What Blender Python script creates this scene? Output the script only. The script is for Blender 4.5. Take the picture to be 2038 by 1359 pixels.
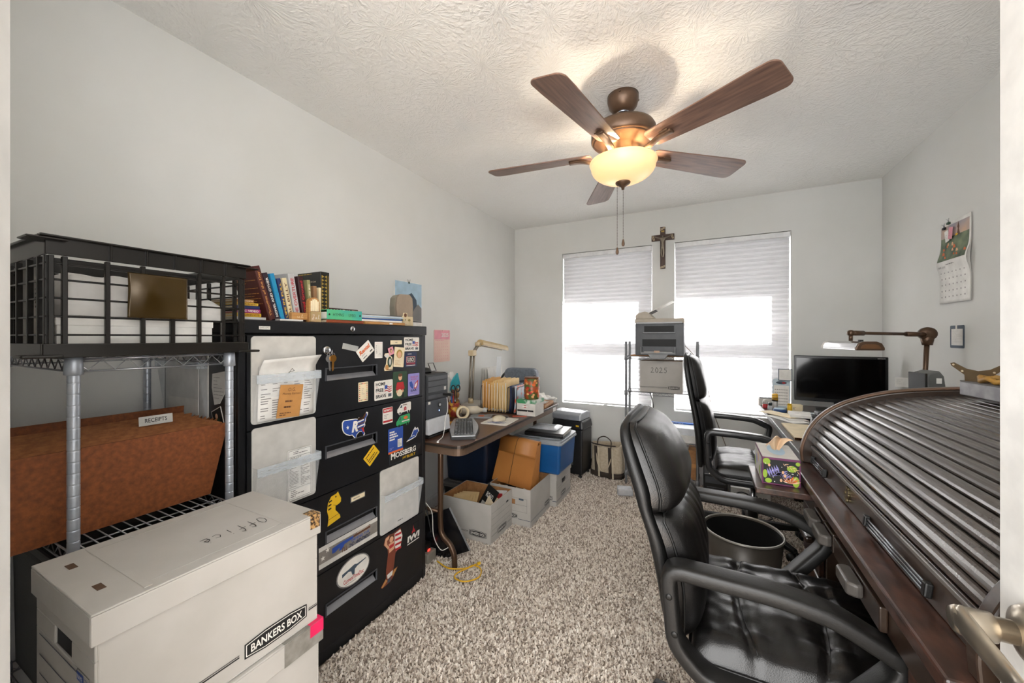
import bpy, bmesh, math, random
from mathutils import Matrix, Vector, noise
R = math.radians
random.seed(7)
for _o in list(bpy.data.objects): bpy.data.objects.remove(_o)
scene = bpy.context.scene
col = scene.collection

# ---------------------------------------------------------------- camera, light, exposure
_F = 758.7
cam_d = bpy.data.cameras.new('camera')
cam_d.sensor_width = 36.0; cam_d.sensor_fit = 'HORIZONTAL'
cam_d.lens = _F / 2038 * 36.0
cam_d.shift_y = -7.5 / 2038
cam_d.clip_start = 0.01
cam = bpy.data.objects.new('camera', cam_d); col.objects.link(cam)
cam.location = (0, 0, 1.275)
cam.rotation_euler = (R(90), 0, R(26.8))
scene.camera = cam
vs = scene.view_settings
vs.view_transform = 'Standard'; vs.look = 'None'; vs.gamma = 1.0; vs.use_curve_mapping = False
vs.exposure = 1.84

world = bpy.data.worlds.new('world'); scene.world = world
world.use_nodes = True
_bg = world.node_tree.nodes['Background']
_bg.inputs[0].default_value = (1.0, .992, .98, 1); _bg.inputs[1].default_value = 2.2

sun_d = bpy.data.lights.new('sun', 'SUN'); sun_d.energy = 150.; sun_d.angle = R(0.6); sun_d.color = (1, .98, .95)
sun = bpy.data.objects.new('sun', sun_d); col.objects.link(sun)
sun.rotation_euler = Vector((-.62, -.78, -.95)).to_track_quat('-Z', 'Y').to_euler()

# room dimensions (metres)
XL, XR, YB, YF, H = -1.83, 1.153, 3.69, 0.065, 2.44

# ---------------------------------------------------------------- helpers
def lin(h):
    h = h.lstrip('#'); o = []
    for i in (0, 2, 4):
        c = int(h[i:i+2], 16) / 255
        o.append(c / 12.92 if c <= .04045 else ((c + .055) / 1.055) ** 2.4)
    return (*o, 1.0)

MATS = {}
def mat(name, c, r=.5, m=0., c2=None, sc=20., lo=.35, hi=.65, st=(1, 1, 1), bump=0., bsc=80., bst=None,
        spec=.5, coat=0., em=0., detail=4., kind='noise', sheen=0.):
    if name in MATS: return MATS[name]
    M = bpy.data.materials.new(name); M.use_nodes = True; MATS[name] = M
    nt = M.node_tree; N = nt.nodes; L = nt.links
    b = N['Principled BSDF']
    b.inputs['Roughness'].default_value = r; b.inputs['Metallic'].default_value = m
    b.inputs['Specular IOR Level'].default_value = spec
    b.inputs['Coat Weight'].default_value = coat
    b.inputs['Coat Roughness'].default_value = .15
    b.inputs['Sheen Weight'].default_value = sheen
    b.inputs['Base Color'].default_value = lin(c)
    tc = N.new('ShaderNodeTexCoord')
    if c2 is None:      # faint mottling keeps every surface procedural
        c2 = c; c2v = tuple(x * .86 for x in lin(c)[:3]) + (1,)
    else: c2v = lin(c2)
    mp = N.new('ShaderNodeMapping'); mp.inputs['Scale'].default_value = st
    L.new(tc.outputs['Object'], mp.inputs['Vector'])
    t = N.new('ShaderNodeTexNoise')
    t.inputs['Scale'].default_value = sc; t.inputs['Detail'].default_value = detail
    L.new(mp.outputs[0], t.inputs['Vector'])
    rp = N.new('ShaderNodeValToRGB')
    rp.color_ramp.elements[0].position = lo; rp.color_ramp.elements[0].color = lin(c)
    rp.color_ramp.elements[1].position = hi; rp.color_ramp.elements[1].color = c2v
    L.new(t.outputs['Fac'], rp.inputs[0]); L.new(rp.outputs[0], b.inputs['Base Color'])
    if em:
        L.new(rp.outputs[0], b.inputs['Emission Color']); b.inputs['Emission Strength'].default_value = em
    if bump:
        bt = N.new('ShaderNodeTexVoronoi' if kind == 'leather' else 'ShaderNodeTexNoise')
        bt.inputs['Scale'].default_value = bsc
        if bst:
            m2 = N.new('ShaderNodeMapping'); m2.inputs['Scale'].default_value = bst
            L.new(tc.outputs['Object'], m2.inputs['Vector']); L.new(m2.outputs[0], bt.inputs['Vector'])
        else: L.new(tc.outputs['Object'], bt.inputs['Vector'])
        bn = N.new('ShaderNodeBump'); bn.inputs['Strength'].default_value = bump; bn.inputs['Distance'].default_value = .002
        L.new(bt.outputs[0], bn.inputs['Height']); L.new(bn.outputs[0], b.inputs['Normal'])
    return M

def clear_mat(name, tint='#eef4f8', tr=.8, rough=.08):
    if name in MATS: return MATS[name]
    M = bpy.data.materials.new(name); M.use_nodes = True; MATS[name] = M
    nt = M.node_tree; N = nt.nodes; L = nt.links
    b = N['Principled BSDF']; b.inputs['Base Color'].default_value = lin(tint); b.inputs['Roughness'].default_value = rough
    t = N.new('ShaderNodeBsdfTransparent'); mx = N.new('ShaderNodeMixShader')
    nz = N.new('ShaderNodeTexNoise'); nz.inputs['Scale'].default_value = 9
    mr = N.new('ShaderNodeMapRange'); mr.inputs['To Min'].default_value = tr - .08; mr.inputs['To Max'].default_value = min(1, tr + .08)
    L.new(nz.outputs['Fac'], mr.inputs['Value']); L.new(mr.outputs[0], mx.inputs[0])
    L.new(b.outputs[0], mx.inputs[1]); L.new(t.outputs[0], mx.inputs[2])
    L.new(mx.outputs[0], N['Material Output'].inputs[0])
    return M

def frm(o, u, v):
    u = Vector(u).normalized(); v = Vector(v); n = u.cross(v).normalized(); v = n.cross(u)
    m = Matrix((u, v, n)).transposed().to_4x4(); m.translation = Vector(o); return m
def T(x=0, y=0, z=0): return Matrix.Translation((x, y, z))
def RX(a): return Matrix.Rotation(R(a), 4, 'X')
def RY(a): return Matrix.Rotation(R(a), 4, 'Y')
def RZ(a): return Matrix.Rotation(R(a), 4, 'Z')

TXT = {}
def text_geo(s, bold=0.):
    k = (s, bold)
    if k not in TXT:
        cu = bpy.data.curves.new('t', 'FONT'); cu.body = s; cu.size = 1; cu.fill_mode = 'FRONT'; cu.resolution_u = 3; cu.offset = bold
        o = bpy.data.objects.new('t', cu)
        me = bpy.data.meshes.new_from_object(o)
        vs_ = [tuple(v.co) for v in me.vertices]; fs_ = [tuple(p.vertices) for p in me.polygons]
        bpy.data.objects.remove(o); bpy.data.meshes.remove(me); bpy.data.curves.remove(cu)
        if vs_:
            x0 = min(v[0] for v in vs_); x1 = max(v[0] for v in vs_); y0 = min(v[1] for v in vs_); y1 = max(v[1] for v in vs_)
        else: x0 = y0 = 0; x1 = y1 = 1
        TXT[k] = ([((v[0]-x0)/(x1-x0), (v[1]-y0)/(y1-y0), 0) for v in vs_], fs_)
    return TXT[k]

class MB:
    def __init__(s, M=None): s.v = []; s.f = []; s.sm = []; s.mi = []; s.M = M or Matrix()
    def add(s, vs_, fs_, sm=False, mi=0, M=None):
        n = len(s.v); W = s.M @ M if M is not None else s.M
        s.v += [tuple(W @ Vector(p)) for p in vs_]
        for f in fs_: s.f.append(tuple(n + i for i in f)); s.sm.append(sm); s.mi.append(mi)
        return s
    def box(s, x0, x1, y0, y1, z0, z1, mi=0, M=None, top=None):
        tx, ty = top or (0, 0)      # inset of the top face
        v = [(x0, y0, z0), (x1, y0, z0), (x1, y1, z0), (x0, y1, z0), (x0+tx, y0+ty, z1), (x1-tx, y0+ty, z1), (x1-tx, y1-ty, z1), (x0+tx, y1-ty, z1)]
        return s.add(v, [(3, 2, 1, 0), (4, 5, 6, 7), (0, 1, 5, 4), (1, 2, 6, 5), (2, 3, 7, 6), (3, 0, 4, 7)], False, mi, M)
    def tube(s, path, r, n=8, mi=0, closed=False, M=None, sm=True, flat=1., sq=1.):
        P = [Vector(p) for p in path]; k = len(P); rs = r if isinstance(r, (list, tuple)) else [r] * k
        vs_ = []; up = None
        for i in range(k):
            a = P[(i-1) % k] if (closed or i) else P[i]; b = P[(i+1) % k] if (closed or i < k-1) else P[i]
            t = (b - a).normalized()
            if up is None:
                up = Vector((0, 0, 1)) if abs(t.z) < .9 else Vector((1, 0, 0))
            x = t.cross(up)
            if x.length < 1e-6: x = t.orthogonal()
            x.normalize(); y = x.cross(t); up = y
            for j in range(n):
                q = 2 * math.pi * (j + .5) / n; ca, sa = math.cos(q), math.sin(q)
                if sq != 1: ca = math.copysign(abs(ca)**sq, ca); sa = math.copysign(abs(sa)**sq, sa)
                vs_.append(P[i] + x * ca * rs[i] + y * sa * rs[i] * flat)
        fs_ = []
        for i in range(k if closed else k-1):
            for j in range(n):
                a = i*n+j; b = i*n+(j+1) % n; c = ((i+1) % k)*n+(j+1) % n; d = ((i+1) % k)*n+j
                fs_.append((a, b, c, d))
        if not closed: fs_ += [tuple(range(n-1, -1, -1)), tuple((k-1)*n+j for j in range(n))]
        return s.add(vs_, fs_, sm, mi, M)
    def lathe(s, prof, n=24, mi=0, M=None, sm=True, cap=(True, True), sx=1., sy=1.):
        vs_ = []; k = len(prof)
        for r, z in prof:
            for j in range(n):
                q = 2*math.pi*j/n; vs_.append((r*math.cos(q)*sx, r*math.sin(q)*sy, z))
        fs_ = [(i*n+j, i*n+(j+1) % n, (i+1)*n+(j+1) % n, (i+1)*n+j) for i in range(k-1) for j in range(n)]
        if cap[0]: fs_.append(tuple(range(n-1, -1, -1)))
        if cap[1]: fs_.append(tuple((k-1)*n+j for j in range(n)))
        return s.add(vs_, fs_, sm, mi, M)
    def cyl(s, p0, p1, r, n=12, mi=0, M=None): return s.tube([p0, p1], r, n, mi, False, M)
    def prism(s, poly, z0, z1, mi=0, M=None, sm=False):
        n = len(poly); v = [(p[0], p[1], z0) for p in poly] + [(p[0], p[1], z1) for p in poly]
        a = sum(poly[i][0]*poly[(i+1) % n][1]-poly[(i+1) % n][0]*poly[i][1] for i in range(n))
        f = [tuple(range(n-1, -1, -1)), tuple(range(n, 2*n))] + [(i, (i+1) % n, n+(i+1) % n, n+i) for i in range(n)]
        if a < 0: f = [tuple(reversed(q)) for q in f]
        return s.add(v, f, sm, mi, M)
    def flat(s, poly, z=0., mi=0, M=None):
        n = len(poly); a = sum(poly[i][0]*poly[(i+1) % n][1]-poly[(i+1) % n][0]*poly[i][1] for i in range(n))
        return s.add([(p[0], p[1], z) for p in poly], [tuple(range(n)) if a > 0 else tuple(range(n-1, -1, -1))], False, mi, M)
    def rect(s, x0, x1, y0, y1, z=0., mi=0, M=None): return s.flat([(x0, y0), (x1, y0), (x1, y1), (x0, y1)], z, mi, M)
    def line(s, pts, w, z=0., mi=0, M=None):       # a flat pen stroke
        for a, b in zip(pts[:-1], pts[1:]):
            dx, dy = b[0]-a[0], b[1]-a[1]; l = math.hypot(dx, dy) or 1e-9
            nx, ny = -dy/l*w/2, dx/l*w/2; ex, ey = dx/l*w*.3, dy/l*w*.3
            s.flat([(a[0]-ex-nx, a[1]-ey-ny), (b[0]+ex-nx, b[1]+ey-ny), (b[0]+ex+nx, b[1]+ey+ny), (a[0]-ex+nx, a[1]-ey+ny)], z, mi, M)
        return s
    def text(s, t, x0, x1, y0, y1, z=0., mi=0, M=None, bold=0., slant=0.):
        v, f = text_geo(t, bold)
        return s.add([(x0+(x1-x0)*p[0]+slant*(p[1])*(y1-y0), y0+(y1-y0)*p[1], z) for p in v], f, False, mi, M)
    def lines(s, x0, x1, y0, y1, n, z=0., mi=0, M=None, fill=.45, seed=1):   # rows of tiny print
        rd = random.Random(seed); dy = (y1-y0)/n
        for i in range(n):
            x = x0
            y = y1-(i+.5)*dy
            while x < x1*.999 if x1 > 0 else x < x1-abs(x1)*.001:
                w = min((x1-x0)*rd.uniform(.06, .22), x1-x)
                s.rect(x, x+w*.85, y-dy*fill/2, y+dy*fill/2, z, mi, M); x += w
                if rd.random() < .12: break
        return s
    def grid(s, fn, nu, nv, sm=True, mi=0, M=None, cu=False):
        vs_ = [fn(i/nu, j/nv) for j in range(nv+1) for i in range(nu+1)]
        fs_ = [(j*(nu+1)+i, j*(nu+1)+i+1, (j+1)*(nu+1)+i+1, (j+1)*(nu+1)+i) for j in range(nv) for i in range(nu)]
        return s.add(vs_, fs_, sm, mi, M)
    def loft(s, rings, sm=True, mi=0, M=None, cap=True):
        n = len(rings[0]); vs_ = [p for r in rings for p in r]; k = len(rings)
        fs_ = [(i*n+j, i*n+(j+1) % n, (i+1)*n+(j+1) % n, (i+1)*n+j) for i in range(k-1) for j in range(n)]
        if cap: fs_ += [tuple(range(n-1, -1, -1)), tuple((k-1)*n+j for j in range(n))]
        return s.add(vs_, fs_, sm, mi, M)
    def build(s, name, m, parent=None, bevel=0., seg=2, solid=0., sub=0, label=None, kind=None):
        me = bpy.data.meshes.new(name); me.from_pydata(s.v, [], s.f); me.update()
        for x in (m if isinstance(m, (list, tuple)) else [m]): me.materials.append(x)
        me.polygons.foreach_set('use_smooth', s.sm); me.polygons.foreach_set('material_index', s.mi)
        me.update()
        o = bpy.data.objects.new(name, me); col.objects.link(o)
        if parent is not None: o.parent = parent
        if solid:
            d = o.modifiers.new('solid', 'SOLIDIFY'); d.thickness = solid; d.offset = 0
        if bevel:
            d = o.modifiers.new('bevel', 'BEVEL'); d.width = bevel; d.segments = seg; d.limit_method = 'ANGLE'; d.angle_limit = R(35)
        if sub:
            d = o.modifiers.new('sub', 'SUBSURF'); d.levels = sub; d.render_levels = sub
        if label: o['label'] = label
        if kind: o['kind'] = kind
        return o

def tag(o, label, cat, group=None):
    o['label'] = label; o['category'] = cat
    if group: o['group'] = group
    return o
def thing(name, label, cat, loc=(0, 0, 0), rz=0., group=None):
    o = bpy.data.objects.new(name, None); col.objects.link(o); o.empty_display_size = .05
    o.location = loc; o.rotation_euler = (0, 0, R(rz))
    return tag(o, label, cat, group)
def struct(o): o['kind'] = 'structure'; return o
def dup(root, loc, rz=None, label=None):
    def cp(o, par):
        c = o.copy(); col.objects.link(c); c.parent = par
        for ch in o.children: cp(ch, c)
        return c
    r = cp(root, None); r.location = loc
    if rz is not None: r.rotation_euler = (0, 0, R(rz))
    if label: r['label'] = label
    return r
def share(o, name, parent, M=None):      # a sibling piece that shares mesh data
    c = bpy.data.objects.new(name, o.data); col.objects.link(c); c.parent = parent
    if M is not None: c.matrix_local = M
    for md in o.modifiers:
        n = c.modifiers.new(md.name, md.type)
        if md.type == 'BEVEL': n.width = md.width; n.segments = md.segments; n.limit_method = md.limit_method; n.angle_limit = md.angle_limit
    return c
def rrect(x0, x1, y0, y1, r, n=4):
    o = []
    for cx, cy, a in ((x1-r, y0+r, -90), (x1-r, y1-r, 0), (x0+r, y1-r, 90), (x0+r, y0+r, 180)):
        for i in range(n+1):
            q = R(a+90*i/n); o.append((cx+r*math.cos(q), cy+r*math.sin(q)))
    return o
def ell(cx, cy, rx, ry, n=20): return [(cx+rx*math.cos(2*math.pi*i/n), cy+ry*math.sin(2*math.pi*i/n)) for i in range(n)]
def arc(pts, n=8):      # Catmull-Rom through the points
    P = [Vector(p) for p in pts]; P = [P[0]*2-P[1]] + P + [P[-1]*2-P[-2]]; o = []
    for i in range(1, len(P)-2):
        for k in range(n):
            t = k/n; a, b, c, d = P[i-1:i+3]
            o.append(.5*((2*b)+(c-a)*t+(2*a-5*b+4*c-d)*t*t+(3*b-a-3*c+d)*t**3))
    o.append(P[-2]); return o

# ---------------------------------------------------------------- shared materials
WHITE = mat('white_card', '#e4e0d8', .6); BLACK = mat('black_ink', '#141414', .6); PAPER = mat('paper', '#e9e7e2', .7)
PAPER2 = mat('paper_grey', '#cfccc6', .7); KRAFT = mat('kraft_card', '#a87a4c', .75, c2='#946740', sc=40, bump=.15, bsc=200)
BANK = mat('banker_board', '#b8b4ae', .7, c2='#ada9a2', sc=6, bump=.1, bsc=40)
BLACKM = mat('black_enamel', '#0e0f12', .36, c2='#15161a', sc=8, bump=.04, bsc=300)
BLACKP = mat('black_plastic', '#121211', .42, bump=.12, bsc=400)
DARKG = mat('dark_grey_plastic', '#4a4c50', .45); GREYP = mat('grey_plastic', '#8b8d90', .45); LGREY = mat('light_grey_plastic', '#b9bbbe', .42)
CHROME = mat('chrome', '#c8c8ca', .18, 1.); ZINC = mat('grey_wire_steel', '#a9abae', .35, .8); POST = mat('silver_post', '#b4b9c0', .38, .55, c2='#a3a9b2', sc=30)
BEIGE = mat('beige_plastic', '#c9b693', .45); RED = mat('red_ink', '#b3272c', .55); BLUE = mat('blue_ink', '#274a9a', .55); NAVY = mat('navy_ink', '#1f2a4a', .55)
GREEN = mat('green_ink', '#2f9a5e', .5); YELLOW = mat('yellow_ink', '#e0b422', .5); ORANGE = mat('orange_ink', '#d9672c', .55); PINK = mat('pink_ink', '#e39aa6', .6)
GREYI = mat('grey_ink', '#7d7a78', .6); SKIN = mat('skin_ink', '#d9a784', .6); BROWN = mat('brown_ink', '#5e3a24', .6); CREAM = mat('cream_paper', '#e6d6b4', .65)
PURPLE = mat('purple_ink', '#8c86c4', .6); TEAL = mat('teal_ink', '#2f9aa8', .5); TAN = mat('tan_card', '#c08a4e', .6)
CLEAR = clear_mat('clear_vinyl'); 
# ================================================================ the room
def wall_mat():
    M = mat('wall_paint', '#d8d8d5', .75, c2='#d3d3cf', sc=2.5, bump=.05, bsc=160)
    return M
WALL = wall_mat()
TRIM = mat('trim_paint', '#dedcd8', .4)

def ceiling_mat():
    M = bpy.data.materials.new('stomped_ceiling'); M.use_nodes = True
    N = M.node_tree.nodes; L = M.node_tree.links; b = N['Principled BSDF']
    b.inputs['Base Color'].default_value = lin('#f2f1ee'); b.inputs['Roughness'].default_value = .8
    tc = N.new('ShaderNodeTexCoord'); wob = N.new('ShaderNodeTexNoise'); wob.inputs['Scale'].default_value = 6
    L.new(tc.outputs['Object'], wob.inputs['Vector'])
    hs = []
    for sc_, off in ((3.2, 0.), (4.1, 7.3)):
        mp = N.new('ShaderNodeMapping'); mp.inputs['Location'].default_value = (off, off, 0); L.new(tc.outputs['Object'], mp.inputs['Vector'])
        vo = N.new('ShaderNodeTexVoronoi'); vo.inputs['Scale'].default_value = sc_; vo.voronoi_dimensions = '2D'
        L.new(mp.outputs[0], vo.inputs['Vector'])
        sb = N.new('ShaderNodeVectorMath'); sb.operation = 'SUBTRACT'; L.new(mp.outputs[0], sb.inputs[0]); L.new(vo.outputs['Position'], sb.inputs[1])
        ad = N.new('ShaderNodeVectorMath'); ad.operation = 'MULTIPLY_ADD'; L.new(wob.outputs['Color'], ad.inputs[0]); ad.inputs[1].default_value = (.06, .06, 0); L.new(sb.outputs[0], ad.inputs[2])
        sp = N.new('ShaderNodeSeparateXYZ'); L.new(ad.outputs[0], sp.inputs[0])
        at = N.new('ShaderNodeMath'); at.operation = 'ARCTAN2'; L.new(sp.outputs[1], at.inputs[0]); L.new(sp.outputs[0], at.inputs[1])
        an = N.new('ShaderNodeMath'); an.operation = 'MULTIPLY'; L.new(at.outputs[0], an.inputs[0]); an.inputs[1].default_value = 5.
        di = N.new('ShaderNodeMath'); di.operation = 'MULTIPLY'; L.new(vo.outputs['Distance'], di.inputs[0]); di.inputs[1].default_value = 6.
        cb = N.new('ShaderNodeCombineXYZ'); L.new(an.outputs[0], cb.inputs[0]); L.new(di.outputs[0], cb.inputs[1]); L.new(vo.outputs['Color'], cb.inputs[2])
        nz = N.new('ShaderNodeTexNoise'); nz.inputs['Scale'].default_value = 1.6; nz.inputs['Detail'].default_value = 2.5; L.new(cb.outputs[0], nz.inputs['Vector'])
        hs.append(nz.outputs['Fac'])
    mx = N.new('ShaderNodeMath'); mx.operation = 'MAXIMUM'; L.new(hs[0], mx.inputs[0]); L.new(hs[1], mx.inputs[1])
    cr = N.new('ShaderNodeMapRange'); cr.inputs['From Min'].default_value = .45; cr.inputs['From Max'].default_value = .75; L.new(mx.outputs[0], cr.inputs['Value'])
    bn = N.new('ShaderNodeBump'); bn.inputs['Strength'].default_value = .5; bn.inputs['Distance'].default_value = .006
    L.new(cr.outputs[0], bn.inputs['Height']); L.new(bn.outputs[0], b.inputs['Normal'])
    return M

struct(MB().box(XL-.12, XR+.12, -1.6, YB+.14, -.1, 0).build('floor', mat('carpet_backing', '#8f8274', .95, c2='#5f5244', sc=120, bump=.5, bsc=160)))
struct(MB().box(XL-.12, XR+.12, YF-.11, YB+.14, H, H+.1).build('ceiling', ceiling_mat()))
struct(MB().box(XL-.12, XL, YF-.11, YB+.14, 0, H).build('wall_left', WALL))
struct(MB().box(XR, XR+.12, YF-.11, YB+.14, 0, H).build('wall_right', WALL))
# window wall, with two openings
WIN = ((-1.292, -.428), (-.241, .613)); WZ0, WZ1 = .62, 2.125
b = MB()
b.box(XL, XR, YB, YB+.14, 0, WZ0).box(XL, XR, YB, YB+.14, WZ1, H)
for a, c in ((XL, WIN[0][0]), (WIN[0][1], WIN[1][0]), (WIN[1][1], XR)): b.box(a, c, YB, YB+.14, WZ0, WZ1)
struct(b.build('wall_back', WALL))
BASE_B = MB().prism([(0, 0), (.014, 0), (.014, .075), (.008, .09), (0, .09)], 0, 1)
def baseboard(name, M, l):
    s = MB(); s.prism([(0, 0), (.014, 0), (.014, .075), (.008, .09), (0, .09)], 0, l, M=M); return struct(s.build(name, TRIM))
baseboard('baseboard_back', frm((XL, YB, 0), (0, -1, 0), (0, 0, 1)) @ T(0, 0, -(XR-XL)), XR-XL)
baseboard('baseboard_left', frm((XL, YF, 0), (1, 0, 0), (0, 0, 1)) @ T(0, 0, -(YB-YF)), YB-YF)
baseboard('baseboard_right', frm((XR, YF, 0), (-1, 0, 0), (0, 0, 1)), YB-YF)
# eave outside: it shades the upper half of the shades
struct(MB().box(-3., 3., YB+.14, YB+.74, 2.47, 2.6).build('trim_1', TRIM))

GLASS = clear_mat('window_glass', '#ffffff', .92, .02)
def blind_mat():
    M = bpy.data.materials.new('cellular_shade_fabric'); M.use_nodes = True; N = M.node_tree.nodes; L = M.node_tree.links
    N.remove(N['Principled BSDF'])
    tc = N.new('ShaderNodeTexCoord'); mp = N.new('ShaderNodeMapping'); mp.inputs['Scale'].default_value = (3, 3, 60)
    L.new(tc.outputs['Object'], mp.inputs['Vector'])
    nz = N.new('ShaderNodeTexNoise'); nz.inputs['Scale'].default_value = 3.; nz.inputs['Detail'].default_value = 6; L.new(mp.outputs[0], nz.inputs['Vector'])
    rp = N.new('ShaderNodeValToRGB'); rp.color_ramp.elements[0].position = .3; rp.color_ramp.elements[1].position = .7
    rp.color_ramp.elements[0].color = (.50, .50, .515, 1); rp.color_ramp.elements[1].color = (.62, .62, .63, 1)
    L.new(nz.outputs['Fac'], rp.inputs[0])
    d = N.new('ShaderNodeBsdfDiffuse'); t = N.new('ShaderNodeBsdfTranslucent'); mx = N.new('ShaderNodeMixShader'); mx.inputs[0].default_value = .065
    L.new(rp.outputs[0], d.inputs[0]); L.new(rp.outputs[0], t.inputs[0])
    L.new(d.outputs[0], mx.inputs[1]); L.new(t.outputs[0], mx.inputs[2]); L.new(mx.outputs[0], N['Material Output'].inputs[0])
    return M
BLIND = blind_mat(); WTRIM = mat('white_vinyl', '#e9e9ea', .35)
for i, (x0, x1) in enumerate(WIN):
    w = bpy.data.objects.new('window_%d' % (i+1), None); col.objects.link(w); struct(w); w.location = ((x0+x1)/2, YB+.1, WZ0)
    hw = (x1-x0)/2; hh = WZ1-WZ0
    f = MB()
    f.box(-hw, -hw+.045, -.01, .04, 0, hh).box(hw-.045, hw, -.01, .04, 0, hh).box(-hw+.045, hw-.045, -.01, .04, 0, .05).box(-hw+.045, hw-.045, -.01, .04, hh-.05, hh)
    f.build('window_frame', WTRIM, w, .004)
    f = MB(); f.box(-hw+.045, hw-.045, -.012, .03, .60, .67); f.build('meeting_rail', WTRIM, w, .004)
    MB().box(-hw+.045, hw-.045, .008, .012, .05, .60).build('pane', GLASS, w)
    MB().box(-hw+.045, hw-.045, .018, .022, .67, hh-.05).build('pane', GLASS, w)
    # the cellular shade hanging in the opening
    side = ('left of the crucifix', 'right of the crucifix')[i]
    s = thing('cellular_shade', 'white pleated cellular shade pulled down over the window %s' % side, 'window shade', ((x0+x1)/2, YB+.03, WZ0), 0, 'window shades')
    MB().box(-hw+.006, hw-.006, -.022, .018, hh-.045, hh-.004).build('headrail', WTRIM, s, .004)
    n = 74; z0, z1 = .022, hh-.045
    fb = MB(); vs_ = []; fs_ = []
    for k in range(n+1):
        z = z0+(z1-z0)*k/n; y = .009 if k % 2 else .001
        for x in (-hw+.008, hw-.008): vs_.append((x, y, z))
    fs_ = [(2*k, 2*k+1, 2*k+3, 2*k+2) for k in range(n)]
    fb.add(vs_, fs_); fb.build('pleated_fabric', BLIND, s)
    MB().box(-hw+.006, hw-.006, -.012, .018, .004, .024).build('bottom_rail', WTRIM, s, .004)
    MB().box(-.015, .02, -.02, -.012, .0, .01).build('pull_tab', WTRIM, s)

# doorway on the left, open door on the right
t = MB().box(-.445, -.427, YF-.13, YF, 0, H); struct(t.build('trim_2', TRIM, None, .003))
t = MB(); t.prism([(-.50, 0), (-.432, 0), (-.432, .010), (-.446, .017), (-.49, .013), (-.50, .008)], 0, 2.1, M=T(0, YF, 0)); struct(t.build('trim_3', TRIM, None))
struct(MB().box(XL, -.445, YF-.11, YF, 0, 2.06).box(XL, -1.05, YF-.11, YF, 2.06, H).box(.42, XR, YF-.11, YF, 0, 2.06).build('wall_front', WALL))  # unseen wall, shaped with a gap above the doorway to let world light in
dr = bpy.data.objects.new('door_1', None); col.objects.link(dr); struct(dr); dr.location = (.355, .0, 0)
db = MB(); db.box(0, .035, -.02, .757, .012, 2.03)
for z0, z1 in ((.12, .86), (1.02, 1.92)):        # moulded panels
    for y0, y1 in ((.08, .34), (.40, .655)):
        pass
db.build('door_leaf', TRIM, dr, .003)
NICK = mat('satin_nickel', '#b8ad9c', .28, .95)
hm = T(0, .692, .915) @ RY(-90)
hd = MB(); hd.lathe([(.034, 0), (.034, .004), (.031, .010), (.020, .015), (.013, .018)], 32, M=hm); rose = hd.build('rose', NICK, dr)
hd = MB(); hd.lathe([(.0135, .012), (.0135, .034), (.017, .036), (.017, .066), (.0145, .071)], 24, M=hm); neck = hd.build('neck', NICK, dr)
lv = MB(); rings = []
cr_ = arc([(-.060, .706, .917), (-.064, .685, .918), (-.063, .655, .914), (-.058, .625, .905), (-.059, .598, .904), (-.066, .578, .911)], 6)
for k, p in enumerate(cr_):
    q = k/(len(cr_)-1); e_ = min(1, ((k+.4)/5)**.5, ((len(cr_)-k-.6)/4)**.5); hgt = .0185*(1-.38*q)*e_; th = (.0085-.003*q)*e_
    rings.append([(p[0]+th*math.cos(2*math.pi*j/14), p[1], p[2]+hgt*math.sin(2*math.pi*j/14)) for j in range(14)])
lv.loft(rings); lv.build('lever', NICK, dr)

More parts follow.
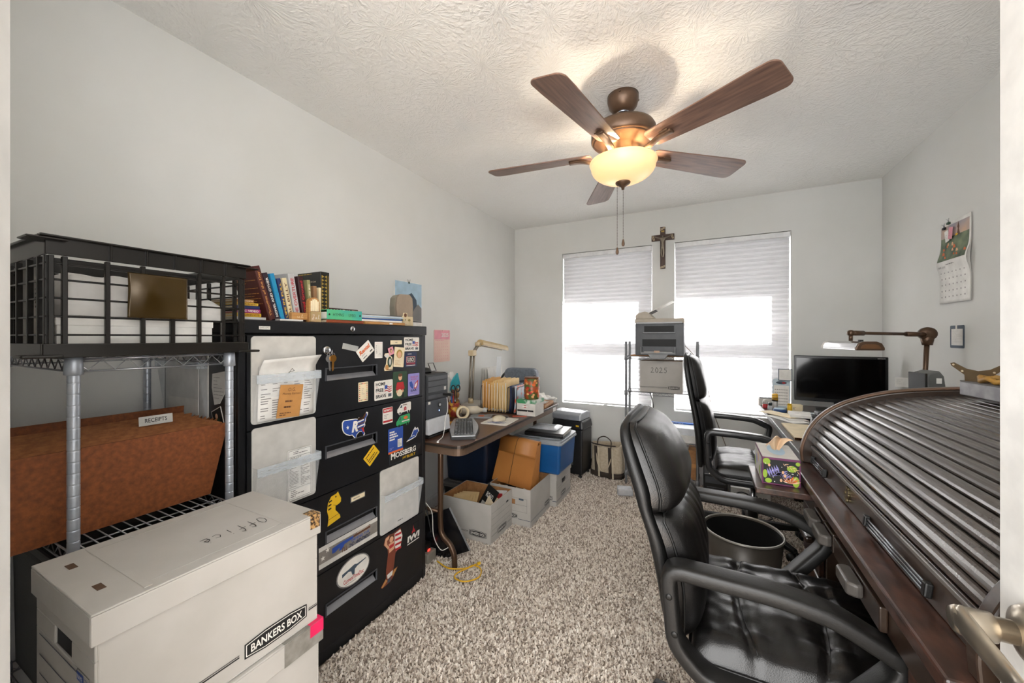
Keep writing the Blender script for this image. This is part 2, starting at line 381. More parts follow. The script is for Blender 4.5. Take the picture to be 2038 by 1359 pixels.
# carpet: loop tufts over the open floor
def carpet():
    rd = random.Random(3); vs_ = []; fs_ = []; sp = .0092
    y = .08
    while y < 3.66:
        x = -1.8 if y > 1.55 else -1.32
        x1 = .9
        while x < x1:
            h = rd.uniform(.007, .014); r = sp*rd.uniform(.55, .8); a = rd.uniform(0, 6.28); lx, ly = rd.uniform(-.006, .006), rd.uniform(-.006, .006)
            px, py = x+rd.uniform(-.004, .004), y+rd.uniform(-.004, .004); n = len(vs_)
            for k in range(3):
                q = a+k*2.094; vs_.append((px+r*math.cos(q), py+r*math.sin(q), 0))
            for k in range(3):
                q = a+.9+k*2.094; vs_.append((px+lx+r*.55*math.cos(q), py+ly+r*.55*math.sin(q), h))
            for k in range(3): fs_.append((n+k, n+(k+1) % 3, n+3+(k+1) % 3, n+3+k))
            fs_.append((n+3, n+4, n+5)); x += sp
        y += sp
    me = bpy.data.meshes.new('carpet_pile'); me.from_pydata(vs_, [], fs_); me.update()
    M = bpy.data.materials.new('carpet_yarn'); M.use_nodes = True; N = M.node_tree.nodes; L = M.node_tree.links; b = N['Principled BSDF']
    b.inputs['Roughness'].default_value = .95; b.inputs['Sheen Weight'].default_value = .2
    g = N.new('ShaderNodeNewGeometry'); rp = N.new('ShaderNodeValToRGB'); e = rp.color_ramp.elements
    e[0].position = .0; e[0].color = lin('#85776a'); e[1].position = 1.; e[1].color = lin('#fdf6ec')
    for ps, c in ((.18, '#ab9b8c'), (.4, '#d3c6b7'), (.7, '#eee4d8')):
        q = e.new(ps); q.color = lin(c)
    tc = N.new('ShaderNodeTexCoord'); nz = N.new('ShaderNodeTexNoise'); nz.inputs['Scale'].default_value = 80; nz.inputs['Detail'].default_value = 2
    L.new(tc.outputs['Object'], nz.inputs['Vector'])
    ma = N.new('ShaderNodeMath'); ma.operation = 'MULTIPLY_ADD'; ma.inputs[1].default_value = .75
    mr = N.new('ShaderNodeMapRange'); mr.inputs['From Min'].default_value = .3; mr.inputs['From Max'].default_value = .7; mr.inputs['To Min'].default_value = -.2; mr.inputs['To Max'].default_value = .35
    L.new(nz.outputs['Fac'], mr.inputs['Value']); L.new(g.outputs['Random Per Island'], ma.inputs[0]); L.new(mr.outputs[0], ma.inputs[2])
    L.new(ma.outputs[0], rp.inputs[0]); L.new(rp.outputs[0], b.inputs['Base Color'])
    me.materials.append(M)
    o = bpy.data.objects.new('carpet_pile', me); col.objects.link(o); o['kind'] = 'stuff'; o.parent = bpy.data.objects['floor']
carpet()
# ================================================================ left side: shelf, boxes, cabinet
PAL = dict(white=WHITE, black=BLACK, red=RED, blue=BLUE, navy=NAVY, green=GREEN, yellow=YELLOW, orange=ORANGE, pink=PINK, grey=GREYI, skin=SKIN,
           brown=BROWN, cream=CREAM, purple=PURPLE, teal=TEAL, paper=PAPER, tan=TAN, lgrey=PAPER2,
           gold=mat('gold_ink', '#a98b3c', .4), sky=mat('sky_ink', '#a9c4d6', .6), dkgreen=mat('dark_green_ink', '#2c4632', .6), slate=mat('slate_ink', '#41505e', .6))
PK = list(PAL)
class PR(MB):           # print built from palette colours by name
    def c(s, n): return PK.index(n)
    def done(s, name, parent, label=None):
        used = sorted(set(s.mi)); mp = {u: i for i, u in enumerate(used)}; s.mi = [mp[i] for i in s.mi]
        return s.build(name, [PAL[PK[u]] for u in used], parent, label=label)

# one-stroke letters for handwriting, each in a unit box
HAND = {'O': [[(.6, .95), (.25, .8), (.1, .45), (.3, .1), (.65, .12), (.85, .5), (.75, .85), (.5, .97)]],
        'f': [[(.9, .9), (.6, 1.), (.45, .8), (.4, .0)], [(.1, .5), (.85, .58)]], 'i': [[(.5, .5), (.45, .0)], [(.52, .75), (.54, .78)]],
        'c': [[(.85, .42), (.5, .5), (.25, .25), (.5, .02), (.9, .1)]], 'e': [[(.2, .22), (.75, .32), (.55, .5), (.25, .35), (.3, .05), (.9, .06)]],
        '2': [[(.15, .8), (.45, .98), (.7, .75), (.45, .35), (.1, .03), (.9, .06)]], '0': [[(.5, .97), (.15, .6), (.3, .08), (.7, .1), (.88, .55), (.5, .97), (.3, .9)]],
        '5': [[(.9, .95), (.35, .95), (.3, .58), (.7, .6), (.8, .25), (.5, .02), (.15, .1)]], 'J': [[(.2, .9), (.9, .97), (.6, .3), (.35, -.1), (.05, .05), (.5, .35)]],
        'u': [[(.1, .45), (.15, .08), (.5, .1), (.7, .45), (.72, .05), (.95, .1)]], 'l': [[(.2, .1), (.7, .85), (.5, 1.), (.4, .5), (.5, .05), (.9, .15)]]}
def hand(mb, s, x, y, h, w, M, mi, wd=.0022, z=.0003):
    for ch in s:
        for st in HAND.get(ch, []): mb.line([(x+p[0]*w, y+p[1]*h) for p in st], wd, z, mi, M)
        x += w*1.12

def wire_unit(name, label, x0, x1, y0, y1, ptop, shelves, r, pm, wm, along='x'):
    cx, cy = (x0+x1)/2, (y0+y1)/2; t = thing(name, label, 'shelving', (cx, cy, 0)); hx, hy = (x1-x0)/2, (y1-y0)/2
    pr = [(r*.8, 0), (r*.8, .012), (r, .014)]
    z = .03
    while z < ptop-.03:
        pr += [(r, z-.004), (r, z-.0012), (r*.94, z-.0003), (r*.94, z+.0003), (r, z+.0012), (r, z+.004)]; z += .0254
    pr += [(r, ptop), (r*.85, ptop+.004)]
    first = None
    for sx in (-1, 1):
        for sy in (-1, 1):
            if first is None: first = MB().lathe(pr, 14).build('post', pm, t); first.location = (sx*hx, sy*hy, 0)
            else: share(first, 'post', t, T(sx*hx, sy*hy, 0))
    for zs in shelves:
        m = MB()
        for dz, rr in ((0, .0024), (-.028, .0024)):
            for a in ((-hx, -hy), ): m.tube([(-hx, -hy, zs+dz), (hx, -hy, zs+dz), (hx, hy, zs+dz), (-hx, hy, zs+dz)], rr, 5, closed=True)
        for (ax, ay), (bx, by) in (((-hx, -hy), (hx, -hy)), ((hx, -hy), (hx, hy)), ((hx, hy), (-hx, hy)), ((-hx, hy), (-hx, -hy))):
            l = math.hypot(bx-ax, by-ay); n = max(2, int(l/.045)); pts = []
            for k in range(2*n+1):
                q = (k+.0)/(2*n); pts.append((ax+(bx-ax)*q, ay+(by-ay)*q, zs-(.026 if k % 2 else .002)))
            m.tube(pts, .0016, 4)
        if along == 'x':
            k = -hy+.02
            while k < hy-.01: m.tube([(-hx, k, zs+.003), (hx, k, zs+.003)], .0016, 4); k += .024
            for q in (-.4, 0, .4): m.tube([(q*hx*2, -hy, zs-.001), (q*hx*2, hy, zs-.001)], .0022, 4)
        else:
            k = -hx+.02
            while k < hx-.01: m.tube([(k, -hy, zs+.003), (k, hy, zs+.003)], .0016, 4); k += .024
            for q in (-.4, 0, .4): m.tube([(-hx, q*hy*2, zs-.001), (hx, q*hy*2, zs-.001)], .0022, 4)
        sh = m.build('shelf', wm, t)
        for sx in (-1, 1):
            for sy in (-1, 1): MB().lathe([(r+.001, -.036), (r+.005, -.034), (r+.0035, .004), (r+.001, .005)], 14, M=T(sx*hx, sy*hy, zs)).build('collar', pm, sh)
    return t
wire_unit('wire_shelf', 'silver wire shelf unit with grooved round posts beside the black cabinet', -1.80, -1.268, .321, .636, 1.226, [1.226, .785, .33], .0105, POST, ZINC)

# ---- black crate on the top shelf
CX0, CX1, CY0, CY1, CZ = -1.60, -1.25, .276, .672, 1.234
CRATE = mat('crate_plastic', '#1c1814', .26, c2='#12100e', sc=5)
t = thing('plastic_crate', 'black lattice plastic crate holding white packages on the silver wire shelf', 'crate', ((CX0+CX1)/2, (CY0+CY1)/2, CZ))
hx, hy = (CX1-CX0)/2, (CY1-CY0)/2
m = MB(); hh = .262
m.box(-hx, hx, -hy, hy, 0, .006)
for sx in (-1, 1):          # long walls
    xi = sx*(hx-.004)
    for yy in (-.96, -.86, -.52, -.20, .40, .70, .93): m.box(xi-.005, xi+.005, yy*hy-.0045, yy*hy+.0045, .0, hh-.043)
    m.box(xi-.005, xi+.005, .1*hy-.005, .1*hy+.005, 0, .10)
    for zz in (.045, .085, .125, .165, .20): m.box(xi-.0035, xi+.0035, -hy+.004, hy-.004, zz, zz+.0045)
for sy in (-1, 1):
    yi = sy*(hy-.004)
    for xx in (-.94, -.55, -.15, .3, .7, .94): m.box(xx*hx-.0045, xx*hx+.0045, yi-.005, yi+.005, 0, hh-.043)
    for zz in (.045, .085, .125, .165, .20): m.box(-hx+.004, hx-.004, yi-.0035, yi+.0035, zz, zz+.0045)
m.build('lattice', CRATE, t, .0012, 1)
def band(z0, z1, o, th=.005):
    q = MB()
    q.box(-hx-o, -hx-o+th, -hy-o, hy+o, z0, z1).box(hx+o-th, hx+o, -hy-o, hy+o, z0, z1).box(-hx-o+th, hx+o-th, -hy-o, -hy-o+th, z0, z1).box(-hx-o+th, hx+o-th, hy+o-th, hy+o, z0, z1); return q
q = band(hh-.042, hh-.004, .001); 
for yy in (-.5, -.17, .12, .42, .72): q.box(hx, hx+.007, yy*hy-.002, yy*hy+.002, hh-.042, hh-.004)
q.build('rim_band', CRATE, t, .001, 1)
q = band(hh-.005, hh, .010, .012)
for sx in (-1, 1):
    for sy in (-1, 1): q.box(sx*(hx-.02)-.03, sx*(hx-.02)+.03, sy*(hy-.02)-.03, sy*(hy-.02)+.03, hh-.0048, hh-.0002) if False else None
q.build('rim_lip', CRATE, t, .002)
q = band(-.003, .028, .006, .010); q.build('foot_band', CRATE, t, .002)
for sy in (-1, 1):
    q = MB(); q.box(hx-.045, hx+.012, sy*hy-.03-(.006 if sy < 0 else -.006), sy*hy+.03-(.006 if sy < 0 else -.006), -.003, .004); q.build('corner_lug', CRATE, t, .003)
    q = MB(); q.box(hx-.045, hx+.016, sy*hy-.03, sy*hy+.03, hh-.012, hh-.008); q.build('corner_lug', CRATE, t, .003)
q = MB(); q.grid(lambda u, v: (hx+.0015+.013*math.exp(-((u-.3)/.28)**2-((v-.62)/.34)**2), -.14*hy-.042+.12*u, .09+.11*v), 24, 20); q.build('name_panel', mat('crate_amber_reflection', '#4a3818', .2, .35, c2='#3a2c14', sc=4), t, solid=.003)  # amber colour and bulge stand in for a warm lamp reflection
# contents
def boxthing(name, label, cat, x0, x1, y0, y1, z0, z1, m, bevel=.003, rz=0., group=None, tilt=None):
    cx, cy = (x0+x1)/2, (y0+y1)/2; t = thing(name, label, cat, (cx, cy, z0), rz, group)
    if tilt: t.rotation_euler = (R(tilt[0]), R(tilt[1]), R(rz))
    return t, (x1-x0)/2, (y1-y0)/2, z1-z0
t, a, c, h = boxthing('mailing_box', 'flat white mailing box at the bottom of the black crate', 'box', -1.56, -1.285, .30, .60, 1.2415, 1.325, PAPER)
MB().box(-a, a, -c, c, 0, h-.004).build('body', PAPER, t, .002); MB().box(-a-.002, a+.002, -c-.002, c+.002, h-.022, h).build('lid', PAPER, t, .002)
def crumple(name, label, cat, cx, cy, z, w, d, h, m, seed, rz=0, tilt=(0, 0), flap=None):
    t = thing(name, label, cat, (cx, cy, z), rz); t.rotation_euler = (R(tilt[0]), R(tilt[1]), R(rz))
    def top(u, v):
        x, y = (u-.5)*w, (v-.5)*d; e = min(1, 6*min(u, 1-u, v, 1-v)); k = noise.noise(Vector((x*16, y*16, seed)))*.5+noise.noise(Vector((x*40, y*40, seed)))*.2
        return (x, y, h*(.25+.75*e**.5)+k*h*.35*e)
    g = MB(); g.grid(top, 18, 18); g.grid(lambda u, v: ((u-.5)*w, (.5-v)*d, 0), 18, 18)
    n = 19
    for k in range(18):
        for ring, fl in (([k, k+1], 0), ([18*n+k+1, 18*n+k], 0), ([(k+1)*n, k*n], 0), ([k*n+18, (k+1)*n+18], 0)):
            a_, b_ = ring; j = lambda i: (18-i//n)*n+i % n+n*n
            g.f.append((j(a_), j(b_), b_, a_)); g.sm.append(False); g.mi.append(0)
    g.build('wrapping', m, t)
    if flap: flap(t)
    return t
MAILER = mat('grey_mailer', '#b6b2ae', .35, c2='#d8d6d3', sc=7, bump=.2, bsc=30)
crumple('padded_mailer', 'crumpled grey padded mailer behind the left lattice of the crate', 'package', -1.42, .395, 1.3265, .25, .17, .10, MAILER, 2.2, 0, (0, 0),
        lambda p: MB().box(-.03, .05, -.03, .04, .085, .088).build('address_label', CREAM, p))
crumple('padded_mailer', 'crumpled white plastic mailer at the right end of the crate', 'package', -1.42, .57, 1.3265, .22, .15, .065, mat('white_mailer', '#dcdad6', .3, bump=.2, bsc=30), 5.2)
e = thing('large_envelope', 'grey envelope with a white shipping label against the crate side', 'envelope', (-1.36, .291, 1.2415))
MB().box(-.15, .09, -.002, .002, 0, .20).build('sheet', PAPER2, e)
p = PR(frm((.0, -.0026, .07), (1, 0, 0), (0, 0, 1))); p.rect(-.02, .055, 0, .105, 0, p.c('white')); p.rect(.035, .055, .08, .105, .0004, p.c('red')); p.lines(-.015, .03, .03, .08, 5, .0004, p.c('grey'), seed=4); p.rect(.02, .045, .006, .02, .0004, p.c('black')); p.done('shipping_label', e)

# ---- accordion file on the lower shelf
FIB = mat('brown_fibreboard', '#8a4d22', .7, c2='#6a3616', sc=90, lo=.3, hi=.7, detail=6, bump=.3, bsc=260)
FIB2 = mat('tan_fibre_gusset', '#a5683a', .7, c2='#8a532c', sc=60)
t = thing('accordion_file', 'brown fibreboard accordion file with receipts tab on the wire shelf', 'file', (-1.37, .45, .7905))
def slab(mb, x, y0, y1, y0t, y1t, z0, z1, th, xt=None, mi=0):
    xt = x if xt is None else xt
    mb.add([(x, y0, z0), (x, y1, z0), (xt, y1t, z1), (xt, y0t, z1), (x-th, y0, z0), (x-th, y1, z0), (xt-th, y1t, z1), (xt-th, y0t, z1)],
           [(0, 1, 2, 3), (5, 4, 7, 6), (4, 0, 3, 7), (1, 5, 6, 2), (3, 2, 6, 7), (4, 5, 1, 0)], False, mi)
q = MB(); slab(q, 0, -.215, .185, -.215, .228, 0, .215, .004, .012); q.build('front_panel', FIB, t)
q = MB(); slab(q, -.20, -.215, .185, -.215, .215, 0, .25, .004, -.235); q.build('back_panel', FIB, t)
q = MB(); q.box(-.2, 0, -.213, .183, 0, .004); q.build('base', FIB, t)
for k in range(9):
    x = -.022-.02*k; q = MB(); slab(q, x, -.205, .178, -.21, .205+.012*(k % 2), .006, .215+.002*k, .0015, x-.004-.003*k); q.build('divider', FIB2, t)
q = MB()
for k in range(9):      # folded gusset at the far end
    x = -.01-.021*k; q.add([(x, .184, .01), (x-.0105, .172, .01), (x-.021, .184, .01), (x-.021-.004*k/2, .218, .225), (x-.0105, .20, .222), (x-.0+.008-.004*k/2, .218, .216)], [(0, 1, 4, 5), (1, 2, 3, 4)])
q.build('gusset', FIB2, t, solid=.0012)
p = PR(frm((-.112, .055, .223), (0, 1, 0), (-.1, 0, 1))); p.rect(0, .08, 0, .027, 0, p.c('white')); p.text('RECEIPTS', .014, .066, .008, .02, .0004, p.c('black'), bold=.01); p.done('label_tab', t)

# ---- record storage boxes
def emblem(p, x0, x1, y0, y1, z=.0004, M=None, txt='BANKERS BOX'):
    h = y1-y0; w = x1-x0
    def sh(i): return [(x0+i, y0+h*.14+i), (x0+w*.3, y0+i+h*.02), (x0+w*.7, y0+i+h*.02), (x1-i, y0+h*.14+i), (x1-i, y1-h*.14-i), (x0+w*.7, y1-i-h*.02), (x0+w*.3, y1-i-h*.02), (x0+i, y1-h*.14-i)]
    p.flat(sh(0), z, p.c('black'), M); p.flat(sh(h*.07), z+.0002, p.c('white'), M); p.flat(sh(h*.11), z+.0004, p.c('black'), M)
    p.text(txt, x0+w*.09, x1-w*.09, y0+h*.3, y1-h*.3, z+.0008, p.c('white'), M, bold=.02)
def face(f, a, c):
    return {'+x': frm((a+.0006, -c, 0), (0, 1, 0), (0, 0, 1)), '-y': frm((-a, -c-.0006, 0), (1, 0, 0), (0, 0, 1)), '-x': frm((-a-.0006, c, 0), (0, -1, 0), (0, 0, 1)), '+y': frm((a, c+.0006, 0), (-1, 0, 0), (0, 0, 1))}[f]
def bankers(label, loc, w, d, h, rz=0., lid=True, ends='y', holes=True, prints=None, lh=.062, m=BANK, lidprints=None, name='storage_box', sag=0):
    t = thing(name, label, 'box', loc, rz); a, c, th = w/2, d/2, .004; q = MB()
    q.box(-a, a, -c, c, 0, th)
    hw, z0, z1 = .042, h-.115, h-.08
    def wall(x0, x1, y0, y1, hole):
        if not hole: q.box(x0, x1, y0, y1, th, h-.001); return
        q.box(x0, x1, y0, y1, th, z0); q.box(x0, x1, y0, y1, z1, h-.001)
        if x1-x0 > y1-y0: q.box(x0, -hw, y0, y1, z0, z1); q.box(hw, x1, y0, y1, z0, z1)
        else: q.box(x0, x1, y0, -hw, z0, z1); q.box(x0, x1, hw, y1, z0, z1)
    wall(-a, a, -c, -c+th, holes and ends == 'y'); wall(-a, a, c-th, c, holes and ends == 'y')
    wall(-a, -a+th, -c+th, c-th, holes and ends == 'x'); wall(a-th, a, -c+th, c-th, holes and ends == 'x')
    q.build('body', m, t, .0012, 1)
    if not lid:
        q = MB(); q.box(-a+.0045, a-.0045, -c+.0045, -c+.006, .005, h-.002).box(-a+.0045, a-.0045, c-.006, c-.0045, .005, h-.002).box(-a+.0045, -a+.006, -c+.006, c-.006, .005, h-.002).box(a-.006, a-.0045, -c+.006, c-.006, .005, h-.002).box(-a+.006, a-.006, -c+.006, c-.006, .0042, .006)
        q.build('inner_lining', KRAFT, t)
    if lid:
        o = .006; q = MB()
        q.box(-a-o, a+o, -c-o, c+o, h, h+.004)
        q.box(-a-o, -a-o+.004, -c-o, c+o, h-lh, h).box(a+o-.004, a+o, -c-o, c+o, h-lh, h).box(-a-o+.004, a+o-.004, -c-o, -c-o+.004, h-lh, h).box(-a-o+.004, a+o-.004, c+o-.004, c+o, h-lh, h)
        L_ = q.build('lid', m, t, .004, 2)
        if lidprints: lidprints(L_, a+o, c+o, h+.0046)
    if prints:
        p = PR(); prints(p, a, c, h); p.done('printing', t)
    return t
def pr_front(p, a, c, h):
    F = face('+x', a, c); emblem(p, 2*c-.175, 2*c-.03, .018, .062, M=F)
    p.rect(.06, 2*c-.185, .040, .0415, .0002, p.c('black'), F); p.rect(.06, 2*c-.185, .035, .038, .0002, p.c('black'), F); p.rect(2*c-.025, 2*c-.002, .040, .0415, .0002, p.c('black'), F); p.rect(2*c-.025, 2*c-.002, .035, .038, .0002, p.c('black'), F)
    F = face('-y', a, c)
    for z in (.145, .105, .068, .03): p.rect(.02, 2*a-.075 if z > .14 else 2*a-.02, z, z+.0018, .0002, p.c('navy'), F)
    p.rect(2*a-.075, 2*a-.045, .135, .15, .0002, p.c('blue'), F); p.text('NAME', 2*a-.072, 2*a-.05, .138, .146, .0005, p.c('white'), F); p.line([(2*a-.078, .146), (2*a-.07, .155), (2*a-.02, .155), (2*a-.02, .02)], .0014, .0003, p.c('black'), F)
    p.text('STOR', 2*a-.042, 2*a-.024, .136, .148, .0003, p.c('blue'), F)
def office(L_, a, c, z):
    p = PR(frm((.07, .12, z), (0, -1, 0), (1, 0, 0))); hand(p, 'Office', 0, -.03, .042, .02, None, p.c('black'), .0016); p.done('handwriting', L_)
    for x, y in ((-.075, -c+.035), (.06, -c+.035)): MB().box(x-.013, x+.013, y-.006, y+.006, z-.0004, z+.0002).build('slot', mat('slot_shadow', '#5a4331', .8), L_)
    q = MB(); q.box(-a+.012, a-.012, -c+.07, -c+.082, z-.0005, z+.0007); q.box(-a+.012, a-.012, c-.082, c-.07, z-.0005, z+.0007); q.box(-a+.03, -a+.034, -c+.085, c-.085, z-.0005, z+.0005); q.box(a-.034, a-.03, -c+.085, c-.085, z-.0005, z+.0005); q.build('crease', BANK, L_, .0005, 1)
    q = MB(); q.box(a-.03, a+.0008, c-.03, c-.004, z-.0004, z+.0004).box(a+.0002, a+.001, c-.03, c-.004, z-.035, z+.0004); q.build('patterned_tape', mat('animal_tape', '#b08a58', .5, c2='#33241a', sc=160, lo=.45, hi=.55), L_)
def tapes(L_, a, c, z):
    q = MB(); q.box(a+.0003, a+.0012, c-.10, c+.001, z-.055, z-.002).box(a-.035, a+.0012, c-.10, c+.001, z-.0005, z+.0006); q.build('grey_tape', mat('duct_tape', '#8f8b84', .35, c2='#77736c', sc=40), L_)
    q = MB(); q.box(a+.0013, a+.0018, c-.035, c+.0015, z-.03, z-.0005).box(a-.02, a+.0018, c-.035, c+.0015, z+.0007, z+.0012); q.build('pink_tape', mat('hot_pink_tape', '#e8245f', .4), L_)
bankers('white record storage box with lid, topmost of the stack by the doorway', (-1.035, .45, .5525), .288, .402, .269, 0, True, 'y', True, pr_front, .05, lidprints=office)
bankers('white record storage box with grey and pink tape, second in the doorway stack', (-1.032, .452, .276), .288, .402, .2715, 0, True, 'y', True, pr_front, .05, lidprints=tapes)
bankers('white record storage box on the floor at the bottom of the doorway stack', (-1.034, .45, .0), .288, .402, .2715, 0, True, 'y', True, pr_front, .05)
# dark tote low on the wire shelf
t = thing('storage_tote', 'black plastic tote on the lowest wire shelf behind the storage boxes', 'tote', (-1.53, .478, .338))
MB().box(-.24, .24, -.145, .145, 0, .36, top=(-.006, -.004)).build('tub', BLACKP, t, .012); MB().box(-.252, .252, -.15, .15, .36, .385).build('lid', BLACKP, t, .006)

# ---- the lateral file cabinet
KX = -1.327; KY0, KY1 = .693, 1.607
t = thing('file_cabinet', 'black four drawer lateral file cabinet covered with magnets', 'file cabinet', (-1.58, 1.15, 0)); cab = t
ox, oy = -1.58, 1.15
q = MB(); q.box(-.24, KX-.02-ox, KY0-oy, KY1-oy, .0, 1.288); q.box(KX-.0202-ox, KX-.002-ox, KY0-oy, KY0-oy+.022, 0, 1.288).box(KX-.0202-ox, KX-.002-ox, KY1-oy-.024, KY1-oy, 0, 1.288).box(KX-.0202-ox, KX-.004-ox, KY0-oy+.022, KY1-oy-.024, 0, .05)
q.build('carcass', BLACKM, t, .002, 1)
q = MB(); q.box(-.243, KX+.004-ox, KY0-oy-.003, KY1-oy+.004, 1.289, 1.335); q.build('top', BLACKM, t, .004)
PULL = mat('pull_recess', '#9a9a9e', .4, .5)
for z0, z1, hz in ((.056, .356, .225), (.360, .660, .51), (.664, .966, .845), (.970, 1.283, 1.151)):
    d = bpy.data.objects.new('drawer', None); col.objects.link(d); d.parent = t; d.location = (KX-ox, 0, 0)
    y0, y1, p0, p1 = KY0-oy+.024, KY1-oy-.026, 1.008-oy, 1.262-oy; h0, h1 = hz-.046, hz
    q = MB(); O_ = [(y0, z0), (y1, z0), (y1, z1), (y0, z1)]; I_ = [(p0, h0), (p1, h0), (p1, h1), (p0, h1)]
    q.add([(0, *c) for c in O_]+[(0, *c) for c in I_]+[(-.018, *c) for c in O_]+[(-.018, *c) for c in I_], [f for k in range(4) for n_ in ((k+1) % 4,) for f in ((k, n_, 4+n_, 4+k), (k, 8+k, 8+n_, n_), (4+k, 4+n_, 12+n_, 12+k))]); q.build('front', BLACKM, d)
    q = MB(); q.add([(-.001, p0, h0), (-.001, p1, h0), (-.030, p1, h0+.030), (-.030, p0, h0+.030), (-.030, p0, h1), (-.030, p1, h1), (-.004, p1, h1), (-.004, p0, h1)],
                    [(0, 1, 2, 3), (3, 2, 5, 4), (4, 5, 6, 7), (0, 3, 4, 7), (1, 6, 5, 2)]); 
    q.build('pull', PULL, d)
    q = MB(); q.box(0, .004, p0-.005, p1+.005, h1, h1+.004).box(0, .004, p0-.005, p0, h0, h1).box(0, .004, p1, p1+.005, h0, h1); q.build('pull_frame', mat('pull_frame', '#55575c', .3, .4), d)
q = MB(); F = frm((KX+.0042-ox, 1.127-oy, 1.312), (0, 1, 0), (0, 0, 1)); q.lathe([(.0115, 0), (.0115, .005), (.009, .007)], 20, M=F); lk = q.build('lock', CHROME, t)
p = PR(F); p.rect(-.0012, .0012, -.005, .005, .0074, p.c('black')); p.done('keyhole', lk)
p = PR(frm((KX+.0046-ox, .752-oy, 1.303), (0, 1, 0), (0, 0, 1))); p.rect(0, .037, 0, .011, 0, p.c('white')); p.text('ENVELOPES', .003, .034, .003, .0085, .0003, p.c('grey')); p.done('label_strip', t)

# ---- magnetic wall pockets
BOARD = mat('pocket_board', '#c9c6c0', .45)
def pocket(label, M, w, h, ph):
    t = thing('wall_pocket', label, 'file pocket', M.translation); L_ = T(*(-M.translation)) @ M
    MB().prism(rrect(0, w, 0, h, .012), .0004, .004, M=L_).build('backboard', BOARD, t)
    q = MB(L_); d = .034
    q.add([(0.004, .004, .006), (w-.004, .004, .006), (w-.002, ph, d), (.002, ph, d), (.004, .004, .004), (w-.004, .004, .004), (.002, ph, .004), (w-.002, ph, .004)],
          [(0, 1, 2, 3), (4, 5, 1, 0), (4, 0, 3, 6), (1, 5, 7, 2)])
    q.build('clear_front', CLEAR, t)
    q = MB(L_); q.box(0, w, ph-.03, ph, d, d+.002); q.box(w-.002, w, ph-.03, ph, .004, d); q.build('clear_band', clear_mat('clear_band', '#d5dde4', .66, .1), t)
    return t, L_
CF = lambda y, z, o=.0: frm((KX+o, y, z), (0, 1, 0), (0, 0, 1))
t, L_ = pocket('clear file pocket stuffed with papers and a tan notepad, top drawer of the cabinet', CF(.728, .988), .232, .292, .165)
def curl(u, v):       # bundle of sheets, top sheet curling forward
    x = .012+u*.20; y = .008+v*.21
    z = .016+.010*v+(.09*max(0, v-.72)**1.6*2.4 if v > .72 else 0)
    return (x+.03*max(0, v-.75)*u, y+(-.02*max(0, v-.8))+.01*u*v, z)
pp = thing('paper_bundle', 'curling printed sheets tucked in the upper clear pocket', 'paper', (KX, .728, .988)); Lp = T(-KX, -.728, -.988) @ CF(.728, .988)
q = MB(Lp); q.grid(curl, 6, 16); q.build('top_sheet', PAPER, pp, solid=.0008)
q = MB(Lp); q.box(.02, .205, .008, .19, .008, .012); q.build('sheet_stack', PAPER2, pp)
p = PR(Lp); 
for k in range(16):
    v = .05+.038*k; x, y, z = curl(.1, v); 
    for j in range(5):
        xx = .02+.038*j
        if random.random() < .75: p.rect(xx, xx+random.uniform(.012, .034), y-.0016, y+.0010, z+.0016+.0004, p.c('grey'))
p.line([(.10, .165), (.112, .18), (.12, .172), (.10, .168)], .0015, .045, p.c('black')) ; p.done('printed_lines', pp)
nt_ = thing('notepad', 'tan handwritten money notepad in front of the papers in the upper pocket', 'notepad', (KX, .728, .988))
q = MB(Lp @ T(.068, .012, .024) @ RZ(-4)); q.box(0, .082, 0, .115, 0, .004, M=RX(6)); q.build('cover', TAN, nt_, .001)
p = PR(Lp @ T(.068, .012, .0285) @ RZ(-4) @ RX(6)); p.text('O.G.', .028, .055, .092, .104, 0, p.c('brown')); p.text('Money Earned', .010, .074, .078, .088, 0, p.c('brown'))
p.lines(.022, .062, .05, .064, 1, 0, p.c('brown')); p.lines(.02, .06, .03, .044, 1, 0, p.c('brown')); p.lines(.008, .07, .006, .02, 2, 0, p.c('brown')); p.done('handwriting', nt_)
t, L_ = pocket('clear file pocket holding a printed list, second drawer of the cabinet', CF(.730, .683), .230, .292, .165)
ls = thing('price_list', 'printed list sheet with heading in the lower clear pocket', 'paper', (KX, .73, .683))
q = MB(L_); q.box(.115, .205, .012, .19, .012, .013, M=RX(0)); q.build('sheet', PAPER, ls)
p = PR(L_ @ T(0, 0, .0134)); p.line([(.118, .016), (.202, .016), (.202, .187), (.118, .187), (.118, .016)], .001, 0, p.c('black')); p.rect(.118, .202, .165, .166, 0, p.c('black')); p.rect(.118, .202, .05, .051, 0, p.c('black'))
p.text('DIT LIST', .125, .165, .152, .163, 0, p.c('black')); p.lines(.135, .19, .172, .184, 2, 0, p.c('grey'), seed=3); p.lines(.121, .155, .055, .148, 18, 0, p.c('grey'), seed=5); p.lines(.163, .199, .055, .148, 18, 0, p.c('grey'), seed=6); p.lines(.125, .197, .02, .046, 4, 0, p.c('grey'), seed=7); p.done('printed_lines', ls)
t, L_ = pocket('empty white file pocket on the third drawer of the cabinet', CF(1.284, .365), .262, .298, .19)
p = PR(L_ @ T(0, 0, .0045)); p.lines(.11, .24, .02, .03, 1, 0, p.c('black'), seed=2); p.done('printed_lines', t)
t, L_ = pocket('grey vinyl pocket hanging on the cabinet side above the accordion file', frm((-1.80, KY0, .985), (1, 0, 0), (0, 0, 1)), .295, .27, .215)
MB(L_).box(.05, .26, .01, .19, .014, .016).build('sheet', PAPER2, t)

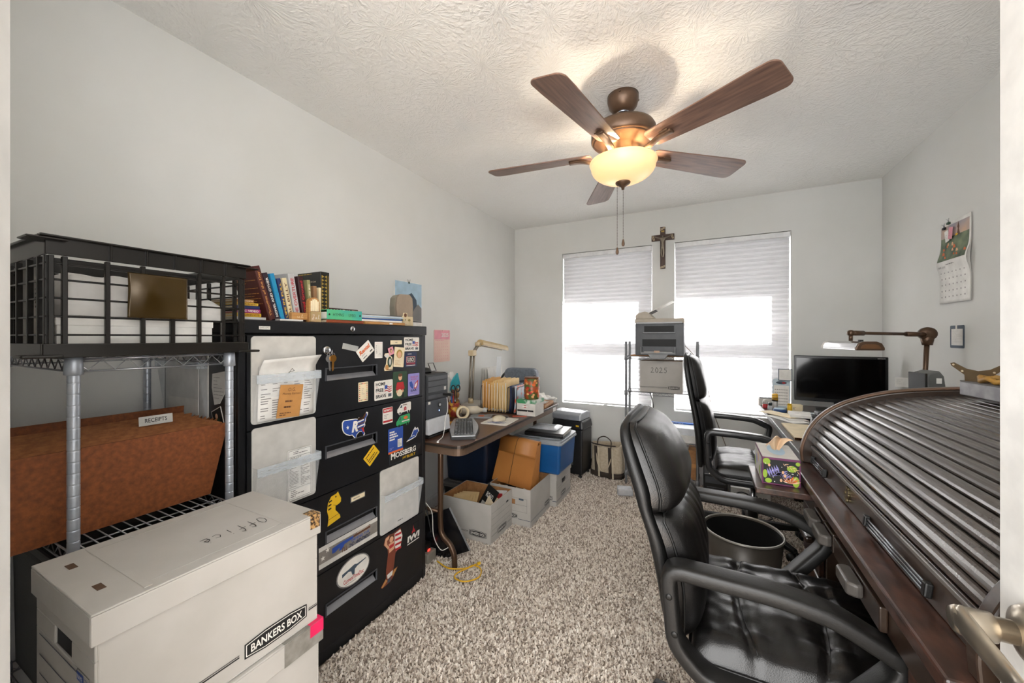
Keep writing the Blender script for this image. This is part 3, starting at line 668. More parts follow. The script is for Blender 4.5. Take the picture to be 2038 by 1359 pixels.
# ---- magnets and stickers on the drawers
def card(name, label, cat, y, z, w, h, base, draw=None, th=.0016, rot=0, shape=None, o=0., M0=None, group=None):
    M = (M0 if M0 is not None else CF(y, z)) @ (T(w/2, h/2, 0) @ RZ(rot) @ T(-w/2, -h/2, 0)); org = M.translation.copy()
    t = thing(name, label, cat, org, 0, group); L_ = T(*(-org)) @ M
    poly = shape or rrect(0, w, 0, h, min(w, h)*.05, 2)
    MB().prism(poly, .0003+o, th+o, M=L_).build('backing', PAL[base] if isinstance(base, str) else base, t)
    if draw:
        p = PR(L_ @ T(0, 0, th+o+.0003)); draw(p, w, h); p.done('printing', t)
    return t
S = lambda pts, w, h: [(x*w, y*h) for x, y in pts]
# key hook with keys
t = thing('magnetic_hook', 'round chrome magnetic hook on the top drawer beside the pocket', 'hook', (KX, 1.005, 1.226)); L_ = frm((0, 0, 0), (0, 1, 0), (0, 0, 1))
MB().lathe([(.017, .0004), (.017, .008), (.014, .012), (.004, .013)], 24, M=L_).build('magnet', CHROME, t)
MB().tube([L_ @ Vector(x) for x in ((0, -.004, .012), (0, -.012, .020), (.002, -.016, .028), (.004, -.008, .032), (.006, .002, .030))], .0018, 8).build('hook_wire', CHROME, t)
for dy, m_, lb, an in ((-.008, CHROME, 'silver door key hanging behind the brass key', 6), (.012, mat('brass', '#b9823c', .3, .9), 'brass house key hanging from the chrome magnetic hook', -3)):
    k = thing('house_key', lb, 'key', (KX+.026+(.003 if dy > 0 else 0), 1.005+dy, 1.208)); F = L_ @ RZ(an)
    q = MB(); q.prism(ell(0, -.014, .014, .014, 16), 0, .002, M=F); q.prism([(-.004, -.024), (.004, -.024), (.004, -.058), (.0, -.064), (-.004, -.058)], .0001, .0019, M=F); q.build('blade', m_, k)
    q = MB(); q.tube([F @ Vector((.006*math.cos(a*.7), .001+.006*math.sin(a*.7), .001)) for a in range(9)], .0009, 5, closed=True); q.build('ring', CHROME, k)
card('magnet_strip', 'blank silver magnetic label strip beside the rental card', 'magnet', 1.082, 1.222, .080, .024, mat('silver_strip', '#a9aaa6', .4), rot=-12)
def d_rental(p, w, h):
    p.text('Rental', .008, w-.012, h*.5, h*.82, 0, p.c('orange'), bold=.04, slant=.2); p.lines(.012, w*.55, h*.34, h*.44, 1, 0, p.c('grey')); p.rect(w*.7, w*.9, h*.15, h*.24, 0, p.c('black')); p.lines(.012, w*.6, h*.1, h*.24, 1, 0, p.c('black'))
card('business_card', 'tilted white business card with orange lettering on the top drawer', 'magnet', 1.158, 1.188, .084, .058, 'white', d_rental, rot=38, o=.0012)
card('business_card', 'small pale upright card with grey script on the top drawer', 'magnet', 1.254, 1.182, .046, .074, 'white', lambda p, w, h: (p.lines(.006, .014, .02, .06, 5, 0, p.c('grey')), p.line([(.022, .014), (.03, .022), (.04, .008)], .001, 0, p.c('grey')), p.rect(.004, .042, .066, .067, 0, p.c('pink'))))
card('magnet_strip', 'blank cream magnetic label strip above the photograph of a girl', 'magnet', 1.35, 1.243, .076, .019, 'cream', lambda p, w, h: p.rect(.03, .045, .008, .010, 0, p.c('grey')))
def flag(p, x0, y0, w, h, M=None):
    n = 6
    for k in range(n):
        for j in range(6):
            xa, xb = x0+w*j/6, x0+w*(j+1)/6; wa, wb = .12*h*math.sin(j*1.1), .12*h*math.sin((j+1)*1.1)
            ya = y0+h*k/n
            p.flat([(xa, ya+wa), (xb, ya+wb), (xb, ya+h/n+wb), (xa, ya+h/n+wa)], 0, p.c('red' if k % 2 == 0 else 'white'), M)
    p.flat([(x0, y0+h*.42), (x0+w*.38, y0+h*.46), (x0+w*.38, y0+h*1.04), (x0, y0+h)], .0003, p.c('blue'), M)
def d_hfb(p, w, h):
    for s_, yy, x1 in (('HOME', .73, .58), ('FREE', .42, .48), ('BRAVE', .10, .62)): p.text(s_, w*.07, w*x1, h*yy, h*(yy+.18), 0, p.c('black'), bold=.03)
    flag(p, w*.54, h*.38, w*.40, h*.34); p.lines(w*.07, w*.25, h*.655, h*.69, 1, 0, p.c('red')); p.lines(w*.07, w*.45, h*.335, h*.37, 1, 0, p.c('red')); p.rect(w*.73, w*.93, h*.09, h*.27, 0, p.c('grey')); p.rect(w*.76, w*.90, h*.13, h*.23, .0003, p.c('slate'))
card('slogan_magnet', 'white home free brave magnet in the top corner of the upper drawer', 'magnet', 1.442, 1.207, .110, .070, 'white', d_hfb)
card('slogan_magnet', 'white home free brave magnet left of the photo of a child', 'magnet', 1.252, .990, .112, .088, 'white', d_hfb)
def d_uso(p, w, h):
    p.rect(w*.14, w*.86, h*.28, h*.72, 0, p.c('red')); p.rect(w*.17, w*.83, h*.31, h*.69, .0003, p.c('white')); p.rect(w*.2, w*.8, h*.33, h*.67, .0006, p.c('black')); p.text('USO', w*.26, w*.74, h*.37, h*.63, .0009, p.c('white'), bold=.02)
    p.rect(w*.14, w*.86, h*.18, h*.23, 0, p.c('red')); p.rect(w*.14, w*.86, h*.08, h*.12, 0, p.c('white')); p.lines(w*.25, w*.75, h*.84, h*.92, 1, 0, p.c('white'))
card('square_magnet', 'navy magnet with a boxed three letter emblem on the top drawer', 'magnet', 1.444, 1.128, .090, .074, 'navy', d_uso)
def d_girl(p, w, h):
    p.flat(ell(w*.5, h*.66, w*.3, h*.22), 0, p.c('gold')); p.flat(ell(w*.5, h*.62, w*.2, h*.17), .0003, p.c('skin')); p.lines(w*.1, w*.85, h*.08, h*.34, 4, 0, p.c('tan'), fill=.25)
card('photo_print', 'cream photo print of a child with blond hair on the top drawer', 'photo', 1.372, 1.133, .068, .096, 'cream', d_girl, rot=-6, o=.0012)
def d_small(p, w, h): p.flat(ell(w*.5, h*.55, w*.25, h*.3), 0, p.c('brown')); p.flat(ell(w*.5, h*.5, w*.18, h*.22), .0003, p.c('skin'))
card('photo_print', 'tiny portrait photo print tucked beside the cream photo', 'photo', 1.335, 1.194, .032, .036, 'pink', d_small, rot=18, o=.0028)
def d_bear(p, w, h): p.flat(ell(w*.62, h*.5, w*.26, h*.3), 0, p.c('dkgreen')); p.flat(ell(w*.65, h*.5, w*.12, h*.18), .0003, p.c('lgrey')); p.flat(ell(w*.3, h*.2, w*.2, h*.16), .0003, p.c('tan')); p.rect(w*.3, w*.95, h*.06, h*.1, .0005, p.c('brown')); p.flat(ell(w*.3, h*.85, w*.25, h*.1), .0003, p.c('lgrey'))
card('picture_magnet', 'cut out animal picture magnet left of the cream photo', 'magnet', 1.310, 1.119, .056, .084, 'cream', d_bear, shape=S([(.05, .02), (.95, .02), (1., .3), (.9, .75), (.7, .85), (.6, 1.), (.1, .98), (.02, .86), (.3, .75), (.22, .4), (.0, .15)], .056, .084))
def d_flor(p, w, h):
    for k in range(26):
        q = k/26; s_ = 2*(w+h)*q
        x, y = (s_, 0) if s_ < w else ((w, s_-w) if s_ < w+h else ((2*w+h-s_, h) if s_ < 2*w+h else (0, 2*w+2*h-s_)))
        x = w*.12+x*.76; y = h*.08+y*.84; p.flat(ell(x, y, .0028, .0028, 6), 0, p.c(('red', 'dkgreen', 'gold', 'orange')[k % 4]))
    p.lines(w*.32, w*.68, h*.35, h*.7, 4, 0, p.c('grey'), fill=.2)
card('verse_magnet', 'cream upright magnet with a flowered border on the top drawer', 'magnet', 1.163, .998, .052, .084, 'cream', d_flor)
def d_child(p, w, h):
    p.flat(ell(w*.5, h*.78, w*.13, h*.12), 0, p.c('skin')); p.flat(ell(w*.5, h*.86, w*.15, h*.06), .0003, p.c('brown')); p.flat(S([(.28, .6), (.72, .6), (.82, .34), (.7, .3), (.68, .22), (.3, .22), (.3, .3), (.18, .36)], w, h), 0, p.c('red'))
    p.flat(ell(w*.45, h*.2, w*.2, h*.13), .0004, p.c('cream')); p.flat(ell(w*.26, h*.26, w*.06, h*.05), .0006, p.c('skin')); p.flat(ell(w*.68, h*.26, w*.06, h*.05), .0006, p.c('skin')); p.rect(w*.62, w*.76, .001, h*.16, 0, p.c('black'))
card('photo_print', 'photo print of a child in a red shirt holding a ball', 'photo', 1.366, .981, .096, .130, 'dkgreen', d_child)
def d_free(p, w, h):
    p.text('FREEDOM', w*.2, w*.85, h*.80, h*.88, 0, p.c('red')); p.text('ROCKS', w*.25, w*.8, h*.70, h*.78, 0, p.c('red')); p.lines(w*.25, w*.8, h*.92, h*.96, 1, 0, p.c('purple'))
    p.flat(S([(.1, .62), (.3, .66), (.42, .5), (.45, .3), (.3, .34), (.15, .45)], w, h), 0, p.c('blue')); p.flat(S([(.5, .3), (.6, .55), (.9, .7), (.85, .45), (.7, .3)], w, h), 0, p.c('red')); p.flat(S([(.55, .36), (.62, .5), (.8, .6), (.76, .45), (.66, .34)], w, h), .0003, p.c('white'))
    p.text('EAR', w*.22, w*.75, h*.19, h*.28, .0004, p.c('navy'), bold=.03); p.lines(w*.1, w*.9, h*.03, h*.06, 1, 0, p.c('white'))
card('poster_magnet', 'lilac magnet with a red and blue bird below the navy magnet', 'magnet', 1.470, .981, .084, .112, 'purple', d_free)
# second drawer
def usa(w, h): return S([(.0, .62), (.0, .78), (.05, .86), (.25, .85), (.48, .83), (.58, .80), (.62, .85), (.67, .78), (.74, .79), (.80, .86), (.87, .92), (.90, 1.), (.97, .97), (.96, .87), (.89, .77), (.88, .66), (.84, .57), (.86, .49), (.80, .40), (.79, .31), (.85, .15), (.80, .08), (.74, .26), (.64, .28), (.58, .24), (.53, .18), (.49, .04), (.42, .14), (.36, .23), (.27, .23), (.14, .31), (.06, .40), (.02, .50)], w, h)
def d_usa(p, w, h):
    sh = [(w*.45+(x-w*.45)*.93, h*.52+(y-h*.52)*.9) for x, y in usa(w, h)]
    p.flat(sh, 0, p.c('blue'))
    for k in range(5):
        y0 = .36+.095*k; p.flat(S([(.56, y0), (.80+.02*k*(k < 3), y0+.05), (.80+.02*k*(k < 3), y0+.1), (.56, y0+.05)], w, h), .0003, p.c('brown' if k % 2 == 0 else 'white'))
    p.flat(S([(.56, .8), (.62, .84), (.74, .8), (.82, .93), (.88, .95), (.87, .86), (.8, .74), (.56, .74)], w, h), .0003, p.c('brown')); p.flat(S([(.7, .4), (.78, .44), (.82, .25), (.78, .24)], w, h), .0003, p.c('red'))
    st = []
    for k in range(10): rr = .075 if k % 2 == 0 else .03; st.append((.2+rr*math.sin(k*math.pi/5)*.8, .56+rr*math.cos(k*math.pi/5)*1.2))
    p.flat(S(st, w, h), .0003, p.c('white')); p.text('R', w*.34, w*.58, h*.33, h*.74, .0006, p.c('white'), bold=.05, slant=.2)
card('map_sticker', 'red white and blue map sticker with a large white letter', 'sticker', 1.080, .838, .140, .112, 'white', d_usa, th=.001, shape=usa(.140, .112))
def d_mp(p, w, h): p.rect(.002, w-.002, h*.7, h-.002, 0, p.c('red')); p.text('MPMPG', w*.12, w*.88, h*.76, h*.9, .0003, p.c('white'), bold=.02); p.lines(w*.12, w*.8, h*.3, h*.6, 3, 0, p.c('grey')); p.rect(.002, w-.002, h*.08, h*.2, 0, p.c('red'))
card('small_magnet', 'small red and white magnet left of the two van magnets', 'magnet', 1.302, .874, .062, .074, 'white', d_mp)
VAN = [(.02, .22), (.02, .5), (.1, .6), (.28, .92), (.95, 1.), (1., .9), (1., .3), (.92, .22), (.86, .05), (.76, .05), (.7, .22), (.3, .18), (.26, .02), (.14, .02), (.1, .2)]
def d_van(c1):
    def f(p, w, h):
        p.flat(ell(w*.2, h*.14, h*.1, h*.12, 10), 0, p.c('black')); p.flat(ell(w*.81, h*.16, h*.1, h*.12, 10), 0, p.c('black')); p.flat(S([(.16, .6), (.3, .85), (.36, .86), (.34, .6)], w, h), 0, p.c('slate'))
        if c1 == 'white': p.flat(S([(.48, .3), (.48, .55), (.57, .68), (.66, .55), (.66, .32)], w, h), 0, p.c('red')); p.lines(w*.4, w*.9, h*.74, h*.9, 1, 0, p.c('brown')); p.text('A', w*.54, w*.6, h*.36, h*.54, .0003, p.c('white'))
        else: p.flat(ell(w*.68, h*.72, w*.15, h*.14), 0, p.c('orange')); p.rect(w*.4, w*.95, h*.4, h*.5, 0, p.c('lgrey'))
    return f
card('van_magnet', 'white van shaped magnet above the green one', 'magnet', 1.394, .898, .096, .056, 'white', d_van('white'), shape=S(VAN, .096, .056))
card('van_magnet', 'green van shaped magnet below the white one', 'magnet', 1.387, .838, .096, .058, 'green', d_van('green'), shape=S(VAN, .096, .058))
def d_blue(p, w, h):
    p.lines(w*.08, w*.8, h*.5, h*.9, 4, 0, p.c('white'), fill=.6, seed=9); p.rect(w*.62, w*.92, h*.17, h*.5, 0, p.c('white')); p.lines(w*.66, w*.88, h*.2, h*.46, 6, .0003, p.c('grey')) ; p.lines(w*.08, w*.5, h*.14, h*.24, 2, 0, p.c('purple')); p.rect(0, w, 0, h*.08, 0, p.c('orange'))
card('flyer_magnet', 'blue flyer magnet with white lettering and orange foot', 'magnet', 1.336, .725, .098, .118, 'blue', d_blue)
VAS = [(.0, .05), (.35, .35), (.55, .8), (.68, 1.), (.78, .85), (.9, .9), (1., .6), (.85, .45), (.75, .22), (.4, .12)]
card('state_magnet', 'blue state shaped magnet with a white edge beside the flyer', 'magnet', 1.458, .752, .094, .066, 'white', lambda p, w, h: (p.flat(S([(x*.86+.08, y*.8+.1) for x, y in VAS], w, h), 0, p.c('blue')), p.flat(S([(.58, .72), (.68, .9), (.8, .72), (.7, .78)], w, h), .0003, p.c('white')), p.lines(w*.35, w*.8, h*.3, h*.42, 1, .0003, p.c('white'))), shape=S(VAS, .094, .066))
def d_moss(p, w, h):
    p.line([(w*.01, h*.1), (w*.99, h*.1), (w*.99, h*.98), (w*.01, h*.98), (w*.01, h*.1)], .001, 0, p.c('slate')); p.text('M', w*.05, w*.2, h*.42, h*.95, .0002, p.c('white'), bold=.03); p.text('OSSBERG', w*.21, w*.95, h*.46, h*.88, .0002, p.c('white'), bold=.03); p.text('JUST', w*.45, w*.6, h*.14, h*.34, .0002, p.c('yellow'), bold=.02); p.text('BUILT', w*.62, w*.93, h*.14, h*.34, .0002, p.c('yellow'), bold=.02)
card('logo_sticker', 'black sticker with white capitals and yellow motto on the second drawer', 'sticker', 1.343, .668, .194, .062, 'black', d_moss, th=.0008)
card('caution_magnet', 'yellow tilted caution magnet under the second drawer pull', 'magnet', 1.198, .722, .076, .056, 'yellow', lambda p, w, h: p.lines(w*.1, w*.9, h*.15, h*.9, 4, 0, p.c('black'), seed=8), rot=40)
# third drawer
def d_horse(p, w, h):
    for x, y in ((.1, .62), (.1, .5), (.14, .74)): p.flat(S([(x, y), (x+.22, y+.03), (x+.2, y+.07), (x, y+.06)], w, h), 0, p.c('black'))
    p.flat(ell(w*.62, h*.86, w*.05, h*.03, 8), 0, p.c('black')); p.line(S([(.45, .62), (.62, .58), (.6, .45), (.75, .36)], w, h), .0016, 0, p.c('black')); p.line(S([(.12, .2), (.85, .26)], w, h), .0016, 0, p.c('black'))
card('horse_sticker', 'yellow chess horse sticker on the third drawer', 'sticker', 1.010, .530, .066, .122, 'yellow', d_horse, th=.0008, shape=S([(.05, .0), (.95, .1), (.92, .2), (.78, .3), (.6, .42), (.62, .56), (.82, .58), (.98, .62), (1., .74), (.85, .9), (.78, 1.), (.66, .95), (.3, .92), (.08, .74), (.02, .5), (.12, .3), (.1, .14)], .066, .122))
card('label_plate', 'small cream label plate above the third drawer pull', 'label', 1.122, .580, .078, .026, mat('label_frame', '#6f6f70', .4, .5), lambda p, w, h: (p.rect(.004, w-.004, .004, h-.004, 0, p.c('cream')), p.lines(.014, w-.012, .009, .017, 1, .0003, p.c('grey'))))
def d_ban(p, w, h):
    p.rect(0, w, 0, h*.22, 0, p.c('lgrey')); p.rect(0, w, h*.8, h, 0, p.c('lgrey'))
    for x, y in ((.06, .45), (.13, .72)):
        st = [];
        for k in range(10): rr = .011 if k % 2 == 0 else .0045; st.append((x*w+rr*math.sin(k*math.pi/5), y*h+rr*math.cos(k*math.pi/5)))
        p.flat(st, .0002, p.c('white'))
    p.flat(S([(.2, .42), (.2, .66), (.35, .72), (.55, .72), (.55, .6), (.4, .55), (.36, .36), (.31, .36), (.32, .52), (.24, .4)], w, h), .0002, p.c('blue')); p.flat(S([(.55, .62), (.86, .66), (.86, .84), (.55, .72)], w, h), .0002, p.c('brown')); p.flat(S([(.62, .74), (.85, .78), (.85, .8), (.62, .76)], w, h), .0004, p.c('white'))
    p.text("2ND AMENDMENT", w*.48, w*.86, h*.22, h*.42, .0005, p.c('navy'), bold=.03); p.text("I'LL", w*.36, w*.45, h*.2, h*.44, .0005, p.c('brown'), bold=.03); p.text('DEFEND THE', w*.52, w*.84, h*.46, h*.58, .0005, p.c('blue'), bold=.02)
card('banner_sticker', 'wide grey bumper sticker with a rifle and stars on the third drawer', 'sticker', .975, .378, .294, .084, mat('banner_grey', '#8d8780', .6, c2='#6e6862', sc=12), d_ban, th=.0008)
# bottom drawer
def d_oval(p, w, h):
    p.flat(ell(w/2, h/2, w*.47, h*.46, 28), 0, p.c('white')); p.flat(S([(.16, .48), (.34, .56), (.42, .52), (.46, .36), (.52, .36), (.53, .52), (.6, .58), (.88, .66), (.88, .69), (.6, .66), (.52, .70), (.40, .66), (.34, .64), (.16, .60)], w, h), .0003, p.c('slate'))
    p.text('CORRUPTTHEDOE', w*.2, w*.8, h*.2, h*.34, .0003, p.c('red'), bold=.02) if False else p.text('CurrentTimeDoc', w*.2, w*.8, h*.2, h*.35, .0003, p.c('red'), bold=.02); p.lines(w*.25, w*.75, h*.12, h*.16, 1, .0003, p.c('grey'))
card('oval_sticker', 'white oval sticker with a rifle and red web address', 'sticker', 1.053, .232, .172, .118, 'grey', d_oval, th=.0008, shape=ell(.086, .059, .086, .059, 28))
def d_pin(p, w, h):
    p.flat(S([(.14, .84), (.20, .95), (.34, .97), (.38, .91), (.25, .89), (.27, .80), (.34, .74), (.30, .70)], w, h), 0, p.c('skin')); p.flat(S([(.32, .80), (.56, .80), (.57, .64), (.35, .61)], w, h), 0, p.c('skin'))
    p.flat(ell(w*.43, h*.89, w*.11, h*.075, 14), .0002, p.c('brown')); p.flat(ell(w*.44, h*.865, w*.085, h*.06, 14), .0004, p.c('skin')); p.flat(S([(.34, .76), (.55, .76), (.54, .70), (.36, .69)], w, h), .0004, p.c('red'))
    p.flat(S([(.58, .94), (.84, .96), (.93, .80), (.84, .60), (.64, .56), (.58, .70)], w, h), .0003, p.c('white'))
    for k in range(4): p.flat(S([(.60, .92-.1*k), (.88, .90-.1*k), (.87, .855-.1*k), (.60, .875-.1*k)], w, h), .0005, p.c('red'))
    p.flat(S([(.25, .20), (.50, .22), (.47, .13), (.28, .11)], w, h), .0003, p.c('white')); p.flat(S([(.02, .03), (.20, .14), (.27, .08), (.07, .01)], w, h), .0003, p.c('tan')); p.flat(S([(.46, .15), (.56, .21), (.70, .21), (.5, .09)], w, h), .0003, p.c('tan')); p.flat(S([(.28, .09), (.42, .10), (.40, .03), (.26, .03)], w, h), .0003, p.c('slate'))
PAL['rust'] = mat('rust_ink', '#7d3f2c', .6); PK = list(PAL)
card('figure_sticker', 'sticker of a posing figure in brown trousers holding a striped cloth', 'sticker', 1.290, .118, .150, .232, 'rust', d_pin, th=.0008, shape=S([(.22, .30), (.30, .60), (.28, .72), (.12, .84), (.18, .96), (.34, .985), (.52, .96), (.62, .97), (.85, .985), (.95, .80), (.85, .58), (.62, .53), (.56, .30), (.52, .21), (.72, .22), (.55, .09), (.40, .02), (.05, .0), (.0, .04), (.22, .14)], .150, .232))
card('logo_sticker', 'black sticker with white letters and a red flame by the cabinet corner', 'sticker', 1.463, .232, .092, .094, 'black', lambda p, w, h: (p.text('IWI', .002, w-.002, h*.16, h*.48, 0, p.c('white'), bold=.05, slant=.1), p.rect(.002, w-.002, h*.04, h*.09, 0, p.c('white')), p.flat(S([(.36, .5), (.4, .66), (.44, .62), (.5, .95), (.56, .66), (.6, .74), (.66, .5), (.5, .58)], w, h), .0002, p.c('red'))), th=.0008)
# scraps on the cabinet's left side
SF = lambda x, z: frm((x, KY0, z), (1, 0, 0), (0, 0, 1))
card('note_scrap', 'torn grey handwritten note on the cabinet side above the file', 'note', 0, 0, .082, .115, 'lgrey', lambda p, w, h: p.lines(w*.15, w*.9, h*.15, h*.85, 7, 0, p.c('grey'), fill=.15), M0=SF(-1.485, 1.05), shape=S([(.2, 0), (.6, .05), (.95, .35), (1., 1.), (.05, .9), (.0, .5)], .082, .115))
card('photo_print', 'tilted dark photo print with a white edge low on the cabinet side', 'photo', 0, 0, .062, .085, 'white', lambda p, w, h: (p.rect(.003, w-.003, .003, h-.003, 0, p.c('black')), p.flat(ell(w*.45, h*.7, .008, .010, 10), .0003, p.c('skin')), p.flat(ell(w*.5, h*.4, .014, .02, 10), .0003, p.c('dkgreen'))), M0=SF(-1.475, .955), rot=22)
# ================================================================ on top of the cabinet
TOPZ = 1.3356
PAGES = mat('page_block', '#d8cdb4', .8, c2='#c7bb9f', sc=200, st=(1, 1, 1), bump=.2, bsc=300)
BK = 0
def book(label, M, th, h, d, cover, title=None, tcol='white', flatband=None, cov=None, name='book', spine2=None):
    # local: spine in the plane x=0 facing +x, thickness along y (0..th), height z, depth to -x
    org = M.translation.copy(); t = thing(name, label, 'book', org); L_ = T(*(-org)) @ M; b = .0022
    q = MB(L_); q.box(-b, 0, 0, th, 0, h).box(-d, -b, 0, b, 0, h).box(-d, -b, th-b, th, 0, h); q.build('cover', cover, t, .0008, 1)
    q = MB(L_); q.box(-d+.004, -b, b, th-b, .003, h-.003); q.build('pages', PAGES, t)
    p = PR(L_ @ frm((.0006, th*.5, h*.5), (0, 0, 1), (0, -1, 0)))
    if title: p.text(title, -h*.42, h*.40, -th*.26, th*.26, 0, p.c(tcol), bold=.02)
    if flatband: p.rect(-h*.49, -h*.36, -th*.48, th*.48, 0, p.c(flatband))
    if p.v: p.done('title', t)
    if cov:
        p = PR(L_ @ frm((-d, -.0006, 0), (1, 0, 0), (0, 0, 1))); cov(p, d, h); p.done('cover_print', t)
    return t
def cv(name, c, r=.45, **k): return mat(name, c, r, **k)
def lean(y, deg, x=-1.362, z=TOPZ): return T(x, y, z) @ RX(deg)
B_BROWN = cv('brown_cover', '#4a1f1c'); B_PLUM = cv('plum_cover', '#2a1a26'); B_BLUE = cv('blue_cover', '#1f84b4'); B_NAVY = cv('navy_cover', '#27305c'); B_CREAM = cv('cream_cover', '#d6c7a0'); B_GREY = cv('grey_cover', '#b4b4b4'); B_DKR = cv('maroon_cover', '#3a1c1f')
rows = lambda p, d, h: p.lines(d*.12, d*.92, h*.25, h*.78, 11, 0, p.c('tan'), fill=.22, seed=11)
book('tall brown book leaning at the left of the row on the cabinet', lean(.812, 17), .020, .190, .14, B_BROWN, 'Thoughts of the Day', 'tan', cov=rows)
book('dark plum book with white capitals beside the brown book', lean(.834, 16), .015, .170, .13, B_PLUM, 'NOVEL AND OTHER', 'white')
book('bright blue paperback in the leaning row on the cabinet', lean(.853, 14), .014, .170, .125, B_BLUE, 'The Coming Season', 'teal')
book('navy book with yellow letters between the blue and cream books', lean(.870, 12.5), .012, .155, .12, B_NAVY, 'LIFE IN FULL', 'yellow')
book('cream paperback with brown lettering in the leaning row', lean(.886, 11.5), .016, .158, .12, B_CREAM, 'HILLBILLY', 'brown')
book('grey hardback with red and black spine letters in the row', lean(.907, 10), .022, .178, .13, B_GREY, 'THE OVERTURE', 'red')
book('maroon book at the right end of the leaning row', lean(.938, 8), .020, .172, .13, B_DKR, 'Sacred Ground', 'red')
book('slim olive book just left of the ornate black book', lean(.966, 5), .012, .162, .12, cv('olive_cover', '#8f8b5e'), 'VERSE', 'cream')
book('worn tan book standing beside the ornate black book', lean(.984, 2), .013, .142, .115, cv('tan_cover', '#8e6a48'), None)
book('thin cream booklet upright against the ornate black book', lean(1.003, 0), .009, .138, .12, B_CREAM, None)
def d_orn(p, d, h):
    p.text('Men of To the Love', d*.28, d*.8, h*.80, h*.84, 0, p.c('cream')); p.lines(d*.45, d*.95, h*.2, h*.68, 13, 0, p.c('grey'), fill=.2, seed=21); p.lines(d*.05, d*.95, h*.95, h*.985, 1, 0, p.c('gold'))
o_ = book('large ornate black book with gilt patterned spine on the cabinet', lean(1.090, 0, -1.47), .042, .224, .155, cv('black_gilt_cover', '#1c1c1a', .35), None, cov=d_orn)
p = PR(frm((.0007, 0, 0), (0, 1, 0), (0, 0, 1)))
for k in range(13):
    z = .010+.0155*k; p.flat([(.004, z), (.016, z+.007), (.004, z+.014)], 0, p.c('gold')); p.flat([(.030, z), (.018, z+.007), (.030, z+.014)], 0, p.c('gold'))
p.rect(.035, .037, .004, .208, 0, p.c('gold')); p.done('gilding', o_)
# flat pile behind the crate's end
def flatbook(label, y0, y1, x, z, th, d, cover, title=None, tcol='white', rz=0, name='book'):
    t = thing(name, label, 'book', (x, (y0+y1)/2, z), rz); c = (y1-y0)/2; b = .002
    q = MB(); q.box(-d, 0, -c, c, 0, b).box(-d, 0, -c, c, th-b, th).box(-b, 0, -c, c, b, th-b); q.build('cover', cover, t, .0006, 1)
    MB().box(-d+.003, -b, -c+.003, c-.003, b, th-b).build('pages', PAGES, t)
    if title:
        p = PR(frm((.0006, 0, th/2), (0, 1, 0), (0, 0, 1))); p.text(title, -c*.2, c*.85, -th*.28, th*.28, 0, p.c(tcol), bold=.02); p.done('title', t)
    return t
z = TOPZ
for lb, th, y1, cvr, tt, tc_ in (('white paperback at the bottom of the flat pile behind the crate', .010, .806, cv('white_cover', '#d9d6d2'), None, 'grey'),
        ('yellow paperback low in the flat pile behind the crate', .012, .790, cv('yellow_cover', '#dcae2a'), 'GARDEN NOTES', 'brown'), ('magenta paperback in the middle of the flat pile', .013, .787, cv('magenta_cover', '#a83a78'), 'C VIDEO', 'white'),
        ('navy paperback above the magenta one in the flat pile', .011, .785, B_NAVY, None, 'white'), ('thin yellow book near the top of the flat pile', .009, .780, cv('mustard_cover', '#d8b23c'), 'LEARNING', 'brown'), ('brown pocket book on top of the flat pile', .010, .766, cv('tan2_cover', '#a5703c'), 'THE NORTH', 'cream')):
    flatbook(lb, .70, y1, -1.375, z, th, .135, cvr, tt, tc_); z += th+.0006
flatbook('white booklet lying along the cabinet front edge', .828, .915, -1.332, TOPZ, .006, .028, cv('white2_cover', '#e2e0dc'), name='booklet')
# wooden blocks
OAK = mat('light_oak', '#b98a54', .5, c2='#a3743f', sc=30, st=(1, 1, 8), bump=.1)
t = thing('wooden_block', 'low wooden keepsake block with white script in front of the books', 'ornament', (-1.338, .875, TOPZ+.0065))
MB().box(-.018, 0, 0, .062, 0, .026).build('block', OAK, t, .002)
p = PR(frm((.0006, .02, .006), (0, 1, 0), (0, 0, 1))); hand(p, 'ul', 0, 0, .014, .012, None, p.c('cream'), .0012); p.done('script', t)
t = thing('wooden_plaque', 'arched wooden plaque with cream fluted front and white script', 'ornament', (-1.338, .942, TOPZ))
A_ = [(0, 0), (.046, 0), (.046, .072)] + [(.023+.023*math.cos(R(a)), .072+.022*math.sin(R(a))) for a in range(15, 180, 15)] + [(0, .072)]
MB().prism(A_, -.018, 0, M=frm((0, 0, 0), (0, 1, 0), (0, 0, 1))).build('back_board', OAK, t)
q = MB()
for k in range(5):
    y0 = .006+.007*k; q.box(.0004, .0035, y0, y0+.006, .040, .076+.012*math.sin(math.pi*(k+.5)/5))
q.build('flutes', CREAM, t, .0008, 1)
MB().box(.0004, .010, .003, .043, 0, .038).build('front_block', mat('rosy_oak', '#b48a6c', .5, c2='#8f9a5a', sc=8), t, .001)
p = PR(frm((.0106, .006, .010), (0, 1, 0), (0, 0, 1))); hand(p, 'Jul', 0, 0, .018, .010, None, p.c('white'), .0013); p.done('script', t)
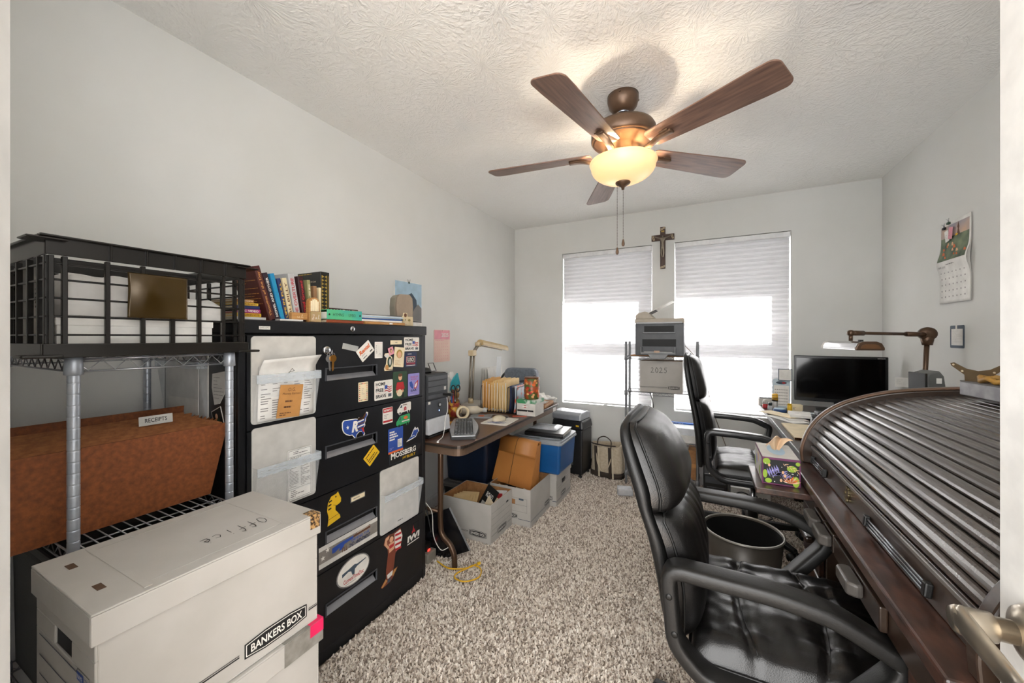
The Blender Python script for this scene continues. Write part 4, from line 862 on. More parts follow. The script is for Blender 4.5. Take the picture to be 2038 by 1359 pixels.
# binder and companions
t = thing('ring_binder', 'green ring binder with handwritten spine lying on the cabinet', 'binder', (-1.338, 1.02, TOPZ+.0132), -3)
GB = mat('binder_green', '#57b27c', .4, c2='#2f9a9a', sc=5, lo=.4, hi=.6)
q = MB(); q.box(-.003, 0, 0, .165, 0, .040).box(-.115, -.003, 0, .165, 0, .003).box(-.115, -.003, 0, .165, .037, .040); q.build('cover', GB, t, .001)
MB().box(-.11, -.008, .005, .16, .0035, .030).build('sheets', PAPER, t)
p = PR(frm((.0006, 0, 0), (0, 1, 0), (0, 0, 1))); p.text('HYMNS', .026, .075, .014, .026, 0, p.c('dkgreen')); p.text('UMBO.', .098, .135, .014, .026, 0, p.c('dkgreen')); p.flat(ell(.010, .02, .004, .004, 12), 0, p.c('black')); p.flat(ell(.155, .02, .004, .004, 12), 0, p.c('black')); p.done('handwriting', t)
flatbook('reddish brown book lying under the green binder', 1.016, 1.20, -1.336, TOPZ, .0125, .125, cv('rust_cover', '#8f4526'))
t = thing('wooden_board', 'thin light wooden board at the cabinet front edge', 'board', (-1.332, 1.33, TOPZ)); MB().box(-.12, 0, -.122, .125, 0, .012).build('board', OAK, t, .0015); MB().box(-.002, .0006, .02, .04, .003, .009).build('paper_tab', PAPER, t)
t = thing('paper_stack', 'stack of blue and white papers beside the green binder', 'paper', (-1.345, 1.325, TOPZ+.0126), -2)
for k, (m_, h_) in enumerate(((PAPER, .008), (mat('blue_folder', '#2a4d86', .5), .007), (PAPER, .004), (mat('pale_blue_paper', '#a9c0d2', .6), .005), (PAPER2, .004), (mat('charcoal_folder', '#4a4c50', .5), .003))):
    MB(T(-.004*(k % 3), .003*(k % 2), .001+sum((.008, .007, .004, .005, .004, .003)[:k])+.0003*k) @ RZ((-1)**k*1.2)).box(-.10, 0, -.145, .12, 0, h_).build('sheet', m_, t)
t = thing('note_block', 'dark wedge block with upside down lettering behind the binder', 'ornament', (-1.64, 1.30, TOPZ))
MB().add([(.0, -.13, 0), (.05, -.13, 0), (.05, .12, 0), (0, .12, 0), (.0, -.13, .085), (.018, -.13, .085), (.018, .12, .085), (0, .12, .085)], [(3, 2, 1, 0), (4, 5, 6, 7), (0, 1, 5, 4), (1, 2, 6, 5), (2, 3, 7, 6), (3, 0, 4, 7)]).build('block', cv('dark_maroon', '#3a2024'), t, .002)
p = PR(frm((.0196, .115, .083), (0, -1, 0), (.37, 0, -1)) @ T(0, -.002, .0008)); p.text('LEAVE A NOTE', 0, .23, .006, .036, 0, p.c('cream'), bold=.02); p.done('lettering', t)
# small loudspeaker
t = thing('desk_speaker', 'taupe and beige arched desk speaker on the cabinet corner', 'speaker', (-1.40, 1.515, TOPZ), -20)
A_ = [(-.045, .048), (.045, .048), (.047, .10), (.043, .145), (.028, .163), (-.028, .163), (-.043, .145), (-.047, .10)]
MB().prism(A_, 0, .022, M=frm((.0, 0, 0), (0, 1, 0), (0, 0, 1))).build('grille', mat('taupe_cloth', '#8f8070', .8, bump=.3, bsc=500), t, .004)
MB().prism([(x*.98, z) for x, z in A_], -.065, -.001, M=frm((0, 0, 0), (0, 1, 0), (0, 0, 1))).build('housing', mat('taupe_plastic', '#8b8474', .5), t, .006)
q = MB(); q.prism([(-.046, 0), (.046, 0), (.044, .049), (.014, .049), (.012, .068), (-.012, .068), (-.014, .049), (-.044, .049)], -.06, .024, M=frm((0, 0, 0), (0, 1, 0), (0, 0, 1))); q.build('base', BEIGE, t, .003)
p = PR(frm((.0246, 0, 0), (0, 1, 0), (0, 0, 1))); p.flat(ell(0, .055, .008, .010, 16), 0, p.c('brown')); p.rect(-.0015, .0015, .028, .036, 0, p.c('black')); p.rect(-.01, .01, .006, .008, 0, p.c('grey')); p.done('port', t)
for y in (-.02, .02): MB().lathe([(.006, 0), (.006, .006), (.004, .007)], 12, M=frm((.0242, y, .030), (0, 1, 0), (0, 0, 1))).build('knob', mat('olive_knob', '#8a7d4a', .4), t)

# ---- papers on the left wall
LW = lambda y, z: frm((XL, y, z), (0, 1, 0), (0, 0, 1))
def bclip(name, label, M, m):
    org = M.translation.copy(); t = thing(name, label, 'clip', org); L_ = T(*(-org)) @ M
    MB(L_).prism([(-.010, 0), (.010, 0), (.008, .012), (-.008, .012)], -.001, .009).build('jaw', m, t, .001, 1)
    for s_ in (-1, 1): MB(L_).tube([(s_*.004, .010, .004), (s_*.010, .024, .006+.004*s_), (s_*.014, .030, .008), (s_*.007, .026, .006), (s_*.003, .012, .004)], .0009, 5).build('wire_arm', CHROME, t)
def d_dog(p, w, h):
    p.rect(.004, w-.004, h*.42, h-.004, 0, p.c('sky')); p.flat(S([(.38, .55), (.45, .8), (.6, .84), (.78, .74), (.84, .5), (.7, .46), (.52, .48)], w, h), .0004, p.c('slate')); p.flat(S([(.42, .72), (.5, .8), (.58, .7), (.5, .62)], w, h), .0006, p.c('brown')); p.flat(S([(.5, .42), (.98, .42), (.98, .62), (.84, .68), (.7, .6)], w, h), .0005, p.c('grey'))
    p.rect(.004, w-.004, h*.40, h*.415, .0006, p.c('black'))
    for i in range(7):
        for j in range(5): p.rect(w*(.06+.13*i), w*(.09+.13*i), h*(.06+.062*j), h*(.075+.062*j), 0, p.c('grey'))
card('wall_calendar', 'calendar with an animal picture clipped to the wall above the speaker', 'calendar', 0, 0, .272, .46, 'paper', d_dog, th=.008, M0=LW(1.892, 1.20))
bclip('binder_clip', 'green binder clip at the top of the animal calendar', LW(2.03, 1.648), PAL['dkgreen'])
def d_pinkcal(p, w, h):
    p.rect(.003, w-.003, h*.70, h-.003, 0, p.c('pink')); p.text('2025', w*.45, w*.9, h*.78, h*.90, .0004, p.c('white'), bold=.02)
    for i in range(7):
        for j in range(6): p.rect(w*(.07+.125*i), w*(.10+.125*i), h*(.08+.095*j), h*(.10+.095*j), 0, p.c('pink'))
    p.lines(w*.06, w*.9, h*.655, h*.68, 1, 0, p.c('pink')); p.flat(ell(w*.5, h*.97, .003, .003, 8), .0006, p.c('brown')); p.flat(ell(w*.93, h*.97, .003, .003, 8), .0006, p.c('brown'))
card('wall_calendar', 'small pink wall calendar above the computer tower', 'calendar', 0, 0, .200, .248, mat('pale_pink_paper', '#ddb9ae', .7, c2='#e5cabd', sc=6), d_pinkcal, th=.005, M0=LW(2.307, 1.088))
# ================================================================ folding table
TZ = .72
WALN = mat('walnut_laminate', '#5a3d2b', .3, c2='#4a3022', sc=14, st=(8, 1, 1), lo=.3, hi=.7, detail=6)
BRONZE = mat('bronze_tube', '#5c4636', .35, .6)
t = thing('folding_table', 'long brown laminate folding table along the left wall', 'table', (-1.465, 2.356, 0)); ox, oy = -1.465, 2.356
MB().prism(rrect(-.357, .362, -.744, .744, .06, 6), TZ-.018, TZ).build('tabletop', WALN, t, .003)
MB().prism(rrect(-.359, .364, -.746, .746, .062, 6), TZ-.017, TZ-.004).build('edge_band', mat('dark_edge', '#3a3430', .3, .4), t)
q = MB(); q.prism(rrect(-.345, .350, -.732, .732, .055, 6), TZ-.058, TZ-.0182); q.build('apron', mat('apron_steel', '#6d5848', .4, .3), t)
for ly in (-.63, .70):
    for sx, x0, x1 in ((1, .145, .24), (-1, -.145, -.24)):
        pts = arc([(x0, ly, TZ-.058), (x0, ly, .40), (x0, ly, .22), (x0+.02*sx, ly, .165), (x0+.065*sx, ly, .13), (x1-.005*sx, ly, .085), (x1, ly, .03), (x1, ly, .0)], 5)
        MB().tube(pts, .0155, 12).build('leg', BRONZE, t)
    MB().tube([(-.145, ly, .30), (.145, ly, .30)], .010, 8).build('stretcher', BRONZE, t)
MB().box(.3505, .3515, .60, .66, TZ-.055, TZ-.012).build('sticker_tag', PAPER, t)

def onT(x, y): return (x, y, TZ+.0006)
# ---- computer tower
t = thing('computer_tower', 'black and grey desktop computer tower at the near end of the table', 'computer', onT(-1.57, 1.746))
w, d, h = .098, .215, .352
MB().box(-d, d-.012, -w, w, .014, h).build('case', BLACKP, t, .006)
q = MB(); q.box(d-.011, d, -w, w, .105, .205); q.build('lower_front', mat('tower_graphite', '#3d4046', .4), t, .004)
MB().box(d-.011, d-.002, -w, w, .2055, h-.004).build('bay_front', mat('tower_dark', '#2b2d31', .4), t, .003)
for z0, z1 in ((.315, .338), (.282, .310), (.250, .278), (.215, .235)): MB().box(d-.0018, d+.001, -w+.012, w-.016, z0, z1).build('drive_bay', DARKG, t, .002)
MB().add([(d-.011, -w, .02), (d+.018, -w, .02), (d+.018, w, .02), (d-.011, w, .02), (d-.011, -w, .104), (d+.010, -w, .104), (d+.010, w, .104), (d-.011, w, .104)], [(3, 2, 1, 0), (4, 5, 6, 7), (0, 1, 5, 4), (1, 2, 6, 5), (2, 3, 7, 6), (3, 0, 4, 7)]).build('silver_skirt', LGREY, t, .006)
MB().box(-d, d+.012, -w+.003, w-.003, 0, .0135).build('foot', BLACKP, t, .003)
F = frm((d+.0006, .012, .172), (0, 1, 0), (0, 0, 1)); MB().lathe([(.013, 0), (.013, .004), (.011, .005)], 20, M=F).build('power_ring', BLACK, t); MB().lathe([(.0075, .0042), (.0075, .0068)], 18, M=F).build('power_button', LGREY, t)
MB().lathe([(.003, 0), (.003, .002)], 10, M=frm((d+.0006, .012, .14), (0, 1, 0), (0, 0, 1))).build('power_light', mat('blue_led', '#7fa6ff', .3, em=2.), t)
p = PR(frm((d+.0008, 0, 0), (0, 1, 0), (0, 0, 1))); p.rect(-.085, -.066, .186, .2, 0, p.c('white')); p.done('badge', t); p = PR(frm((d+.0008, 0, 0), (0, 1, 0), (0, 0, 1))); p.rect(.055, .075, .252, .272, .0008, p.c('lgrey')); p.done('badge', t)
t = thing('usb_reader', 'black card reader plugged into the tower front', 'card reader', (-1.353+.001, 1.80, TZ+.228)); MB().box(0, .06, -.012, .012, -.007, .007).build('shell', BLACKP, t, .002); MB().box(.0, .012, .013, .0145, -.004, .004).build('badge', BLUE, t)
t = thing('phone_cable', 'white charging cable hanging from the tower over the table edge', 'cable', onT(-1.315, 1.75))
MB().tube(arc([(-.002, .03, .212), (.004, .03, .15), (.012, -.005, .09), (.02, -.02, .05), (.03, -.05, .012), (.035, -.08, .004), (.045, -.11, .004)], 6), .002, 6).build('cord', PAPER, t); MB().box(-.012, .012, -.005, .005, 0, .007, M=T(.052, -.122, .0) @ RZ(-55)).build('plug', PAPER, t, .001)
t = thing('phone_cradle', 'black phone cradle and tilted silver frame on top of the tower', 'cradle', (-1.44, 1.735, TZ+.3535))
MB().lathe([(.04, 0), (.042, .012), (.03, .026), (.012, .03)], 16, sx=1, sy=.8).build('base', BLACKP, t); q = MB(frm((.02, .03, .004), (0, 1, 0), (-.5, 0, 1))); q.box(0, .05, 0, .004, 0, .004).box(0, .05, .05, .054, 0, .004).box(0, .003, .004, .05, 0, .004).box(.047, .05, .004, .05, 0, .004); q.build('frame', CHROME, t)

# ---- keyboard
t = thing('keyboard', 'silver curved keyboard with black keys on the table corner', 'keyboard', onT(-1.30, 1.925), 123.7)
o_ = []
for k in range(41):
    x = -.235+.47*k/40; o_.append((x, .072+.012*math.cos(x*9)))
for k in range(41):
    x = .235-.47*k/40; o_.append((x, -.078-.014*math.cos(x*11)))
SILV = mat('silver_plastic', '#aeb1b4', .32, .35)
MB().prism(o_, .0, .014).build('base', BLACKP, t)
MB().prism([(x*.985, y*.97) for x, y in o_], .0141, .020).build('shell', SILV, t, .003)
MB().prism(rrect(-.20, .20, -.055, .052, .012), .0202, .0215).build('key_deck', BLACKP, t)
q = MB()
for r_ in range(6):
    for c_ in range(20):
        if (r_ == 5 and c_ % 4 == 3) or (c_ in (14,)): continue
        x = -.197+c_*.0196; y = -.052+r_*.0172
        if r_ == 0 and 4 <= c_ <= 8:
            if c_ == 4: q.box(x, x+.095, y, y+.015, .0217, .027, top=(.002, .002))
            continue
        q.box(x, x+.0172, y, y+.015, .0217, .027, top=(.002, .002))
q.build('keys', mat('key_cap', '#2c2e31', .4), t, kind='stuff')
# ---- mouse and pad
t = thing('mouse_pad', 'white mouse pad with blue drawing under the mouse', 'mouse pad', onT(-1.212, 2.225), 4); MB().prism(rrect(-.092, .092, -.112, .112, .012), 0, .003).build('pad', WHITE, t)
p = PR(T(0, 0, .0034)); [p.line([(-.07+.13*random.random(), -.09+.06*random.random()) for _ in range(3)], .003, 0, p.c('blue')) for _ in range(8)]; [p.line([(-.07+.13*random.random(), -.07+.12*random.random()) for _ in range(2)], .002, 0, p.c('grey')) for _ in range(7)]; p.done('drawing', t)
t = thing('computer_mouse', 'beige computer mouse resting on the white pad', 'mouse', (-1.225, 2.235, TZ+.0041), 70)
def mouse(u, v):
    a = 2*math.pi*u; r_ = math.sin(v*math.pi/2); z = math.cos(v*math.pi/2)
    return (.055*r_*math.cos(a), .031*r_*math.sin(a)*(1+.12*math.cos(a)), .034*z**.8*(1-.18*math.cos(a)*r_))
MB().grid(mouse, 24, 10).build('shell', mat('mouse_beige', '#cfc2a8', .35), t); MB().tube(arc([(.055, 0, .008), (.09, .01, .004), (.12, .05, .003), (.11, .12, .003), (.06, .20, .003)], 6), .0022, 6).build('cord', GREYP, t)

# ---- manila folders in a wire sorter
t = thing('file_sorter', 'black wire desktop sorter holding folders on the table', 'file sorter', onT(-1.365, 2.60))
q = MB(); q.box(-.15, .155, -.125, .125, .0, .004); q.build('tray', BLACKM, t)
for x in (-.15, .075, .115, .15):
    MB().tube(arc([(x, -.122, .004), (x, -.125, .05), (x, -.118, .17), (x, -.09, .19), (x, .09, .19), (x, .118, .17), (x, .122, .004)], 5), .0028, 6).build('wire_divider', BLACKM, t)
MAN = [mat('manila_%d' % i, c, .7, c2=c2, sc=12) for i, (c, c2) in enumerate((('#cf9d58', '#c08c48'), ('#d9b77c', '#cfa869'), ('#e0c491', '#d5b681')))]
xs = [-1.496, -1.472, -1.448, -1.422, -1.399, -1.378, -1.353, -1.330, -1.308]
for k, x in enumerate(xs):
    f = thing('file_folder', ('amber folder at the left end of the wire sorter', 'second manila folder from the left in the sorter', 'third manila folder from the left in the sorter', 'fourth manila folder from the left in the sorter', 'middle manila folder in the wire sorter', 'manila folder right of the middle of the sorter', 'third manila folder from the right in the sorter', 'second manila folder from the right in the sorter', 'pale manila folder at the right end of the row')[k], 'folder', (x, 2.59, TZ+.0052), 0, 'manila folders in the sorter')
    h_ = .225+.012*math.sin(k*1.7); sp = .005+.002*(k % 3)
    for s_ in (-1, 1):
        q = MB(); q.grid(lambda u, v, s_=s_: (s_*(.0008+sp*math.sin(v*math.pi*.62)*(1-.5*u)), -.115+.23*u, h_*v+(.010 if s_ > 0 and .2+.07*(k % 5) < u < .5+.07*(k % 5) and v > .98 else 0)), 12, 10); q.build('leaf', MAN[min(2, k // 3)], f, solid=.0006)
    MB().box(-.002, .002, -.108, .108, .006, h_-.02).build('papers', PAPER, f)
    p = PR(frm((.004, -.04, h_-.006), (0, 1, 0), (0, 0, 1)))
for k, (x, m_, lb) in enumerate(((-1.283, PAL['navy'], 'dark blue magazine between the sorter wires'), (-1.242, mat('map_cover', '#a9b8c4', .4, c2='#c75b3a', sc=18, lo=.5, hi=.6), 'colourful brochure at the right end of the sorter'))):
    g = thing('magazine', lb, 'magazine', (x, 2.60, TZ+.0052)); q = MB(); q.grid(lambda u, v: (.012*math.sin(v*2.4), -.11+.22*u, .195*v), 6, 8); q.build('sheets', m_, g, solid=.006)
    p = PR(frm((.0, -.1132, .02), (1, 0, 0), (0, 0, 1)))

# ---- green and white box with a fruit tin on it
t = thing('carton', 'white carton with a green lid under the fruit tin', 'box', onT(-1.132, 2.54)); MB().box(-.072, .072, -.08, .08, 0, .088).build('body', PAPER2, t, .002); MB().box(-.0735, .0735, -.0815, .0815, .086, .112).build('lid', mat('green_lid', '#3d8a5c', .45, c2='#c8cfc6', sc=9, lo=.45, hi=.5), t, .002)
p = PR(frm((-.072, -.0806, 0), (1, 0, 0), (0, 0, 1))); p.rect(.004, .13, .03, .042, 0, p.c('black')); p.flat(ell(.065, .065, .017, .015, 18), 0, p.c('lgrey')); p.flat(ell(.065, .065, .012, .010, 18), .0003, p.c('red')); p.rect(.045, .085, .061, .069, .0005, p.c('white')); p.flat(ell(.085, .035, .003, .003, 8), .0003, p.c('white')); p.done('label_print', t)
t = thing('fruit_tin', 'round tin printed with fruit standing on the green carton', 'tin', (-1.125, 2.545, TZ+.1132))
MB().lathe([(.052, 0), (.054, .003), (.054, .150), (.051, .152)], 28).build('can', mat('fruit_print', '#a84a28', .35, c2='#4b5a2a', sc=22, lo=.42, hi=.55), t)
MB().lathe([(.0555, .148), (.0555, .154), (.050, .156)], 28).build('rim', mat('copper_rim', '#7a4a30', .3, .6), t)
q = MB()
rd = random.Random(5)
for k in range(34):
    a = rd.uniform(-2.8, .3); z = rd.uniform(.018, .135); rr = rd.uniform(.009, .016); F = T(.0543*math.cos(a), .0543*math.sin(a), z) @ RZ(math.degrees(a)) @ RY(90); q.flat(ell(0, 0, rr*.8, rr, 10), .0003+.0002*k*.1, k % 3, F)
q.build('fruit_print', [PAL['orange'], PAL['red'], mat('peach_ink', '#e0a468', .5)], t)

# ---- beige desk lamp at the wall
t = thing('desk_lamp', 'beige jointed desk lamp with a tube head on the long table', 'lamp', onT(-1.66, 2.62))
MB().box(-.07, .09, -.10, .11, 0, .035).build('base', mat('lamp_grey', '#b7b1a6', .45), t, .01); MB().lathe([(.022, .0352), (.022, .07), (.016, .075)], 16, M=T(.0, -.06, 0)).build('swivel', BEIGE, t)
STL = mat('lamp_steel', '#8d8578', .35, .6)
for x in (-.014, .014): MB().tube([(x, -.06, .06), (x, -.035, .43)], .009, 8).build('lower_arm', STL, t)
MB().box(-.024, .024, -.065, -.01, .41, .455).build('elbow', BEIGE, t, .006)
for x in (-.010, .010): MB().tube([(x, -.02, .44), (x+.01, .035, .495)], .007, 8).build('upper_arm', STL, t)
MB().lathe([(.02, -.02), (.02, .02)], 14, M=T(.01, .035, .50) @ RY(90)).build('head_joint', BEIGE, t)
F = T(.015, .05, .505) @ RZ(-4) @ RX(-90) @ RX(-8)
q = MB(F); A = [(.036*math.cos(R(a)), .036*math.sin(R(a))) for a in range(-200, 21, 20)]; A2 = [(.033*math.cos(R(a)), .033*math.sin(R(a))) for a in range(20, -201, -20)]
q.prism(A+A2, 0, .40, sm=False); q.prism([(.034*math.cos(R(a)), .034*math.sin(R(a))) for a in range(-200, 21, 20)], .0, .008); q.build('lamp_shade', mat('lamp_tan', '#b79f72', .42), t)
MB(F).tube([(0, -.002, .02), (0, -.002, .395)], .014, 10).build('tube_bulb', mat('tube_white', '#e8e8e6', .3), t)
t = thing('clear_ruler', 'clear printed plastic strip leaning under the lamp head', 'ruler', onT(-1.555, 2.80)); MB(frm((0, 0, 0), (.5, .866, 0), (-.15, -.45, 1.2))).box(-.022, .022, 0, .40, 0, .002).build('strip', clear_mat('ruler_clear', '#e9eef2', .35, .1), t)

# ---- mug of pens with scissors, and clutter at the wall
t = thing('pen_mug', 'patterned yellow and red pen mug behind the keyboard', 'mug', onT(-1.578, 2.215))
MB().lathe([(.036, 0), (.040, .004), (.040, .10), (.037, .10), (.036, .008), (.002, .007)], 24, cap=(True, True)).build('cup', mat('mug_print', '#c7962e', .35, c2='#8d2a22', sc=28, lo=.45, hi=.55), t)
MB().tube([(.040+.024*math.sin(a*.45), .0, .052+.030*math.cos(a*.45)) for a in range(1, 7)], .005, 8).build('handle', CREAM, t)
t = thing('scissors', 'black handled scissors upright in the pen mug', 'scissors', (-1.573, 2.22, TZ+.012)); F = frm((0, 0, 0), (.35, .9, 0), (.05, 0, 1))
for s_ in (-1, 1):
    q = MB(F); cx_ = s_*.019; q.tube([(cx_+.016*math.cos(R(a)), .185+.024*math.sin(R(a)), s_*.002) for a in range(0, 360, 30)], .0042, 8, closed=True); q.build('handle', mat('scissor_black', '#1d1b1c', .35), t)
    MB(F).prism([(s_*.012, .165), (s_*.004, .168), (-s_*.004, .005), (-s_*.001, .003)], s_*.002-.0008, s_*.002+.0008).build('blade', CHROME, t)
for k, (dx, dy, m_, lb) in enumerate(((-.015, -.01, PAL['brown'], 'brown pencil in the pen mug nearest the tower'), (.004, -.018, PAL['blue'], 'blue pen in the front of the pen mug'), (-.012, .014, PAL['red'], 'red pen at the back of the pen mug'))):
    g = thing('pen', lb, 'pen', (-1.578+dx, 2.215+dy, TZ+.009)); e_ = (dx*1.6, dy*1.6, .145+.01*k); MB().tube([(0, 0, 0), e_], .0042, 8).build('barrel', m_, g); MB().tube([tuple(c*.97 for c in e_), tuple(c*1.05 for c in e_)], .0034, 8).build('cap', BLACK, g)
t = thing('gift_bag', 'teal and white patterned paper bag against the wall behind the mug', 'bag', onT(-1.745, 2.385)); 
MB().box(-.05, .05, -.065, .065, 0, .26, top=(.02, -.004)).build('bag', PAPER, t)
q = MB(frm((.0, 0, 0), (0, 1, 0), (0, 0, 1)))
for sh in ([(-.06, .16), (.02, .15), (.06, .2), (.03, .285), (-.01, .26), (-.05, .22)],): q.prism(sh, .052, .062)
q.build('teal_tissue', mat('teal_tissue', '#2ba7b4', .45, c2='#1d8fa0', sc=15), t)
MB(frm((.0, .0, 0), (0, 1, 0), (0, 0, 1))).prism(ell(-.03, .27, .025, .03, 14), .04, .05).build('white_tissue', PAPER, t)
t = thing('tape_roll', 'wide roll of masking tape standing behind the keyboard', 'tape', onT(-1.47, 2.165)); F = frm((0, 0, .045), (.6, .75, 0), (0, 0, 1))
MB(F).lathe([(.032, -.012), (.045, -.012), (.045, .012), (.032, .012), (.032, -.012)], 28, cap=(False, False)).build('roll', CREAM, t)
t = thing('plush_toy', 'small brown soft toy beside the mug', 'toy', onT(-1.655, 2.335)); MB().lathe([(.002, 0), (.035, .004), (.042, .05), (.034, .09), (.02, .105)], 18).build('body', mat('plush_brown', '#8d6844', .9, bump=.5, bsc=200), t); MB().lathe([(.005, .1), (.03, .112), (.034, .135), (.024, .16), (.004, .168)], 18).build('head', mat('plush_tan', '#a98256', .9, bump=.5, bsc=200), t)
for s_ in (-1, 1): MB().lathe([(.002, 0), (.013, .006), (.012, .018), (.003, .024)], 10, M=T(.0, s_*.028, .152)).build('ear', mat('plush_brown', '#8d6844'), t)
t = thing('white_bottle', 'pale bottle lying on its side beside the tape roll', 'bottle', onT(-1.50, 2.33), 30); MB(T(0, 0, .031) @ RY(90)).lathe([(.006, -.08), (.030, -.075), (.030, .04), (.014, .065), (.013, .08)], 18).build('body', mat('bottle_bone', '#c7bda9', .35), t); MB(T(0, 0, .031) @ RY(90)).lathe([(.016, .0795), (.016, .105), (.014, .106)], 14).build('cap', PAPER2, t)
t = thing('note_pad', 'grey memo pad with an orange square behind the keyboard', 'notepad', onT(-1.395, 2.285), 20); MB().box(-.075, .075, -.05, .05, 0, .008).build('pad', GREYP, t, .001); MB().box(-.02, .02, -.02, .015, .0082, .0095).build('orange_square', PAL['orange'], t)
t = thing('yellow_pad', 'yellow sticky note pad beside the tower', 'notepad', onT(-1.475, 1.985), 15); MB().box(-.045, .045, -.045, .045, 0, .010).build('pad', YELLOW, t); MB().box(-.045, .045, -.045, .045, .0102, .0108).build('top_note', mat('orange_note', '#d99a30', .6), t)
t = thing('receipt', 'red printed receipt lying in front of the green carton', 'paper', onT(-1.165, 2.425), 20); MB().box(-.05, .05, -.02, .02, 0, .001).build('slip', mat('red_paper', '#c75a40', .6), t); p = PR(T(0, 0, .0014)); p.lines(-.04, .04, -.014, .014, 4, 0, p.c('brown'), fill=.2); p.done('print', t)
# ---- bags and papers at the far end
GBAG = mat('grey_nylon', '#6e7680', .6, c2='#5f666f', sc=60, bump=.2, bsc=300)
t = thing('laptop_bag', 'grey zipped laptop bag upright at the far end of the table', 'bag', onT(-1.42, 3.015), 3)
MB().prism(rrect(-.16, .14, 0, .29, .05, 5), -.04, .04, M=RX(90)).build('body', GBAG, t, .012)
MB().tube(arc([(-.15, -.045, .20), (-.05, -.052, .178), (.05, -.052, .19), (.135, -.045, .235)], 6), .0035, 6).build('zip', BLACK, t)
MB().tube(arc([(-.155, -.02, .05), (-.19, -.02, .12), (-.19, -.02, .20), (-.15, -.02, .25)], 6), .010, 8).build('strap', mat('strap_black', '#232325', .7), t)
t = thing('standing_papers', 'row of white hanging files behind the manila folders', 'paper', onT(-1.66, 2.96))
for k in range(6): MB(T(0, .0, 0) @ RY(5-2*k)).box(-.09+.022*k, -.088+.022*k, -.13, .12, .001, .28+.01*(k % 2)).build('sheet', PAPER if k % 2 else PAPER2, t)
t = thing('paper_stack', 'stack of white papers in front of the grey bag', 'paper', onT(-1.44, 2.84)); 
for k in range(5): MB(T(.004*k, -.003*k, .004*k) @ RZ(3*k-5)).box(-.11, .11, -.06, .055, 0, .0036).build('sheet', PAPER, t)
t = thing('padded_envelope', 'brown envelope lying at the far end of the table', 'envelope', onT(-1.20, 2.87), 6); MB().box(-.085, .085, -.14, .14, 0, .03).build('envelope', KRAFT, t, .01); MB().box(-.03, .06, -.05, .07, .0302, .0312).build('label', PAPER, t)
def crumpled_paper(label, x, y, z, s_, seed, name='crumpled_paper'):
    t = thing(name, label, 'paper', (x, y, z)); rd = random.Random(seed)
    for k in range(4):
        M_ = T(rd.uniform(-.3, .3)*s_, rd.uniform(-.3, .3)*s_, .006+.010*k) @ RZ(rd.uniform(0, 180)) @ RX(rd.uniform(-4, 10))
        q = MB(M_); q.grid(lambda u, v: ((u-.5)*s_*1.3, (v-.5)*s_, .10*s_+.16*s_*noise.noise(Vector((u*2.2+seed, v*2.2, k)))), 8, 8, sm=False); q.build('sheet', PAPER, t, solid=.0006)
crumpled_paper('crumpled white receipts heaped on the brown envelope', -1.19, 2.87, TZ+.036, .13, 4); crumpled_paper('loose folded papers overhanging the far corner of the table', -1.16, 3.055, TZ+.003, .055, 9)

# ================================================================ under the table
def pr_open(p, a, c, h):
    F = face('-y', a, c); emblem(p, 2*a-.155, 2*a-.03, .035, .075, M=F); p.rect(.15, 2*a-.165, .058, .060, .0002, p.c('black'), F); p.rect(.15, 2*a-.165, .053, .0545, .0002, p.c('black'), F)
    F = face('+x', a, c); emblem(p, .085, .205, .035, .073, M=F); p.rect(.01, .08, .053, .055, .0002, p.c('black'), F); p.rect(.21, 2*c-.01, .053, .055, .0002, p.c('black'), F)
    for z in (.19, .155, .115, .085): p.rect(.012, 2*c-.03, z, z+.0016, .0002, p.c('grey'), F)
    p.rect(2*c-.085, 2*c-.055, .188, .2, .0002, p.c('black'), F); p.line([(.12-.03, .215), (.12-.036, .205), (.12-.03, .19), (.17, .192)], .0016, .0002, p.c('grey'), F)
bx = bankers('open white record box full of papers under the near end of the table', (-1.350, 2.165, 0), .366, .288, .25, 0, False, 'x', False, pr_open)
def inbox(name, label, cat, cx, cy, z, w, l, h, m, ry=0, rx=0, rz=0, th=.0015, extra=None):
    t = thing(name, label, cat, (cx, cy, z)); t.rotation_euler = (R(rx), R(ry), R(rz)); MB().box(-w/2, w/2, -th/2, th/2, 0, h).build('sheet', m, t)
    if extra: extra(t, w, h, th)
    return t
# box contents: leaning folders, a block of papers fills the bottom
t = thing('paper_stack', 'thick block of papers filling the bottom of the open record box', 'paper', (-1.35, 2.165, .0065)); MB().box(-.17, .17, -.13, .13, 0, .10).build('block', PAPER2, t, .003); MB().box(-.165, .12, -.125, .11, .1005, .108).build('top_sheet', CREAM, t)
for k in range(4): inbox('file_folder', ('front', 'second', 'third', 'rear')[k]+' leaning manila folder at the left of the open record box', 'folder', -1.455+.004*k, 2.085+.028*k, .116, .13, 0, .12, MAN[2], ry=-4, rx=-38-3*k, th=.003, rz=8)
inbox('flyer', 'black flyer with white letters leaning in the open record box', 'paper', -1.335, 2.205, .118, .10, 0, .16, BLACK, ry=22, rx=-18, rz=-12, th=.004, extra=lambda t, w, h, th: (lambda p: (p.text('ROAD', -.03, .03, .085, .12, 0, p.c('white'), bold=.03), p.rect(-.035, .035, .02, .05, 0, p.c('lgrey')), p.done('print', t)))(PR(frm((0, -th/2-.0006, 0), (1, 0, 0), (0, 0, 1)))))
inbox('letter', 'cream letter leaning across the open record box', 'paper', -1.262, 2.165, .122, .11, 0, .11, CREAM, ry=18, rx=-42, rz=8, th=.002)
inbox('letter', 'white and red printed leaflet at the back of the open record box', 'paper', -1.235, 2.255, .118, .11, 0, .12, PAPER, ry=-8, rx=-20, th=.002, extra=lambda t, w, h, th: MB().box(-.05, .02, -th/2-.001, -th/2-.0004, .03, .1).build('red_panel', RED, t))
